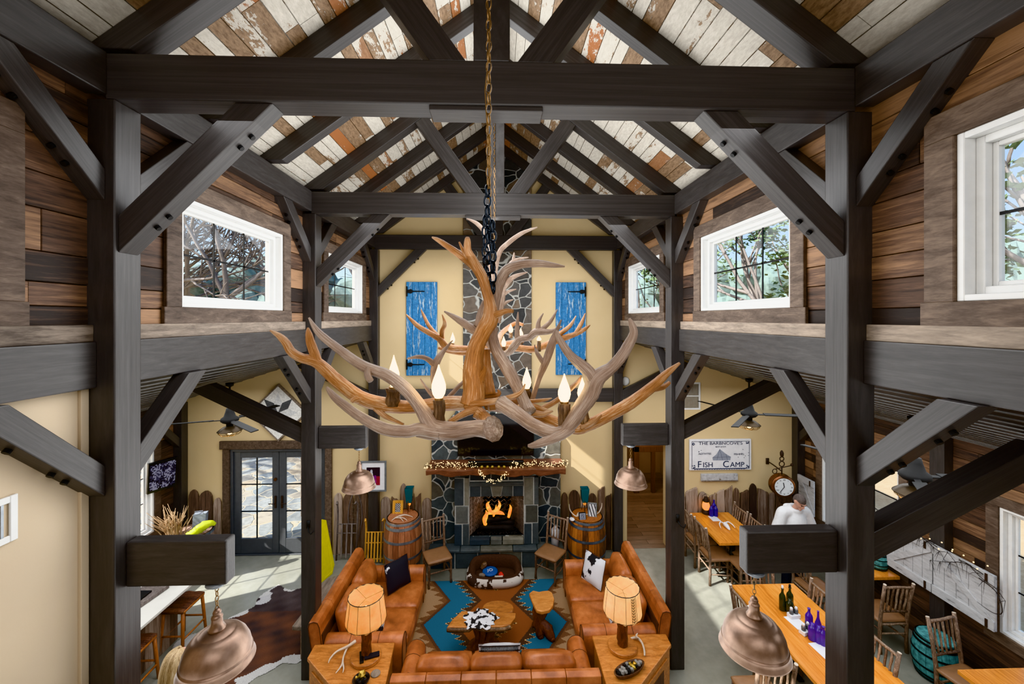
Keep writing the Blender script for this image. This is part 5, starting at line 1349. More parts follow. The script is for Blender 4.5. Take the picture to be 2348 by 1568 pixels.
mb = MB(); ring(mb, .42, .24, .075, zf); mb.build('bolster', M['fur_brown'], t, smooth=True)
mb = MB(); ring(mb, .445, .26, .078, lambda u, v: .165+.06*max(0, v)); mb.build('side_panel', M['cowbed'], t, smooth=True)
mb = MB(); ov = oval(.41, .23); mb.prism([(x, y, .02) for x, y in ov], (0, 0, .07)); mb.build('cushion', M['fur_brown'], t, .03, 3)
mb = MB(); mb.lathe([(.13, 0), (.14, .012), (.135, .03), (.11, .038), (0, .036)], (-.17, 7.24, .093), 28); o = mb.build('frisbee', M['toyblue'], None, smooth=True, world=True); tag(o, 'blue flying disc toy lying in the pet bed', 'toy')
text('lettering', 'JO', .1, M['paper'], o, (0, 0, .039), (0, 0, .2))
for nm, lb, mt, pts in (('rubber_toy', 'red rubber toy lying in the pet bed', 'toyred', [(.0, 7.14, .13, .03), (.03, 7.12, .12, .045), (.07, 7.1, .11, .02)]), ('chew_bone', 'tan chew bone beside the red toy in the pet bed', 'bone', [(-.08, 7.06, .11, .03), (-.02, 7.08, .11, .018), (.06, 7.07, .11, .03)]),
                        ('plush_toy', 'grey brown plush toy behind the blue disc in the pet bed', 'bark', [(-.33, 7.3, .12, .03), (-.28, 7.33, .17, .05), (-.24, 7.34, .2, .03)]), ('chew_bone', 'grey chewed bone at the left end of the pet bed', 'ledge', [(-.36, 7.13, .11, .03), (-.3, 7.12, .115, .04), (-.26, 7.1, .11, .025)])):
    mb = MB(); stube(mb, pts, 5, 9, .08); single(nm, lb, 'toy', mb, M[mt])
# ------------------------------------------------------------------ hickory chairs
def pole(mb, a, b, r0, r1=None, n=8, k=5, w=.005):
    a, b = V(a), V(b); r1 = r1 or r0
    mb.cur = RN.random()
    mb.tube([a+(b-a)*i/k+V((RN.uniform(-w, w), RN.uniform(-w, w), 0))*(0 if i in (0, k) else 1) for i in range(k+1)], [(r0+(r1-r0)*i/k)*RN.uniform(.92, 1.08) for i in range(k+1)], n)
def chair(label, loc, rz, group):
    """local: sitter faces -Y"""
    t = thing('log_chair', label, 'chair', loc, rz, group); H = M['hickory']; w, d = .2, .2
    def P(nm, a, b, r, r1=None):
        mb = MB(); pole(mb, a, b, r, r1); return mb.build(nm, H, t, smooth=True)
    soft('seat', M['seat'], t, (-.22, -.22, .425, .22, .2, .475), .022, .012)
    for s in (-1, 1):
        P('leg', (s*.2, -.19, 0), (s*.195, -.185, .43), .021, .02)
        mb = MB(); q = [(s*.19, .2, 0), (s*.192, .195, .25), (s*.195, .2, .48), (s*.2, .235, .75), (s*.205, .28, 1.02)]
        mb.tube([V(p)+V((RN.uniform(-.004, .004), 0, 0)) for p in q], [.023, .022, .023, .022, .021], 9); lg_ = mb.build('leg', H, t, smooth=True)
        mb = MB(); mb.tube([(s*.205, .28, 1.02), (s*.2052, .281, 1.024)], .0195, 9); mb.build('cut_end', M['bone'], lg_)
        P('stretcher', (s*.197, -.185, .17), (s*.192, .197, .2), .012); P('stretcher', (s*.197, -.185, .32), (s*.193, .197, .33), .012)
    P('stretcher', (-.198, -.187, .26), (.198, -.187, .25), .012); P('stretcher', (-.19, .197, .27), (.19, .197, .28), .012)
    P('seat_rail', (-.2, -.187, .41), (.2, -.187, .41), .016); P('seat_rail', (-.193, .199, .41), (.193, .199, .41), .016)
    P('back_rail', (-.2, .272, .965), (.2, .272, .975), .018); P('back_rail', (-.197, .215, .6), (.197, .215, .6), .015)
    for k in range(5):
        x = -.132+k*.066; P('spindle', (x, .216, .6), (x*1.02, .27, .965), .0115, .0125)
    return t
FG, DG = 'chairs flanking the fireplace', 'log chairs at the dining tables'
ch0 = chair('log chair with tan seat to the left of the hearth, beside the plain barrel', (-1.12, 7.2, 0), math.radians(25), FG)
dup(ch0, (.93, 7.22, 0), math.radians(-37), 'log chair with tan seat to the right of the hearth, beside the dark hooped barrel')
R_ = math.radians
dch = [(3.88, 7.58, 90, 'rear log chair on the left side of the far dining table'), (3.9, 7.08, 90, 'front log chair on the left side of the far dining table'),
       (4.44, 7.64, -90, 'rear log chair on the right side of the far dining table'), (4.45, 7.15, -90, 'front log chair on the right side of the far dining table'),
       (4.26, 6.78, 180, 'log chair at the near end of the far dining table, back towards the camera'),
       (3.47, 5.2, 90, 'log chair on the left side of the long dining table'), (4.14, 5.3, -90, 'log chair on the right side of the long dining table near the green bottles'),
       (3.9, 5.6, 0, 'log chair at the far head of the long dining table, behind the beam stub'), (5.0, 6.16, 90, 'log chair on the left side of the small window table'),
       (2.95, 4.42, 180, 'log chair standing directly below the near right copper pendant'), (4.12, 4.45, -90, 'log chair on the right side of the long table, just right of the post'),
       (5.53, 5.62, 180, 'log chair at the small window table by the white panels, seen from behind')]
for x, y, a, l in dch: dup(ch0, (x, y, 0), R_(a), l, DG)
dup(ch0, (5.52, 4.5, 0), R_(8), 'log chair facing the camera in front of the turquoise keg', DG)
# ------------------------------------------------------------------ dining tables
def table(label, x0, x1, y0, y1, ped):
    t = thing('dining_table', label, 'dining table', ((x0+x1)/2, (y0+y1)/2, 0), 0, 'varnished pine dining tables'); L = t.location
    mb = MB(); n = 4
    for k in range(n): mb.cur = RN.uniform(.25, .75); a = x0+(x1-x0)*k/n; mb.box(a, y0, .715, a+(x1-x0)/n, y1, .76)
    o = mb.build('tabletop', M['pine'], t, world=L)
    mb = MB(); 
    for q in ((x0-.012, x0, y0-.012, y1+.012), (x1, x1+.012, y0-.012, y1+.012), (x0, x1, y0-.012, y0), (x0, x1, y1, y1+.012)): mb.box(q[0], q[2], .712, q[1], q[3], .7595)
    mb.build('edge_band', M['pine'], o, .004, 2, world=L)
    for yy in ped:
        cx = (x0+x1)/2; mb = MB(); mb.lathe([(.05, .03), (.05, .7)], (cx, yy, 0), 14); mb.box(cx-.28, yy-.035, 0, cx+.28, yy+.035, .03); mb.box(cx-.035, yy-.28, 0, cx+.035, yy+.28, .029); mb.box(cx-.25, yy-.2, .7, cx+.25, yy+.2, .712)
        mb.build('pedestal', M['black'], t, .004, world=L)
    return t
table('far varnished pine dining table against the wainscot with a lit lantern', 3.87, 4.64, 6.88, 7.95, (7.15, 7.7))
table('long varnished pine dining table with green and violet bottles', 3.44, 4.36, 3.5, 5.78, (4.0, 5.3))
table('small varnished pine table by the white wall panels, behind the right post', 5.2, 6.1, 5.9, 6.42, (6.16,))
table('varnished pine table at the bottom right corner of the view', 5.15, 6.1, 3.2, 4.3, (3.75,))
TT_ = .761
def bottle(name, label, mat, px, py, h, r, kind, cap=None, grp=None, z0=TT_):
    p = atZ(px, py, z0)
    prof = {'wine': [(.92, 0), (1, .03), (1, .6), (.86, .68), (.45, .78), (.36, .84), (.36, .96), (.42, .965), (.42, 1)], 'jar': [(.92, 0), (1, .04), (1, .7), (.8, .82), (.5, .88), (.5, 1)],
            'long': [(.9, 0), (1, .04), (1, .42), (.6, .58), (.36, .7), (.3, .97), (.36, 1)]}[kind]
    t = thing(name, label, 'bottle', (p.x, p.y, z0), 0, grp)
    mb = MB(); mb.lathe([(0, 0)]+[(a*r, b*h) for a, b in prof]+[(0, h)], n=20); mb.build('glass_body', mat, t, smooth=True)
    if cap is not None:
        mb = MB(); mb.lathe([(r*.3, 0), (r*.36, .012), (r*.3, .04), (0, .045)], (0, 0, h), 12); mb.build('stopper', cap, t, smooth=True)
    return t
gb = 'bottles on the long table'
bottle('glass_bottle', 'olive green bottle with a white stopper on the long dining table', M['green_glass'], 1794, 1398, .29, .04, 'wine', M['paper'], gb)
bottle('glass_bottle', 'dark brown bottle just behind the olive green bottle on the long table', M['green_glass'], 1811, 1392, .27, .042, 'wine', M['blackplastic'], gb)
bottle('glass_bottle', 'short dark jar bottle in front of the green bottles on the long table', M['green_glass'], 1811, 1406, .19, .045, 'jar', None, gb)
for px, py, h, r, k, l in ((1855, 1441, .26, .042, 'wine', 'tall violet bottle with flip top, leftmost of the violet group on the long table'), (1876, 1450, .27, .036, 'long', 'slender tall violet bottle at the back of the violet group'),
                           (1863, 1466, .2, .046, 'jar', 'squat violet bottle at the front left of the violet group'), (1878, 1473, .2, .044, 'jar', 'squat violet bottle at the front middle of the violet group'), (1888, 1478, .22, .042, 'wine', 'violet bottle at the right end of the violet group, next to the post')):
    bottle('glass_bottle', l, M['violet_glass'], px, py, h, r, k, None, gb)
def caddy(label, px, py, a):
    p = atZ(px, py, TT_); t = thing('condiment_caddy', label, 'condiment caddy', (p.x, p.y, TT_), a)
    mb = MB(); mb.box(-.07, -.04, 0, .07, .04, .05); mb.build('holder', M['paper'], t, .006)
    for x in (-.035, .035):
        mb = MB(); mb.lathe([(.024, .05), (.026, .09), (.018, .105)], (x, 0, 0), 12); s_ = mb.build('shaker', M['glassy'], t, smooth=True); mb = MB(); mb.lathe([(.019, .105), (.017, .13), (.008, .137), (0, .138)], (x, 0, 0), 12); mb.build('shaker_cap', M['paper'], s_, smooth=True)
    mb = MB(); mb.tube([(0, 0, .05), (0, 0, .13), (.015, 0, .145), (0, 0, .16), (-.015, 0, .145), (0, 0, .13)], .003, 5); mb.build('handle', M['black'], t)
M['glassy'] = plain('grey_glass', srgb(96, 100, 104), .1)
caddy('white condiment caddy with shakers in front of the green bottles', 1820, 1415, .1); caddy('white condiment caddy left of the violet bottles', 1847, 1452, .3)
def sheet(name, label, px, py, w, h, a, z=TT_):
    p = atZ(px, py, z); mb = MB(); mb.obox((p.x, p.y, z+.002), w, h, .004, Matrix.Rotation(a, 3, 'Z')); single(name, label, 'menu', mb, M['paper'], False)
sheet('menu_card', 'white menu card lying beside the condiment caddy by the green bottles', 1826, 1427, .17, .22, .12)
sheet('menu_card', 'white menu card at the edge of the right post, below the violet bottles', 1888, 1492, .17, .24, .1)
sheet('menu_card', 'white menu card beside the blue bottles on the far dining table', 1638, 1189, .16, .2, 0)
for px, py, h, r, k, l in ((1631, 1183, .2, .04, 'jar', 'front left cobalt blue bottle on the far table'), (1641, 1183, .2, .042, 'jar', 'front right cobalt blue bottle on the far table'), (1637, 1178, .28, .04, 'wine', 'taller cobalt blue bottle behind two others on the far table')):
    bottle('glass_bottle', l, M['blue_glass'], px, py, h, r, k, None, 'cobalt bottles on the far table')
p = atZ(1622, 1178, TT_); t = thing('oil_lantern', 'lit oil lantern with orange glow on the far dining table', 'lantern', (p.x-.02, p.y+.02, TT_))
mb = MB(); mb.lathe([(0, 0), (.075, 0), (.08, .05), (.05, .07), (.05, .08)], n=20); mb.build('fuel_tank', M['iron'], t, smooth=True)
mb = MB(); mb.lathe([(.045, .08), (.07, .12), (.072, .18), (.05, .24)], n=20); mb.build('lantern_globe', M['lanternglow'] if 'lanternglow' in M else M['amber'], t, smooth=True)
mb = MB(); mb.lathe([(.055, .24), (.06, .26), (.035, .3), (.035, .33), (0, .335)], n=18)
mb.build('vent_cap', M['iron'], t, smooth=True)
mb = MB(); mb.tube([(-.085, 0, .03), (-.09, 0, .15), (-.07, 0, .27), (-.05, 0, .3)], .005, 6); mb.tube([(.085, 0, .03), (.09, 0, .15), (.07, 0, .27), (.05, 0, .3)], .005, 6); mb.tube([(-.09, 0, .2), (-.07, 0, .36), (0, 0, .4), (.07, 0, .36), (.09, 0, .2)], .003, 5); mb.build('wire_guard', M['iron'], t)
p = atZ(1664, 1208, TT_); t = thing('skull_ornament', 'small white antlered skull ornament lying on the far dining table', 'ornament', (p.x, p.y, TT_))
mb = MB(); mb.tube([(0, .06, .03), (0, .02, .045), (0, -.05, .035), (0, -.11, .02), (0, -.135, .015)], [.02, .042, .036, .022, .01], 10); mb.build('skull', M['paper'], t, smooth=True)
for s in (-1, 1):
    mb = MB(); stube(mb, [(s*.02, .04, .05, .012), (s*.07, .05, .07, .011), (s*.12, .0, .05, .009), (s*.135, -.08, .02, .004)]); mb.build('horn', M['paper'], t, smooth=True)
# ------------------------------------------------------------------ barrels
def barrel(label, x, y, H, rb, re, mat, hoopm, name='wine_barrel', hoops=((.02, .07), (.1, .15), (.3, .345), (.62, .665), (.86, .91), (.95, .99)), rz=0, z0=0):
    t = thing(name, label, 'barrel', (x, y, z0), rz)
    rad = lambda k: re+(rb-re)*(1-(2*k-1)**2)
    ns = 20; mb = MB()
    for q in range(ns):
        mb.cur = RN.random(); a0, a1 = 2*math.pi*q/ns, 2*math.pi*(q+1)/ns; K = 12; b = len(mb.v)
        for i in range(K+1):
            r = rad(i/K)
            for a in (a0+.006, (a0+a1)/2, a1-.006): mb.v.append(V((math.cos(a)*r, math.sin(a)*r, H*i/K)))
        for i in range(K):
            for j in (0, 1): mb.face([b+i*3+j, b+i*3+j+1, b+i*3+j+4, b+i*3+j+3])
    mb.build('stave_body', mat, t, smooth=False)
    mb = MB()
    for a, b in hoops: mb.lathe([(rad(k)*1.003+e, H*k) for k, e in ((a, 0), (a, .006), ((a+b)/2, .006), (b, .006), (b, 0))], n=40)
    mb.build('hoop', hoopm, t, smooth=False)
    mb = MB()
    for q in range(7): mb.cur = RN.random()
    mb.lathe([(re*.97, H-.03), (0, H-.03)], n=32); mb.lathe([(re*.93, .02), (0, .02)], n=32); mb.build('barrel_head', mat, t)
    mb = MB(); mb.lathe([(re*.93, H-.03), (re*.94, H), (re*1.0, H)], n=40); mb.build('chime', hoopm if 0 else mat, t)
    return t
M['hoopblue'] = plain('blue_grey_hoop', srgb(112, 124, 136), .4, .5, .2)
barrel('plain wooden wine barrel with bright hoops left of the fireplace', -1.83, 7.62, .95, .355, .295, M['stave'], M['hoop'])
mb = MB(); mb.lathe([(.022, 0), (.022, .012), (0, .012)], (0, 0, 0), 12)
barrel('orange brown wine barrel with dark staining and blue grey hoops right of the fireplace', 1.66, 7.55, .95, .36, .3, M['stave2'], M['hoopblue'], rz=.2)
BZ = .921
p = atZ(910, 1188, .9); t = picture('photo_frame', 'small tan photo frame standing on the left barrel', 'photo frame', (-1.96, 7.74, BZ), .2, .26, M['bamboo'], None, lambda u, v: s3(220, 220, 222) if math.sin(u*23+v*9)*math.cos(v*19-u*7) > .1 else s3(26, 28, 34), rot=(math.radians(-10), 0, 0), fw=.05)
mb = MB()
for q in ([(-2.02, 7.45, BZ+.012, .006), (-1.92, 7.5, BZ+.07, .011), (-1.78, 7.54, BZ+.09, .011), (-1.66, 7.56, BZ+.05, .006), (-1.63, 7.56, BZ+.03, .003)], [(-1.93, 7.49, BZ+.06, .009), (-1.84, 7.46, BZ+.07, .008), (-1.77, 7.42, BZ+.02, .005), (-1.74, 7.41, BZ+.006, .003)], [(-1.86, 7.5, BZ+.07, .008), (-1.76, 7.46, BZ+.06, .007), (-1.69, 7.44, BZ+.008, .003)]): stube(mb, q)
single('antler_shed', 'pale curved antler resting on top of the left barrel', 'antler', mb, M['bone'])
def torch(label, x, y, z, hh):
    t = thing('accent_lamp', label, 'lamp', (x, y, z), 0, 'teal shaded lamps beside the fireplace')
    mb = MB(); mb.lathe([(.05, 0), (.055, .012), (.02, .02), (.012, .03), (.012, hh*.3)], n=16)
    for k in range(3): a = k*2.1+.3; mb.tube([(math.cos(a)*.075, math.sin(a)*.075, .0), (math.cos(a)*.03, math.sin(a)*.03, hh*.36), (math.cos(a)*.062, math.sin(a)*.062, hh*.5)], .006, 6)
    mb.build('lamp_stand', M['lowcopper'], t, smooth=True)
    mb = MB(); mb.ball((0, 0, hh*.36), .026, 12, sz=1.5); mb.build('bulb', M['amber'], t, smooth=True)
    mb = MB(); a = math.pi/4; mb.lathe([(.07, hh*.42), (.082, hh*.5), (.108, hh*.9), (.112, hh*1.0), (.1, hh*.98), (.065, hh*.44)], n=4, a0=a); mb.build('glass_shade', M['tealglass'], t, .008)
    return t
torch('accent lamp with a teal glass shade and glowing amber bulb on the left barrel', -1.75, 7.8, BZ, .5)
torch('accent lamp with a teal glass shade and glowing amber neck on the right barrel', 1.66, 7.72, BZ, .48)
picture('photo_frame', 'silver frame with a black and white photo leaning on the right barrel', 'photo frame', (1.76, 7.5, BZ), .17, .27, M['hoop'], None, lambda u, v: s3(214, 216, 220) if abs(math.sin(u*7+v*4)) > .55 else s3(60, 62, 66), rot=(math.radians(-12), 0, math.radians(-14)), fw=.025)
t = thing('weather_clock', 'small black desk clock with a pale blue display on the right barrel', 'clock', (1.55, 7.4, BZ)); t.rotation_euler = (math.radians(-14), 0, .1)
mb = MB(); mb.box(-.07, -.03, 0, .07, 0, .15); mb.build('casing', M['blackplastic'], t, .012, 3); mb = MB(); mb.box(-.055, -.0325, .018, .055, -.03, .132); d_ = mb.build('display', M['display'], t) if 'display' in M else mb.build('display', M['inkpale'], t)
text('digits', '72', .07, M['ink'], d_, (0, -.033, .085), (math.pi/2, 0, 0)); text('digits', '10:24', .035, M['ink'], d_, (0, -.033, .04), (math.pi/2, 0, 0))
mb = MB(); mb.ball((1.36, 7.42, BZ+.02), .05, 12, sx=1, sy=1.3, sz=.42); single('hockey_stone', 'smooth white rounded stone on the left edge of the right barrel', 'stone', mb, M['paper'])
mb = MB(); stube(mb, [(1.47, 7.5, BZ+.02, .014), (1.4, 7.52, BZ+.06, .012), (1.34, 7.54, BZ+.14, .01), (1.33, 7.55, BZ+.24, .004)]); stube(mb, [(1.47, 7.5, BZ+.03, .02), (1.52, 7.55, BZ+.05, .035), (1.58, 7.56, BZ+.04, .02)]); stube(mb, [(1.84, 7.56, BZ+.03, .012), (1.91, 7.58, BZ+.07, .011), (1.96, 7.6, BZ+.15, .009), (1.97, 7.6, BZ+.23, .004)]); stube(mb, [(1.58, 7.56, BZ+.04, .018), (1.7, 7.57, BZ+.025, .012), (1.84, 7.56, BZ+.03, .012)])
single('antler_shed', 'pair of small curved antlers spread across the right barrel', 'antler', mb, M['bone'])
mb = MB(); mb.lathe([(.0, 0), (.07, 0), (.075, .3), (.06, .32), (0, .32)], (1.06, 7.57, .371), 20); mb.lathe([(.03, .32), (.03, .36), (0, .38)], (1.06, 7.57, .371), 12); single('pillar_candle', 'white pillar candle on the hearth behind the right log chair', 'candle', mb, M['paper'])
barrel('turquoise painted keg against the right wall, behind the log chair facing the camera', 5.74, 5.06, .52, .235, .195, M['teal'], M['black'], 'painted_keg')
barrel('small turquoise keg standing on the window table behind the right post', 5.98, 6.12, .26, .13, .11, M['teal'], M['black'], 'painted_keg', z0=TT_)
# ------------------------------------------------------------------ sleds by the rear left post
def sled(name, label, x, y, z, H, W, mat, n, tilt, rz, top):
    t = thing(name, label, 'sled', (x, y, z), 0); t.rotation_euler = (-tilt, 0, rz)
    for s in (-1, 1):
        mb = MB(); mb.tube([(s*W/2, 0, 0), (s*W/2, 0, H*.75), (s*W/2*1.03, -.03, H*.95), (s*W/2*.96, -.09, H), (s*W/2*.9, -.13, H*.97)], .018, 8); mb.build('runner', mat, t, smooth=True)
    for k in range(n): mb = MB(); mb.cur = RN.random(); x_ = -W/2+W*(k+1)/(n+1); mb.box(x_-.016, -.03, H*.04, x_+.016, -.012, H*top); mb.build('slat', mat, t, .006)
    for zz in (H*.1, H*.45, H*top*.97): mb = MB(); mb.tube([(-W/2, -.005, zz), (W/2, -.005, zz)], .012, 7); mb.build('cross_bar', mat, t, smooth=True)
    return t
sled('bamboo_sled', 'yellow bamboo slat sled leaning on the rear left post', -2.4, 7.72, 0, .84, .36, M['bamboo'], 5, .12, .0, .7)
sled('wooden_sled', 'weathered grey wooden sled leaning on the wall left of the rear post', -2.98, 7.84, 0, 1.12, .38, M['greywood'], 3, .1, .0, .62)
t = thing('snowshoe', 'old wooden snowshoe with grey webbing leaning behind the grey sled', 'snowshoe', (-2.86, 7.94, .0)); t.rotation_euler = (-.06, 0, 0)
mb = MB(); ring_ = [(math.sin(a)*.14*(1 if math.cos(a) > 0 else 1-.9*min(1, -math.cos(a)*1.0)), 0, .72+.52*math.cos(a) if math.cos(a) > 0 else .72+.72*math.cos(a)) for a in [2*math.pi*k/30 for k in range(31)]]; mb.tube(ring_, .012, 7, False); mb.build('frame', M['greywood'], t, smooth=True)
mb = MB()
for k in range(-4, 5): mb.tube([(k*.03, 0, .5+abs(k)*.02), (k*.03+.06 if k < 3 else k*.03, 0, 1.2-abs(k)*.05)], .003, 4); mb.tube([(-.12+abs(k)*.012, 0, .75+k*.07), (.12-abs(k)*.012, 0, .72+k*.07)], .003, 4)
mb.build('webbing', M['ledge'], t)
t = thing('floor_sign', 'bright yellow plastic board leaning behind the middle left post', 'board', (-3.12, 7.3, 0), math.radians(68)); t.rotation_euler = (math.radians(-12), 0, math.radians(70))
mb = MB(); mb.prism([(-.22, 0, .0), (.14, 0, 0), (.22, 0, .12), (.2, 0, .95), (.12, 0, 1.0), (-.14, 0, 1.0), (-.24, 0, .1)], (0, .022, 0)); mb.build('panel', M['yellow'], t, .006)
mb = MB(); mb.tube([(-.05, -.004, .03), (.15, -.004, .05), (.17, -.004, .92)], .006, 5); mb.build('edge_rib', M['yellow'], t)
# slab bench behind the left sofa
t = thing('slab_bench', 'pale live edge slab bench behind the left sofa', 'bench', (-2.66, 6.05, 0)); L = t.location
mb = MB(); mb.prism([(x, y, .46) for x, y in ((-2.82, 5.5), (-2.56, 5.47), (-2.42, 5.5), (-2.4, 5.8), (-2.43, 6.2), (-2.4, 6.55), (-2.55, 6.62), (-2.78, 6.5), (-2.84, 6.1), (-2.8, 5.8))], (0, 0, .06)); mb.build('slab', M['paleslab'] if 'paleslab' in M else M['ledge'], t, .012, 2, world=L)
for x, y in ((-2.72, 5.6), (-2.5, 5.6), (-2.72, 6.45), (-2.5, 6.45)): mb = MB(); pole(mb, (x, y, 0), (x, y, .46), .028); mb.build('leg', M['hickory'], t, smooth=True, world=L)
# ------------------------------------------------------------------ left aisle
M['paleslab'] = M.get('paleslab')
hd_ = [(-3.9, 7.16), (-3.78, 7.08), (-3.6, 7.0), (-3.38, 7.05), (-3.15, 6.98), (-3.05, 6.8), (-2.96, 6.6), (-2.8, 6.55), (-2.72, 6.4), (-2.85, 6.25), (-2.8, 6.0), (-2.72, 5.8), (-2.66, 5.62), (-2.78, 5.5), (-2.95, 5.52), (-3.05, 5.4), (-3.2, 5.28), (-3.32, 5.0), (-3.5, 4.9), (-3.6, 5.05), (-3.85, 5.2), (-4.1, 5.35), (-4.3, 5.6), (-4.6, 5.75), (-4.68, 5.95), (-4.5, 6.1), (-4.3, 6.15), (-4.25, 6.35), (-4.12, 6.5), (-4.0, 6.62), (-4.05, 6.8), (-4.0, 7.0)]
def inside(x, y, P):
    r = False; j = len(P)-1
    for i in range(len(P)):
        if (P[i][1] > y) != (P[j][1] > y) and x < (P[j][0]-P[i][0])*(y-P[i][1])/(P[j][1]-P[i][1])+P[i][0]: r = not r
        j = i
    return r
def edged(x, y, P):
    d = 9
    for i in range(len(P)):
        a, b = V((*P[i], 0)), V((*P[i-1], 0)); p = V((x, y, 0)); u = max(0, min(1, (p-a).dot(b-a)/(b-a).length_squared)); d = min(d, (p-a-(b-a)*u).length)
    return d
hp = [tuple(q[:2]) for q in spline([(x, y, 0) for x, y in hd_+hd_[:1]], 4)][:-1]
mb = MB(); st_ = .016; idx = {}
def hidec(x, y):
    d = edged(x, y, hd_); n = .05*math.sin(x*17+y*9)+.04*math.sin(y*31-x*13)
    low = y < 5.62+.3*(x+3.0) or (x < -4.1 and y < 6.2)
    if d < (.15 if low else .035)+n*.8: return s3(196, 194, 192)
    if (x+3.95)**2*2+(y-6.78)**2 < .02+n*.2: return s3(186, 184, 186)
    k = .5+.5*math.sin(x*5+y*7+3*math.sin(y*3))*.5+n*3; a, b = (s3(52, 42, 42), s3(104, 66, 48)); k = max(0, min(1, k)); 
    if y > 6.5: b = s3(84, 74, 74)
    return tuple(a[i]+(b[i]-a[i])*k for i in range(3))
x0, y0 = -4.75, 4.85
for i in range(int(2.2/st_)):
    for j in range(int(2.4/st_)):
        x, y = x0+(i+.5)*st_, y0+(j+.5)*st_
        if inside(x, y, hp):
            q = []
            for a, b in ((i, j), (i+1, j), (i+1, j+1), (i, j+1)):
                if (a, b) not in idx: idx[(a, b)] = len(mb.v); mb.v.append(V((x0+a*st_, y0+b*st_, .007+.003*math.sin(a*.7)*math.sin(b*.5))))
                q.append(idx[(a, b)])
            mb.col = hidec(x, y); mb.face(q)
o = mb.build('cowhide_rug', M['hide'], None, smooth=True, world=True); tag(o, 'brown and white cowhide rug on the concrete floor of the left aisle', 'rug')
# bar counter
t = thing('bar_counter', 'long bar counter with a white top and dark barn wood front at lower left', 'counter', (-4.85, 4.7, 0)); L = t.location
mb = MB(); mb.box(-5.3, 3.2, .87, -4.4, 6.05, .91); mb.build('countertop', M['marble'], t, .006, 2, world=L)
mb = MB()
for k in range(20): mb.cur = RN.random(); y = 3.3+k*.135; mb.box(-5.22, y, 0, -4.72, y+.132, .87)
mb.build('cabinet', M['slab'], t, .003, 1, world=L)
mb = MB(); mb.prism([(x, y, .912) for x, y in ((-5.0, 4.5), (-4.72, 4.52), (-4.66, 4.9), (-4.7, 5.3), (-4.64, 5.75), (-4.98, 5.78), (-5.02, 5.2))], (0, 0, .05)); single('live_edge_board', 'dark live edge serving board lying on the bar counter', 'board', mb, M['greywood'], False, .006)
mb = MB(); mb.box(-4.93, 5.42, .9635, -4.75, 5.6, .985); single('tablet', 'black flat device lying on the live edge board', 'tablet', mb, M['blackplastic'], False, .006)
def stool(label, x, y, rz=0):
    t = thing('bar_stool', label, 'stool', (x, y, 0), rz, 'woven seat stools at the bar')
    mb = MB(); W, D = .3, .42; n = 14
    for k in range(n):
        yy = -D/2+D*(k+.5)/n; mb.cur = RN.random()
        mb.tube([(-W/2, yy, .585), (-W/4, yy, .6+.004*(k % 2)), (0, yy, .592), (W/4, yy, .6-.004*(k % 2)), (W/2, yy, .585)], .017, 6)
    mb.box(-W/2, -D/2, .565, W/2, D/2, .588); mb.build('woven_seat', M['woven'], t, smooth=True)
    S = M['stoolwood']
    for sx in (-1, 1):
        for sy in (-1, 1):
            mb = MB(); mb.tube([(sx*.13, sy*.18, .58), (sx*.145, sy*.2, .3), (sx*.16, sy*.22, 0)], [.022, .021, .018], 8); mb.build('leg', S, t, smooth=True)
        mb = MB(); mb.tube([(sx*.145, -.19, .57), (sx*.145, .19, .57)], .018, 7); mb.build('seat_rail', S, t, smooth=True)
        mb = MB(); mb.tube([(sx*.152, -.207, .2), (sx*.152, .207, .2)], .013, 7); mb.build('stretcher', S, t, smooth=True)
    for sy in (-1, 1):
        mb = MB(); mb.tube([(-.152, sy*.205, .25), (.152, sy*.205, .25)], .013, 7); mb.build('stretcher', S, t, smooth=True)
        mb = MB(); mb.tube([(-.13, sy*.185, .57), (.13, sy*.185, .57)], .018, 7); mb.build('seat_rail', S, t, smooth=True)
    return t
s0 = stool('woven seat stool at the bar, second from the camera, left of the cowhide', -4.58, 5.92)
dup(s0, (-4.6, 5.12, 0), .05, 'woven seat stool at the bar nearest the camera, beside the nearest left post')
# planter with bleached twigs, bags
pl = barrel('wooden half barrel planter by the glazed door, filled with twigs and bags', -5.62, 7.45, .82, .34, .33, M['clay'], M['hoopblue'], 'barrel_planter', ((.08, .14), (.7, .76), (.93, .99)))
t = thing('twig_bundle', 'bundle of bleached branching twigs standing in the barrel planter', 'twigs', (-5.78, 7.3, .8))
mb = MB()
for k in range(46):
    a = RN.uniform(0, 6.28); r = RN.uniform(0, .12); tx, ty = RN.uniform(-.42, .2), RN.uniform(-.3, .25); h = RN.uniform(.28, .55)
    p = [V((math.cos(a)*r*.8, math.sin(a)*r, -.1)), V((math.cos(a)*r+tx*.4, math.sin(a)*r+ty*.4, h*.45)), V((math.cos(a)*r+tx, math.sin(a)*r+ty, h))]
    stube(mb, [(*p[0], .01), (*(p[0]+p[1])/2, .009), (*p[1], .008), (*p[2], .003)], 3, 5)
    stube(mb, [(*p[1], .006), (*(p[1]+V((RN.uniform(-.12, .12), RN.uniform(-.1, .1), h*.3))), .003)], 2, 5)
mb.build('twig', M['twig'], t, smooth=True)
t = thing('paper_bag', 'pale grey bag standing in the barrel planter', 'bag', (-5.55, 7.55, .8), .3)
mb = MB(); mb.prism([(-.1, -.06, 0), (.1, -.06, 0), (.1, .06, 0), (-.1, .06, 0)], (.02, 0, .3)); mb.tube([(-.06, -.06, .3), (-.05, -.06, .36), (.07, -.06, .36), (.08, -.06, .3)], .005, 5); mb.build('bag', M['bag'], t, .02, 2)
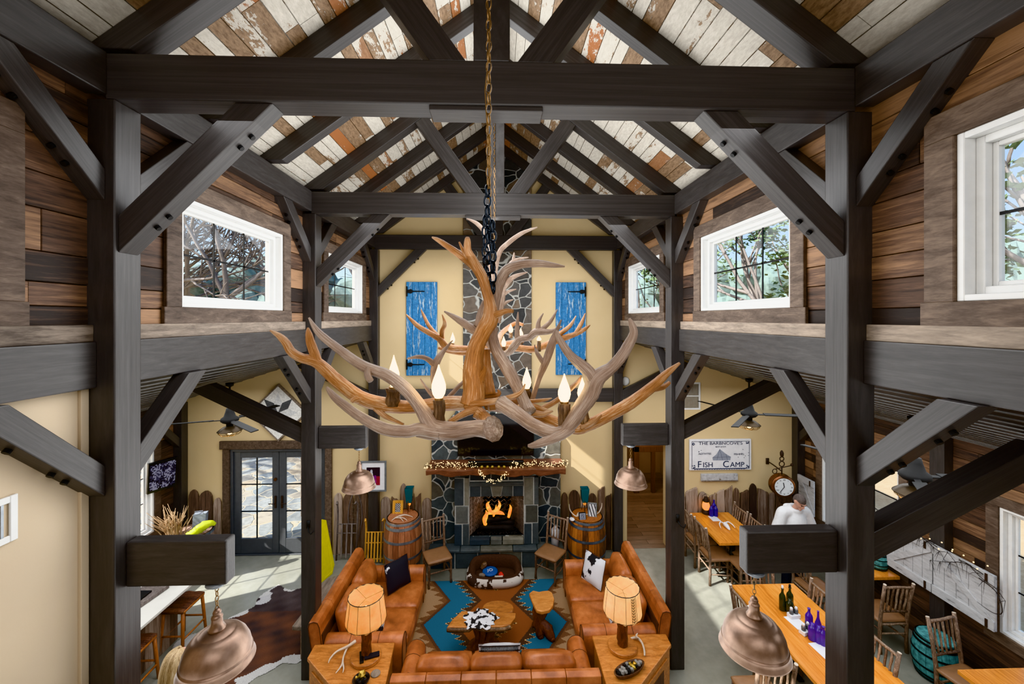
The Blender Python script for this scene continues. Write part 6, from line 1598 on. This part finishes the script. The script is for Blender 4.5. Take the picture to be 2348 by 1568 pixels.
mb = MB(); stube(mb, [(-5.52, 7.22, .86, .05), (-5.42, 7.25, .9, .07), (-5.32, 7.3, .97, .08), (-5.22, 7.36, 1.0, .055), (-5.16, 7.4, .96, .03)], 5, 10, .12); single('lime_jacket', 'crumpled lime yellow bag draped on the barrel planter rim', 'bag', mb, M['lime'])
# wall television
t = thing('wall_screen', 'tilted black wall television showing a pale picture on the left outer wall', 'television', (-6.2, 7.5, 1.56)); t.rotation_euler = (math.radians(6), 0, math.radians(62)); t.scale = (.6, .9, .9)
mb = MB(); mb.box(-.36, -.03, 0, .36, .03, .62); mb.build('casing', M['blackplastic'], t, .008)
mb = MB()
for i in range(24):
    for j in range(20):
        u, v = i/24, j/20; k = RN.uniform(-.6, .6)+.5*math.sin(u*9+v*4)*math.cos(v*7-u*5); mb.col = s3(150, 150, 176) if k > .15 else s3(70, 68, 92) if k > -.25 else s3(26, 24, 36)
        a, b = -.32+.64*u, .05+.52*v; mb.quad((a, -.031, b), (a+.64/24, -.031, b), (a+.64/24, -.031, b+.026), (a, -.031, b+.026))
mb.build('screen', M['print'], t)
mb = MB(); mb.box(-6.28, 7.5, 1.75, -6.24, 7.7, 1.95); mb.tube([(-6.26, 7.6, 1.85), (-6.2, 7.6, 1.85)], .03, 8); mb.build('wall_bracket', M['black'], None, world=True).update_tag() if 0 else None
# hooks on the middle posts
for sd, x in (('left', -2.48), ('right', 2.38)):
    mb = MB(); y = 5.25; mb.box(x-.02, y-.012, 1.98, x+.02, y-.001, 2.08); mb.tube([(x, y-.01, 2.0), (x+.02, y-.04, 1.95), (x+.06, y-.06, 1.93), (x+.09, y-.04, 1.97)], .008, 6)
    single('cleat_hook', f'small black cleat hook on the middle {sd} post', 'hook', mb, M['black'])
# ------------------------------------------------------------------ right aisle wall
def panel(label, y0, y1, flip):
    t = thing('barn_panel', label, 'wall panel', (6.06, (y0+y1)/2, .88), 0, 'white barn door panels'); L = t.location; z0, z1 = .88, 1.56; n = 5
    mb = MB()
    for k in range(n): mb.cur = RN.random(); a = y0+(y1-y0)*k/n; mb.box(6.035, a+.002, z0, 6.06, a+(y1-y0)/n-.002, z1)
    mb.build('board', M['whitewash'], t, .003, 1, world=L)
    for yy in (y0+.16, y1-.2):
        if yy < 5.2 or yy > 5.48: mb = MB(); mb.box(6.061, yy, z0+.05, 6.199, yy+.06, z1-.05); mb.build('batten', M['casing'], t, world=L)
    mb = MB()
    for a, b in ((z0, z0+.12), (z1-.12, z1)): mb.box(6.013, y0, a, 6.035, y1, b)
    d = V((0, y1-y0, z1-z0-.24)); mm = look(d if not flip else V((0, y0-y1, z1-z0-.24)), (1, 0, 0)); c = V((6.129, (y0+y1)/2, (z0+z1)/2)); mb.obox(c, d.length, .1, .02, mm) if 0 else None
    p = [(y0, z0+.12), (y0+.13, z0+.12), (y1, z1-.12), (y1-.13, z1-.12)] if not flip else [(y1, z0+.12), (y1-.13, z0+.12), (y0, z1-.12), (y0+.13, z1-.12)]
    mb.prism([(6.015, a, b) for a, b in p], (.02, 0, 0)); mb.build('brace_board', M['whitewash'], t, .003, 1, world=L)
    mb = MB()
    for z in (z0+.06, z1-.06): mb.box(6.003, y0+.06, z-.05, 6.013, y0+.085, z+.05)
    mb.build('strap_hinge', M['iron'], t, world=L); return t
panel('white barn door panel with diagonal brace on the right wall, next to the near window', 4.66, 5.36, False)
panel('white barn door panel on the right wall, farther from the camera', 5.37, 6.03, True)
panel('white barn panel at the far right corner behind the hanging clock', 7.46, 7.86, False)
t = thing('twig_garland', 'dark twig garland with tiny lights along the white wall panels', 'garland', (6.1, 5.3, 1.5)); L = t.location
mb = MB(); fb = MB()
for br in range(5):
    y = 4.75+br*.26; p = V((5.99, y, 1.53+.02*br)); q = [(*p, .006)]
    for k in range(5): p = p+V((RN.uniform(-.02, .02), -.1 if br % 2 else .12, RN.uniform(-.09, .05))); p.x = min(6.0, p.x); q.append((*p, .005-.0007*k))
    stube(mb, q, 3, 5)
    for s_ in q[1:]:
        for r in range(3):
            e = V(s_[:3])+V((RN.uniform(-.05, .01), RN.uniform(-.1, .1), RN.uniform(-.2, .04))); stube(mb, [(*s_[:3], .003), (*((V(s_[:3])+e)/2+V((0, 0, .015))), .0025), (*e, .001)], 2, 4)
    for r in range(3): fb.ball((5.98, y+RN.uniform(-.12, .12), 1.58+RN.uniform(-.02, .12)), .008, 6)
stube(mb, [(6.0, 4.8, 1.45, .006), (5.99, 4.62, 1.4, .005), (5.99, 4.56, 1.2, .005), (6.0, 4.66, 1.12, .004), (6.0, 4.82, 1.14, .002)], 4, 5)
mb.build('twig', M['darktwig'], t, smooth=True, world=L); fb.build('fairy_bulb', M['fairy'], t, world=L)
# hanging station clock
t = thing('station_clock', 'round copper double sided station clock with roman numerals on an iron bracket', 'clock', (5.47, 7.55, 1.25)); L = t.location
c = V((5.47, 7.55, 1.47)); m = Matrix.Rotation(math.radians(-12), 3, 'Z') @ Matrix.Rotation(math.pi/2, 3, 'X')
mb = MB(); mb.lathe([(.0, -.09), (.17, -.09), (.2, -.08), (.215, -.06), (.205, -.03), (.2, .03), (.215, .06), (.2, .08), (.17, .09), (0, .09)], c, 36, m); cs_ = mb.build('clock_case', M['lowcopper'], t, smooth=True, world=L)
mb = MB(); mb.lathe([(.165, .0905), (.165, .094), (0, .094)], c, 32, m); fc = mb.build('clock_face', M['clockface'], t, world=L)
for k in range(12):
    a = math.pi/2-k*math.pi/6; p = c+m@V((math.cos(a)*.135, math.sin(a)*.135, .0955)); o = text('numeral', ['XII', 'I', 'II', 'III', 'IIII', 'V', 'VI', 'VII', 'VIII', 'IX', 'X', 'XI'][k], .036, M['blackplastic'], fc, p-L, (math.pi/2, 0, math.radians(-12)), .0008)
mb = MB()
for a, l, w in ((math.radians(100), .085, .007), (math.radians(235), .12, .005)): mb.tube([c+m@V((0, 0, .097)), c+m@V((math.cos(a)*l, math.sin(a)*l, .097))], w, 6)
mb.build('clock_hand', M['blackplastic'], fc, world=L)
mb = MB(); q = V((5.47, 7.55, 1.68)); mb.tube([q, q+V((0, 0, .14))], .012, 8); mb.tube([(5.47, 7.55, 1.74), (5.5, 7.85, 1.76), (5.52, 8.045, 1.76)], .012, 8); mb.box(5.49, 8.03, 1.7, 5.55, 8.046, 1.82)
for k in range(2): mb.torus(q+V((0, .0, .2+.1*k)), .05-.01*k, .01, Matrix.Rotation(math.pi/2, 3, 'X'), 18, 6)
mb.lathe([(0, .32), (.03, .36), (.035, .41), (.02, .45), (0, .47)], q, 10); mb.tube([q+V((-.14, 0, .1)), q+V((.2, 0, .17))], .008, 6); mb.ball(q+V((.2, 0, .18)), .03, 8); mb.torus(q+V((-.14, 0, .06)), .045, .008, Matrix.Rotation(math.pi/2, 3, 'X'), 14, 5)
mb.tube([(5.47, 7.55, 1.26), (5.47, 7.55, 1.12)], .01, 6); mb.torus((5.5, 7.6, 1.14), .05, .008, Matrix.Rotation(math.pi/2, 3, 'Y'), 14, 5); mb.build('bracket', M['iron'], t, smooth=True, world=L)
# ------------------------------------------------------------------ people
def voxel(mb, name, mat, par, size, sm=8):
    me = bpy.data.meshes.new(name); me.from_pydata(mb.v, [], mb.f)
    bm = bmesh.new(); bm.from_mesh(me); bmesh.ops.recalc_face_normals(bm, faces=bm.faces[:]); bm.to_mesh(me); bm.free()
    o = bpy.data.objects.new(name, me); COL.objects.link(o)
    r = o.modifiers.new('r', 'REMESH'); r.mode = 'VOXEL'; r.voxel_size = size; r.use_smooth_shade = True
    if sm: s_ = o.modifiers.new('s', 'SMOOTH'); s_.iterations = sm; s_.factor = .5
    dg = bpy.context.evaluated_depsgraph_get(); dg.update()
    m2 = bpy.data.meshes.new_from_object(o.evaluated_get(dg)); o.modifiers.clear(); o.data = m2; bpy.data.meshes.remove(me)
    m2.materials.clear(); m2.materials.append(mat)
    for p in m2.polygons: p.use_smooth = True
    if par: o.parent = par
    return o
def body(mb, J, hd, hm):
    """J: joint dict; hd head centre; hm head rotation"""
    def T_(pts): stube(mb, pts, 4, 12)
    T_([(*J['pel'], .125), (*((V(J['pel'])+V(J['che']))/2), .12), (*J['che'], .135), (*(V(J['che'])+V((0, 0, .1))), .11), (*J['neck'], .055), (*(V(J['neck'])*.5+V(hd)*.5), .052)])
    for s in ('L', 'R'):
        T_([(*J['sh'+s], .062), (*((V(J['sh'+s])+V(J['el'+s]))/2), .05), (*J['el'+s], .042), (*((V(J['el'+s])+V(J['wr'+s]))/2), .037), (*J['wr'+s], .027)])
        T_([(*J['hip'+s], .095), (*((V(J['hip'+s])+V(J['kn'+s]))/2), .075), (*J['kn'+s], .055), (*(V(J['kn'+s])*.6+V(J['an'+s])*.4), .056), (*J['an'+s], .038)])
        a = V(J['an'+s]); f = J.get('fwd', V((0, -1, 0))); T_([(*(a-f*.04+V((0, 0, -.04))), .036), (*(a+f*.08+V((0, 0, -.05))), .036), (*(a+f*.17+V((0, 0, -.058))), .026)])
        T_([(*J['sh'+s], .06), (*(V(J['che'])+V((0, 0, .07))), .09)]); T_([(*J['hip'+s], .1), (*J['pel'], .11)])
        w = V(J['wr'+s]); d = V(J['hd'+s]).normalized(); sd = d.cross(V((0, 0, 1))); sd = sd.normalized() if sd.length > .1 else V((1, 0, 0)); up = sd.cross(d).normalized()
        T_([(*w, .027), (*(w+d*.05), .032), (*(w+d*.09), .03)])
        for k, ln in enumerate((.07, .08, .075, .06)):
            b = w+d*.085+sd*(.027-.018*k); mb.tube([b, b+d*ln*.5, b+d*ln*.8-up*ln*.25, b+d*ln*.95-up*ln*.5], [.0088, .0085, .008, .006], 7)
        b = w+d*.03+sd*.03; mb.tube([b, b+sd*.025+d*.025, b+sd*.03+d*.06-up*.01], [.012, .0105, .008], 7)
    hd = V(hd)
    n = 20; b = len(mb.v)
    for i in range(1, 14):
        a = math.pi*i/14
        for j in range(n):
            q = 2*math.pi*j/n; x, y, z = math.sin(a)*math.cos(q), math.sin(a)*math.sin(q), math.cos(a)
            wx = .076*(1-.22*max(0, -z)**1.5); wy = .098
            p = V((x*wx, y*wy+(.012 if z > 0 else -.012*(-z)), z*.122)); 
            if y < -.5 and -.1 < z < .18 and .25 < abs(x) < .65: p.y += .008
            mb.v.append(hd+hm@p)
    mb.v.append(hd+hm@V((0, 0, .122))); mb.v.append(hd+hm@V((0, -.01, -.122))); T2 = b+13*n
    for i in range(12):
        for j in range(n): mb.face([b+i*n+j, b+(i+1)*n+j, b+(i+1)*n+(j+1) % n, b+i*n+(j+1) % n])
    for j in range(n): mb.face([T2, b+j, b+(j+1) % n]); mb.face([T2+1, b+12*n+(j+1) % n, b+12*n+j])
    h = lambda x, y, z: hd+hm@V((x, y, z))
    mb.tube([h(0, -.09, .03), h(0, -.108, -.01), h(0, -.116, -.028), h(0, -.095, -.04)], [.008, .011, .014, .01], 8)
    for s in (-1, 1):
        mb.ball(h(s*.08, .005, -.005), .026, 8, sx=.45, sy=.8, sz=1.25); mb.tube([h(s*.012, -.098, .03), h(s*.05, -.088, .034)], .008, 6)
    mb.tube([h(-.024, -.094, -.062), h(0, -.1, -.06), h(.024, -.094, -.062)], .0075, 6); mb.tube([h(-.02, -.093, -.073), h(0, -.098, -.074), h(.02, -.093, -.073)], .0075, 6)
    mb.ball(h(0, -.08, -.105), .026, 8)
def face_bits(t, hd, hm):
    h = lambda x, y, z: V(hd)+hm@V((x, y, z)); e = MB()
    for s in (-1, 1): e.ball(h(s*.031, -.089, .008), .0085, 8)
    e.build('eye', M['blackplastic'], t, smooth=True); e = MB()
    for s in (-1, 1): e.tube([h(s*.014, -.103, .036), h(s*.035, -.1, .041), h(s*.055, -.088, .034)], .0035, 5)
    e.build('eyebrow', M['hairgrey'], t)
# man in a white hoodie
px = atY(1830, 1140, 6.62)
t = thing('person', 'person with short grey hair in a white hoodie standing with head bowed, by the clock', 'person', (px.x, 6.72, 0), .05)
J = dict(pel=(0, .02, .93), che=(0, .0, 1.22), neck=(0, -.04, 1.44), shL=(-.19, 0, 1.38), shR=(.19, 0, 1.38), elL=(-.29, -.02, 1.1), elR=(.29, -.02, 1.1), wrL=(-.2, -.25, .99), wrR=(.2, -.25, .99),
         hipL=(-.1, .02, .88), hipR=(.1, .02, .88), knL=(-.11, -.01, .48), knR=(.11, .0, .48), anL=(-.12, .03, .1), anR=(.12, .03, .1), hdL=V((.35, -.9, .0)), hdR=V((-.35, -.9, .0)))
hm = Matrix.Rotation(math.radians(34), 3, 'X'); hd = (0, -.13, 1.6)
mb = MB(); body(mb, J, hd, hm); voxel(mb, 'body', M['skin'], t, .0075, 3); face_bits(t, hd, hm)
mb = MB(); stube(mb, [(0, .02, .8, .19), (0, .01, .95, .2), (0, 0, 1.1, .19), (0, 0, 1.25, .185), (0, -.01, 1.37, .14), (0, -.03, 1.44, .1)], 4, 18)
for s in (-1, 1):
    stube(mb, [(s*.1, 0, 1.36, .1), (s*.2, 0, 1.36, .095), (s*.265, -.01, 1.22, .09), (s*.31, -.02, 1.08, .092), (s*.26, -.14, 1.03, .075), (s*.215, -.21, .995, .055)], 5, 14)
mb.torus((0, -.03, 1.44), .08, .034, Matrix.Rotation(.3, 3, 'X'), 22, 8); stube(mb, [(-.07, .09, 1.42, .05), (0, .13, 1.38, .07), (.07, .09, 1.42, .05)], 4, 10)
voxel(mb, 'hoodie', M['hoodie'], t, .014, 6)
mb = MB()
for s in (-1, 1): stube(mb, [(s*.1, .02, .9, .115), (s*.105, .0, .7, .1), (s*.11, 0, .48, .082), (s*.118, .02, .25, .075), (s*.12, .03, .06, .07)], 4, 14)
mb.ball((0, .02, .88), .15, 12, sx=1.2); voxel(mb, 'trousers', M['denim'], t, .014, 4)
mb = MB(); n = 18
for i in range(8):
    pass
hp_ = MB(); hp_.ball((0, 0, 0), 1, 20); cap = MB()
for f in hp_.f:
    c_ = sum((hp_.v[i] for i in f), V((0, 0, 0)))/len(f)
    if c_.z > .3 or (c_.y > -.1 and c_.z > -.35): cap.add([V(hd)+hm@V((hp_.v[i].x*.083, hp_.v[i].y*.105+.012, hp_.v[i].z*.129)) for i in f], [tuple(range(len(f)))])
cap.build('hair', M['hairgrey'], t, smooth=True)
for s in (-1, 1):
    mb = MB(); stube(mb, [(s*.12, .07, .045, .045), (s*.12, -.05, .045, .048), (s*.12, -.17, .03, .032)], 4, 10); mb.box(s*.12-.045, -.19, 0, s*.12+.045, .1, .022); mb.build('shoe', M['blackplastic'], t, smooth=True)
# blonde person by the bar
t = thing('person', 'person with long blonde hair and dark top seen from behind the near left pendant', 'person', (-2.95, 3.74, 0), math.radians(150))
J = dict(pel=(0, .02, .88), che=(0, .0, 1.15), neck=(0, -.0, 1.38), shL=(-.165, 0, 1.32), shR=(.165, 0, 1.32), elL=(-.21, -.0, 1.05), elR=(.21, -.0, 1.05), wrL=(-.2, -.12, .85), wrR=(.2, -.12, .85),
         hipL=(-.09, .02, .84), hipR=(.09, .02, .84), knL=(-.1, -.01, .46), knR=(.1, .0, .46), anL=(-.1, .03, .1), anR=(.1, .03, .1), hdL=V((.1, -.6, -.7)), hdR=V((-.1, -.6, -.7)))
hm = Matrix.Rotation(math.radians(14), 3, 'X'); hd = (0, -.03, 1.53)
mb = MB(); body(mb, J, hd, hm); voxel(mb, 'body', M['skin'], t, .0085, 3); face_bits(t, hd, hm)
mb = MB(); stube(mb, [(0, .02, .82, .17), (0, .01, 1.0, .15), (0, 0, 1.15, .155), (0, 0, 1.28, .13), (0, 0, 1.36, .07)], 4, 16)
for s in (-1, 1): stube(mb, [(s*.08, 0, 1.3, .075), (s*.17, 0, 1.31, .07), (s*.2, 0, 1.18, .058), (s*.212, 0, 1.05, .052), (s*.206, -.06, .95, .046)], 4, 12)
voxel(mb, 'top', M['darktop'], t, .014, 5)
mb = MB()
for s in (-1, 1): stube(mb, [(s*.09, .02, .86, .108), (s*.1, 0, .46, .075), (s*.1, .03, .06, .06)], 4, 14)
mb.ball((0, .02, .85), .15, 12, sx=1.15); voxel(mb, 'trousers', M['denim'], t, .014, 4)
mb = MB()
for k in range(60):
    a = math.radians(-28+236*k/59); u, v = math.cos(a), math.sin(a)
    q = [(0+u*.012, -.02+v*.02, 1.665, .012), (u*.06, .0+v*.07, 1.635, .017), (u*.088, .0+v*.108, 1.54, .019), (u*.096, .012+v*.11, 1.42, .02), (u*(.1+RN.uniform(-.01, .012)), .02+v*.125, 1.3, .019), (u*(.1+RN.uniform(-.02, .02)), .03+v*.13, 1.16+RN.uniform(-.05, .05), .006)]
    mb.cur = RN.random(); stube(mb, q, 4, 6)
mb.build('hair', M['hair'], t, smooth=True)
for s in (-1, 1): mb = MB(); stube(mb, [(s*.1, .07, .045, .042), (s*.1, -.05, .045, .045), (s*.1, -.16, .028, .028)], 4, 10); mb.box(s*.1-.04, -.18, 0, s*.1+.04, .1, .02); mb.build('shoe', M['blackplastic'], t, smooth=True)
# ------------------------------------------------------------------ trees outside
def tree(label, x, y, H, seed, leafy, lean=0, grp='trees outside the windows'):
    r_ = random.Random(seed); t = thing('leafy_tree' if leafy else 'bare_tree', label, 'tree', (x, y, -.12), 0, grp)
    tk = MB(); lf = MB()
    def grow(p, d, L, r, dep):
        q = [(*p, r)]; e = p
        for k in range(4):
            d = (d+V((r_.uniform(-.2, .2), r_.uniform(-.2, .2), r_.uniform(-.05, .12)))).normalized(); e = e+d*L/4; q.append((*e, r*(1-.1*(k+1))))
        b = tk if dep else tk
        b.tube([v[:3] for v in q], [v[3] for v in q], 8 if dep == 0 else 5 if dep < 3 else 3, dep > 2)
        if dep >= (5 if not leafy else 3):
            if leafy:
                for _ in range(46):
                    c = e+V((r_.gauss(0, .3), r_.gauss(0, .3), r_.gauss(0, .2))); a = V((r_.uniform(-1, 1), r_.uniform(-1, 1), r_.uniform(-.4, .4))).normalized()*.12; n = a.orthogonal()*.45
                    lf.cur = r_.random(); lf.add([c-a, c+n, c+a, c-n], [(0, 1, 2, 3)])
            return
        nb = r_.choice((2, 3, 3)) if dep else r_.choice((3, 4)); 
        for k in range(nb):
            a = r_.uniform(0, 6.28); sp = r_.uniform(.45, .95); v = d.orthogonal().normalized(); v.rotate(__import__('mathutils').Quaternion(d, a))
            grow(V(q[r_.choice((2, 3, 4))][:3]), (d+v*sp).normalized(), L*r_.uniform(.62, .85), r*.6, dep+1)
        grow(e, (d+V((0, 0, .2))).normalized(), L*.75, r*.68, dep+1)
    grow(V((0, 0, 0)), V((lean, 0, 1)).normalized(), H*.33, H*(.013 if leafy else .016), 0)
    tk.build('trunk', M['bough'], t, smooth=True)
    if leafy: lf.build('foliage', M['leaf'], t)
    return t
b0 = tree('large bare tree seen through the nearer left clerestory window', -9.5, 13.2, 13, 3, False)
dup(b0, (-16, 17, -.12), 1.9, 'bare tree farther out to the left, behind the first bare tree'); dup(b0, (-7.8, 18.5, -.12), 3.6, 'bare tree seen through the small rear left window'); dup(b0, (-14.5, 11.2, -.12), 4.4, 'bare tree with low limbs at the left edge outside')
l0 = tree('leafy green tree seen through the nearer right clerestory window', 9.6, 12.0, 12.5, 8, True, -.1)
dup(l0, (13.5, 15.5, -.12), 2.2, 'leafy tree farther out on the right, behind the first leafy tree'); dup(l0, (12.5, 8.2, -.12), 4.0, 'leafy green tree close outside the near right window'); dup(l0, (7.6, 18.8, -.12), .9, 'leafy tree seen through the small rear right window')
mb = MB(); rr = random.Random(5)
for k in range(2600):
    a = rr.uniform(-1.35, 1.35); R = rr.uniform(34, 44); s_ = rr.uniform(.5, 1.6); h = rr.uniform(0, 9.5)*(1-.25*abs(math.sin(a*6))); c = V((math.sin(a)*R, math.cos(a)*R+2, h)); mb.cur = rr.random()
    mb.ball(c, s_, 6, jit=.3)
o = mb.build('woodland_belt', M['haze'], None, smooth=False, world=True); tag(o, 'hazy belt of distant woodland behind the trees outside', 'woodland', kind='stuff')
# ------------------------------------------------------------------ light
w = bpy.data.worlds.new('sky'); SC.world = w; w.use_nodes = True
nt = w.node_tree; bg = nt.nodes['Background']; sk = nt.nodes.new('ShaderNodeTexSky')
sk.sky_type = 'NISHITA'; sk.sun_disc = False; sk.sun_elevation = math.radians(37); sk.sun_rotation = math.radians(240); sk.air_density = 1.0; sk.dust_density = 2.0; sk.ozone_density = 1
nt.links.new(sk.outputs[0], bg.inputs[0]); bg.inputs[1].default_value = .42
def lamp(name, typ, loc, energy, color=(1, 1, 1), rot=None, size=1, sy=None, aim=None, rad=.05):
    l = bpy.data.lights.new(name, typ); l.energy = energy; l.color = color
    o = bpy.data.objects.new(name, l); COL.objects.link(o); o.location = loc
    if typ == 'AREA':
        l.shape = 'RECTANGLE'; l.size = size; l.size_y = sy or size
    elif typ == 'POINT': l.shadow_soft_size = rad
    if aim is not None: o.rotation_euler = (V(aim)-V(loc)).to_track_quat('-Z', 'Y').to_euler()
    return o
sun = lamp('sun', 'SUN', (-20, -10, 20), 13, (1, .94, .86)); sun.data.angle = math.radians(.6)
sun.rotation_euler = V((1, .417, -.82)).to_track_quat('-Z', 'Y').to_euler()
# soft fill: bounce lights high in the hall, behind the camera and under the aisle roofs
lamp('loft_fill', 'AREA', (-.05, -1.4, 5.0), 115, (.97, .98, 1), size=4.6, sy=3.4, aim=(-.05, 5, 3.4))
lamp('ridge_fill', 'AREA', (-.05, 4.6, 5.95), 165, (.95, .97, 1), size=3.6, sy=5.5, aim=(-.05, 4.6, 0))
lamp('floor_bounce', 'AREA', (-.05, 4.6, 2.4), 100, (.95, .98, 1), size=4.2, sy=5, aim=(-.05, 4.6, 9))
lamp('roof_wash', 'AREA', (-.05, 4.0, 4.9), 40, (.96, .98, 1), size=3.0, sy=6, aim=(-.05, 4.0, 9))
lamp('aisle_fill', 'AREA', (-4.5, 4.6, 3.3), 125, (.95, .98, 1), size=2.6, sy=5.5, aim=(-4.5, 4.6, 0))
lamp('aisle_fill', 'AREA', (4.4, 4.6, 3.3), 125, (.95, .98, 1), size=2.6, sy=5.5, aim=(4.4, 4.6, 0))
lamp('aisle_front_fill', 'AREA', (3.6, .1, 3.9), 26, (.97, .98, 1), size=1.6, sy=1.2, aim=(3.9, 4, 2.6))
lamp('firebox_fill', 'POINT', (-.05, 7.8, 1.12), 2.2, (1, .93, .86), rad=.05)  # added pale fill that brightens the firebox brick, not the fire's own light
lamp('passage_fill', 'POINT', (3.6, 10, 2.2), 60, (1, .88, .74), rad=.15)  # unseen fill added to light the passage, no fixture there
lamp('side_wash', 'AREA', (-.05, 4.6, 4.9), 130, (.95, .98, 1), size=2.6, sy=6, aim=(-6, 4.6, 4.9))
lamp('side_wash', 'AREA', (-.05, 4.6, 4.9), 130, (.95, .98, 1), size=2.6, sy=6, aim=(6, 4.6, 4.9))
SC.view_settings.view_transform = 'Khronos PBR Neutral'
SC.view_settings.look = 'None'; SC.view_settings.exposure = 0
SC.cycles.max_bounces = 6; SC.cycles.diffuse_bounces = 3; SC.cycles.glossy_bounces = 3; SC.cycles.adaptive_threshold = .06; SC.cycles.adaptive_min_samples = 20; SC.cycles.transparent_max_bounces = 12; SC.cycles.sample_clamp_indirect = 6
SC.cycles.caustics_reflective = False; SC.cycles.caustics_refractive = False
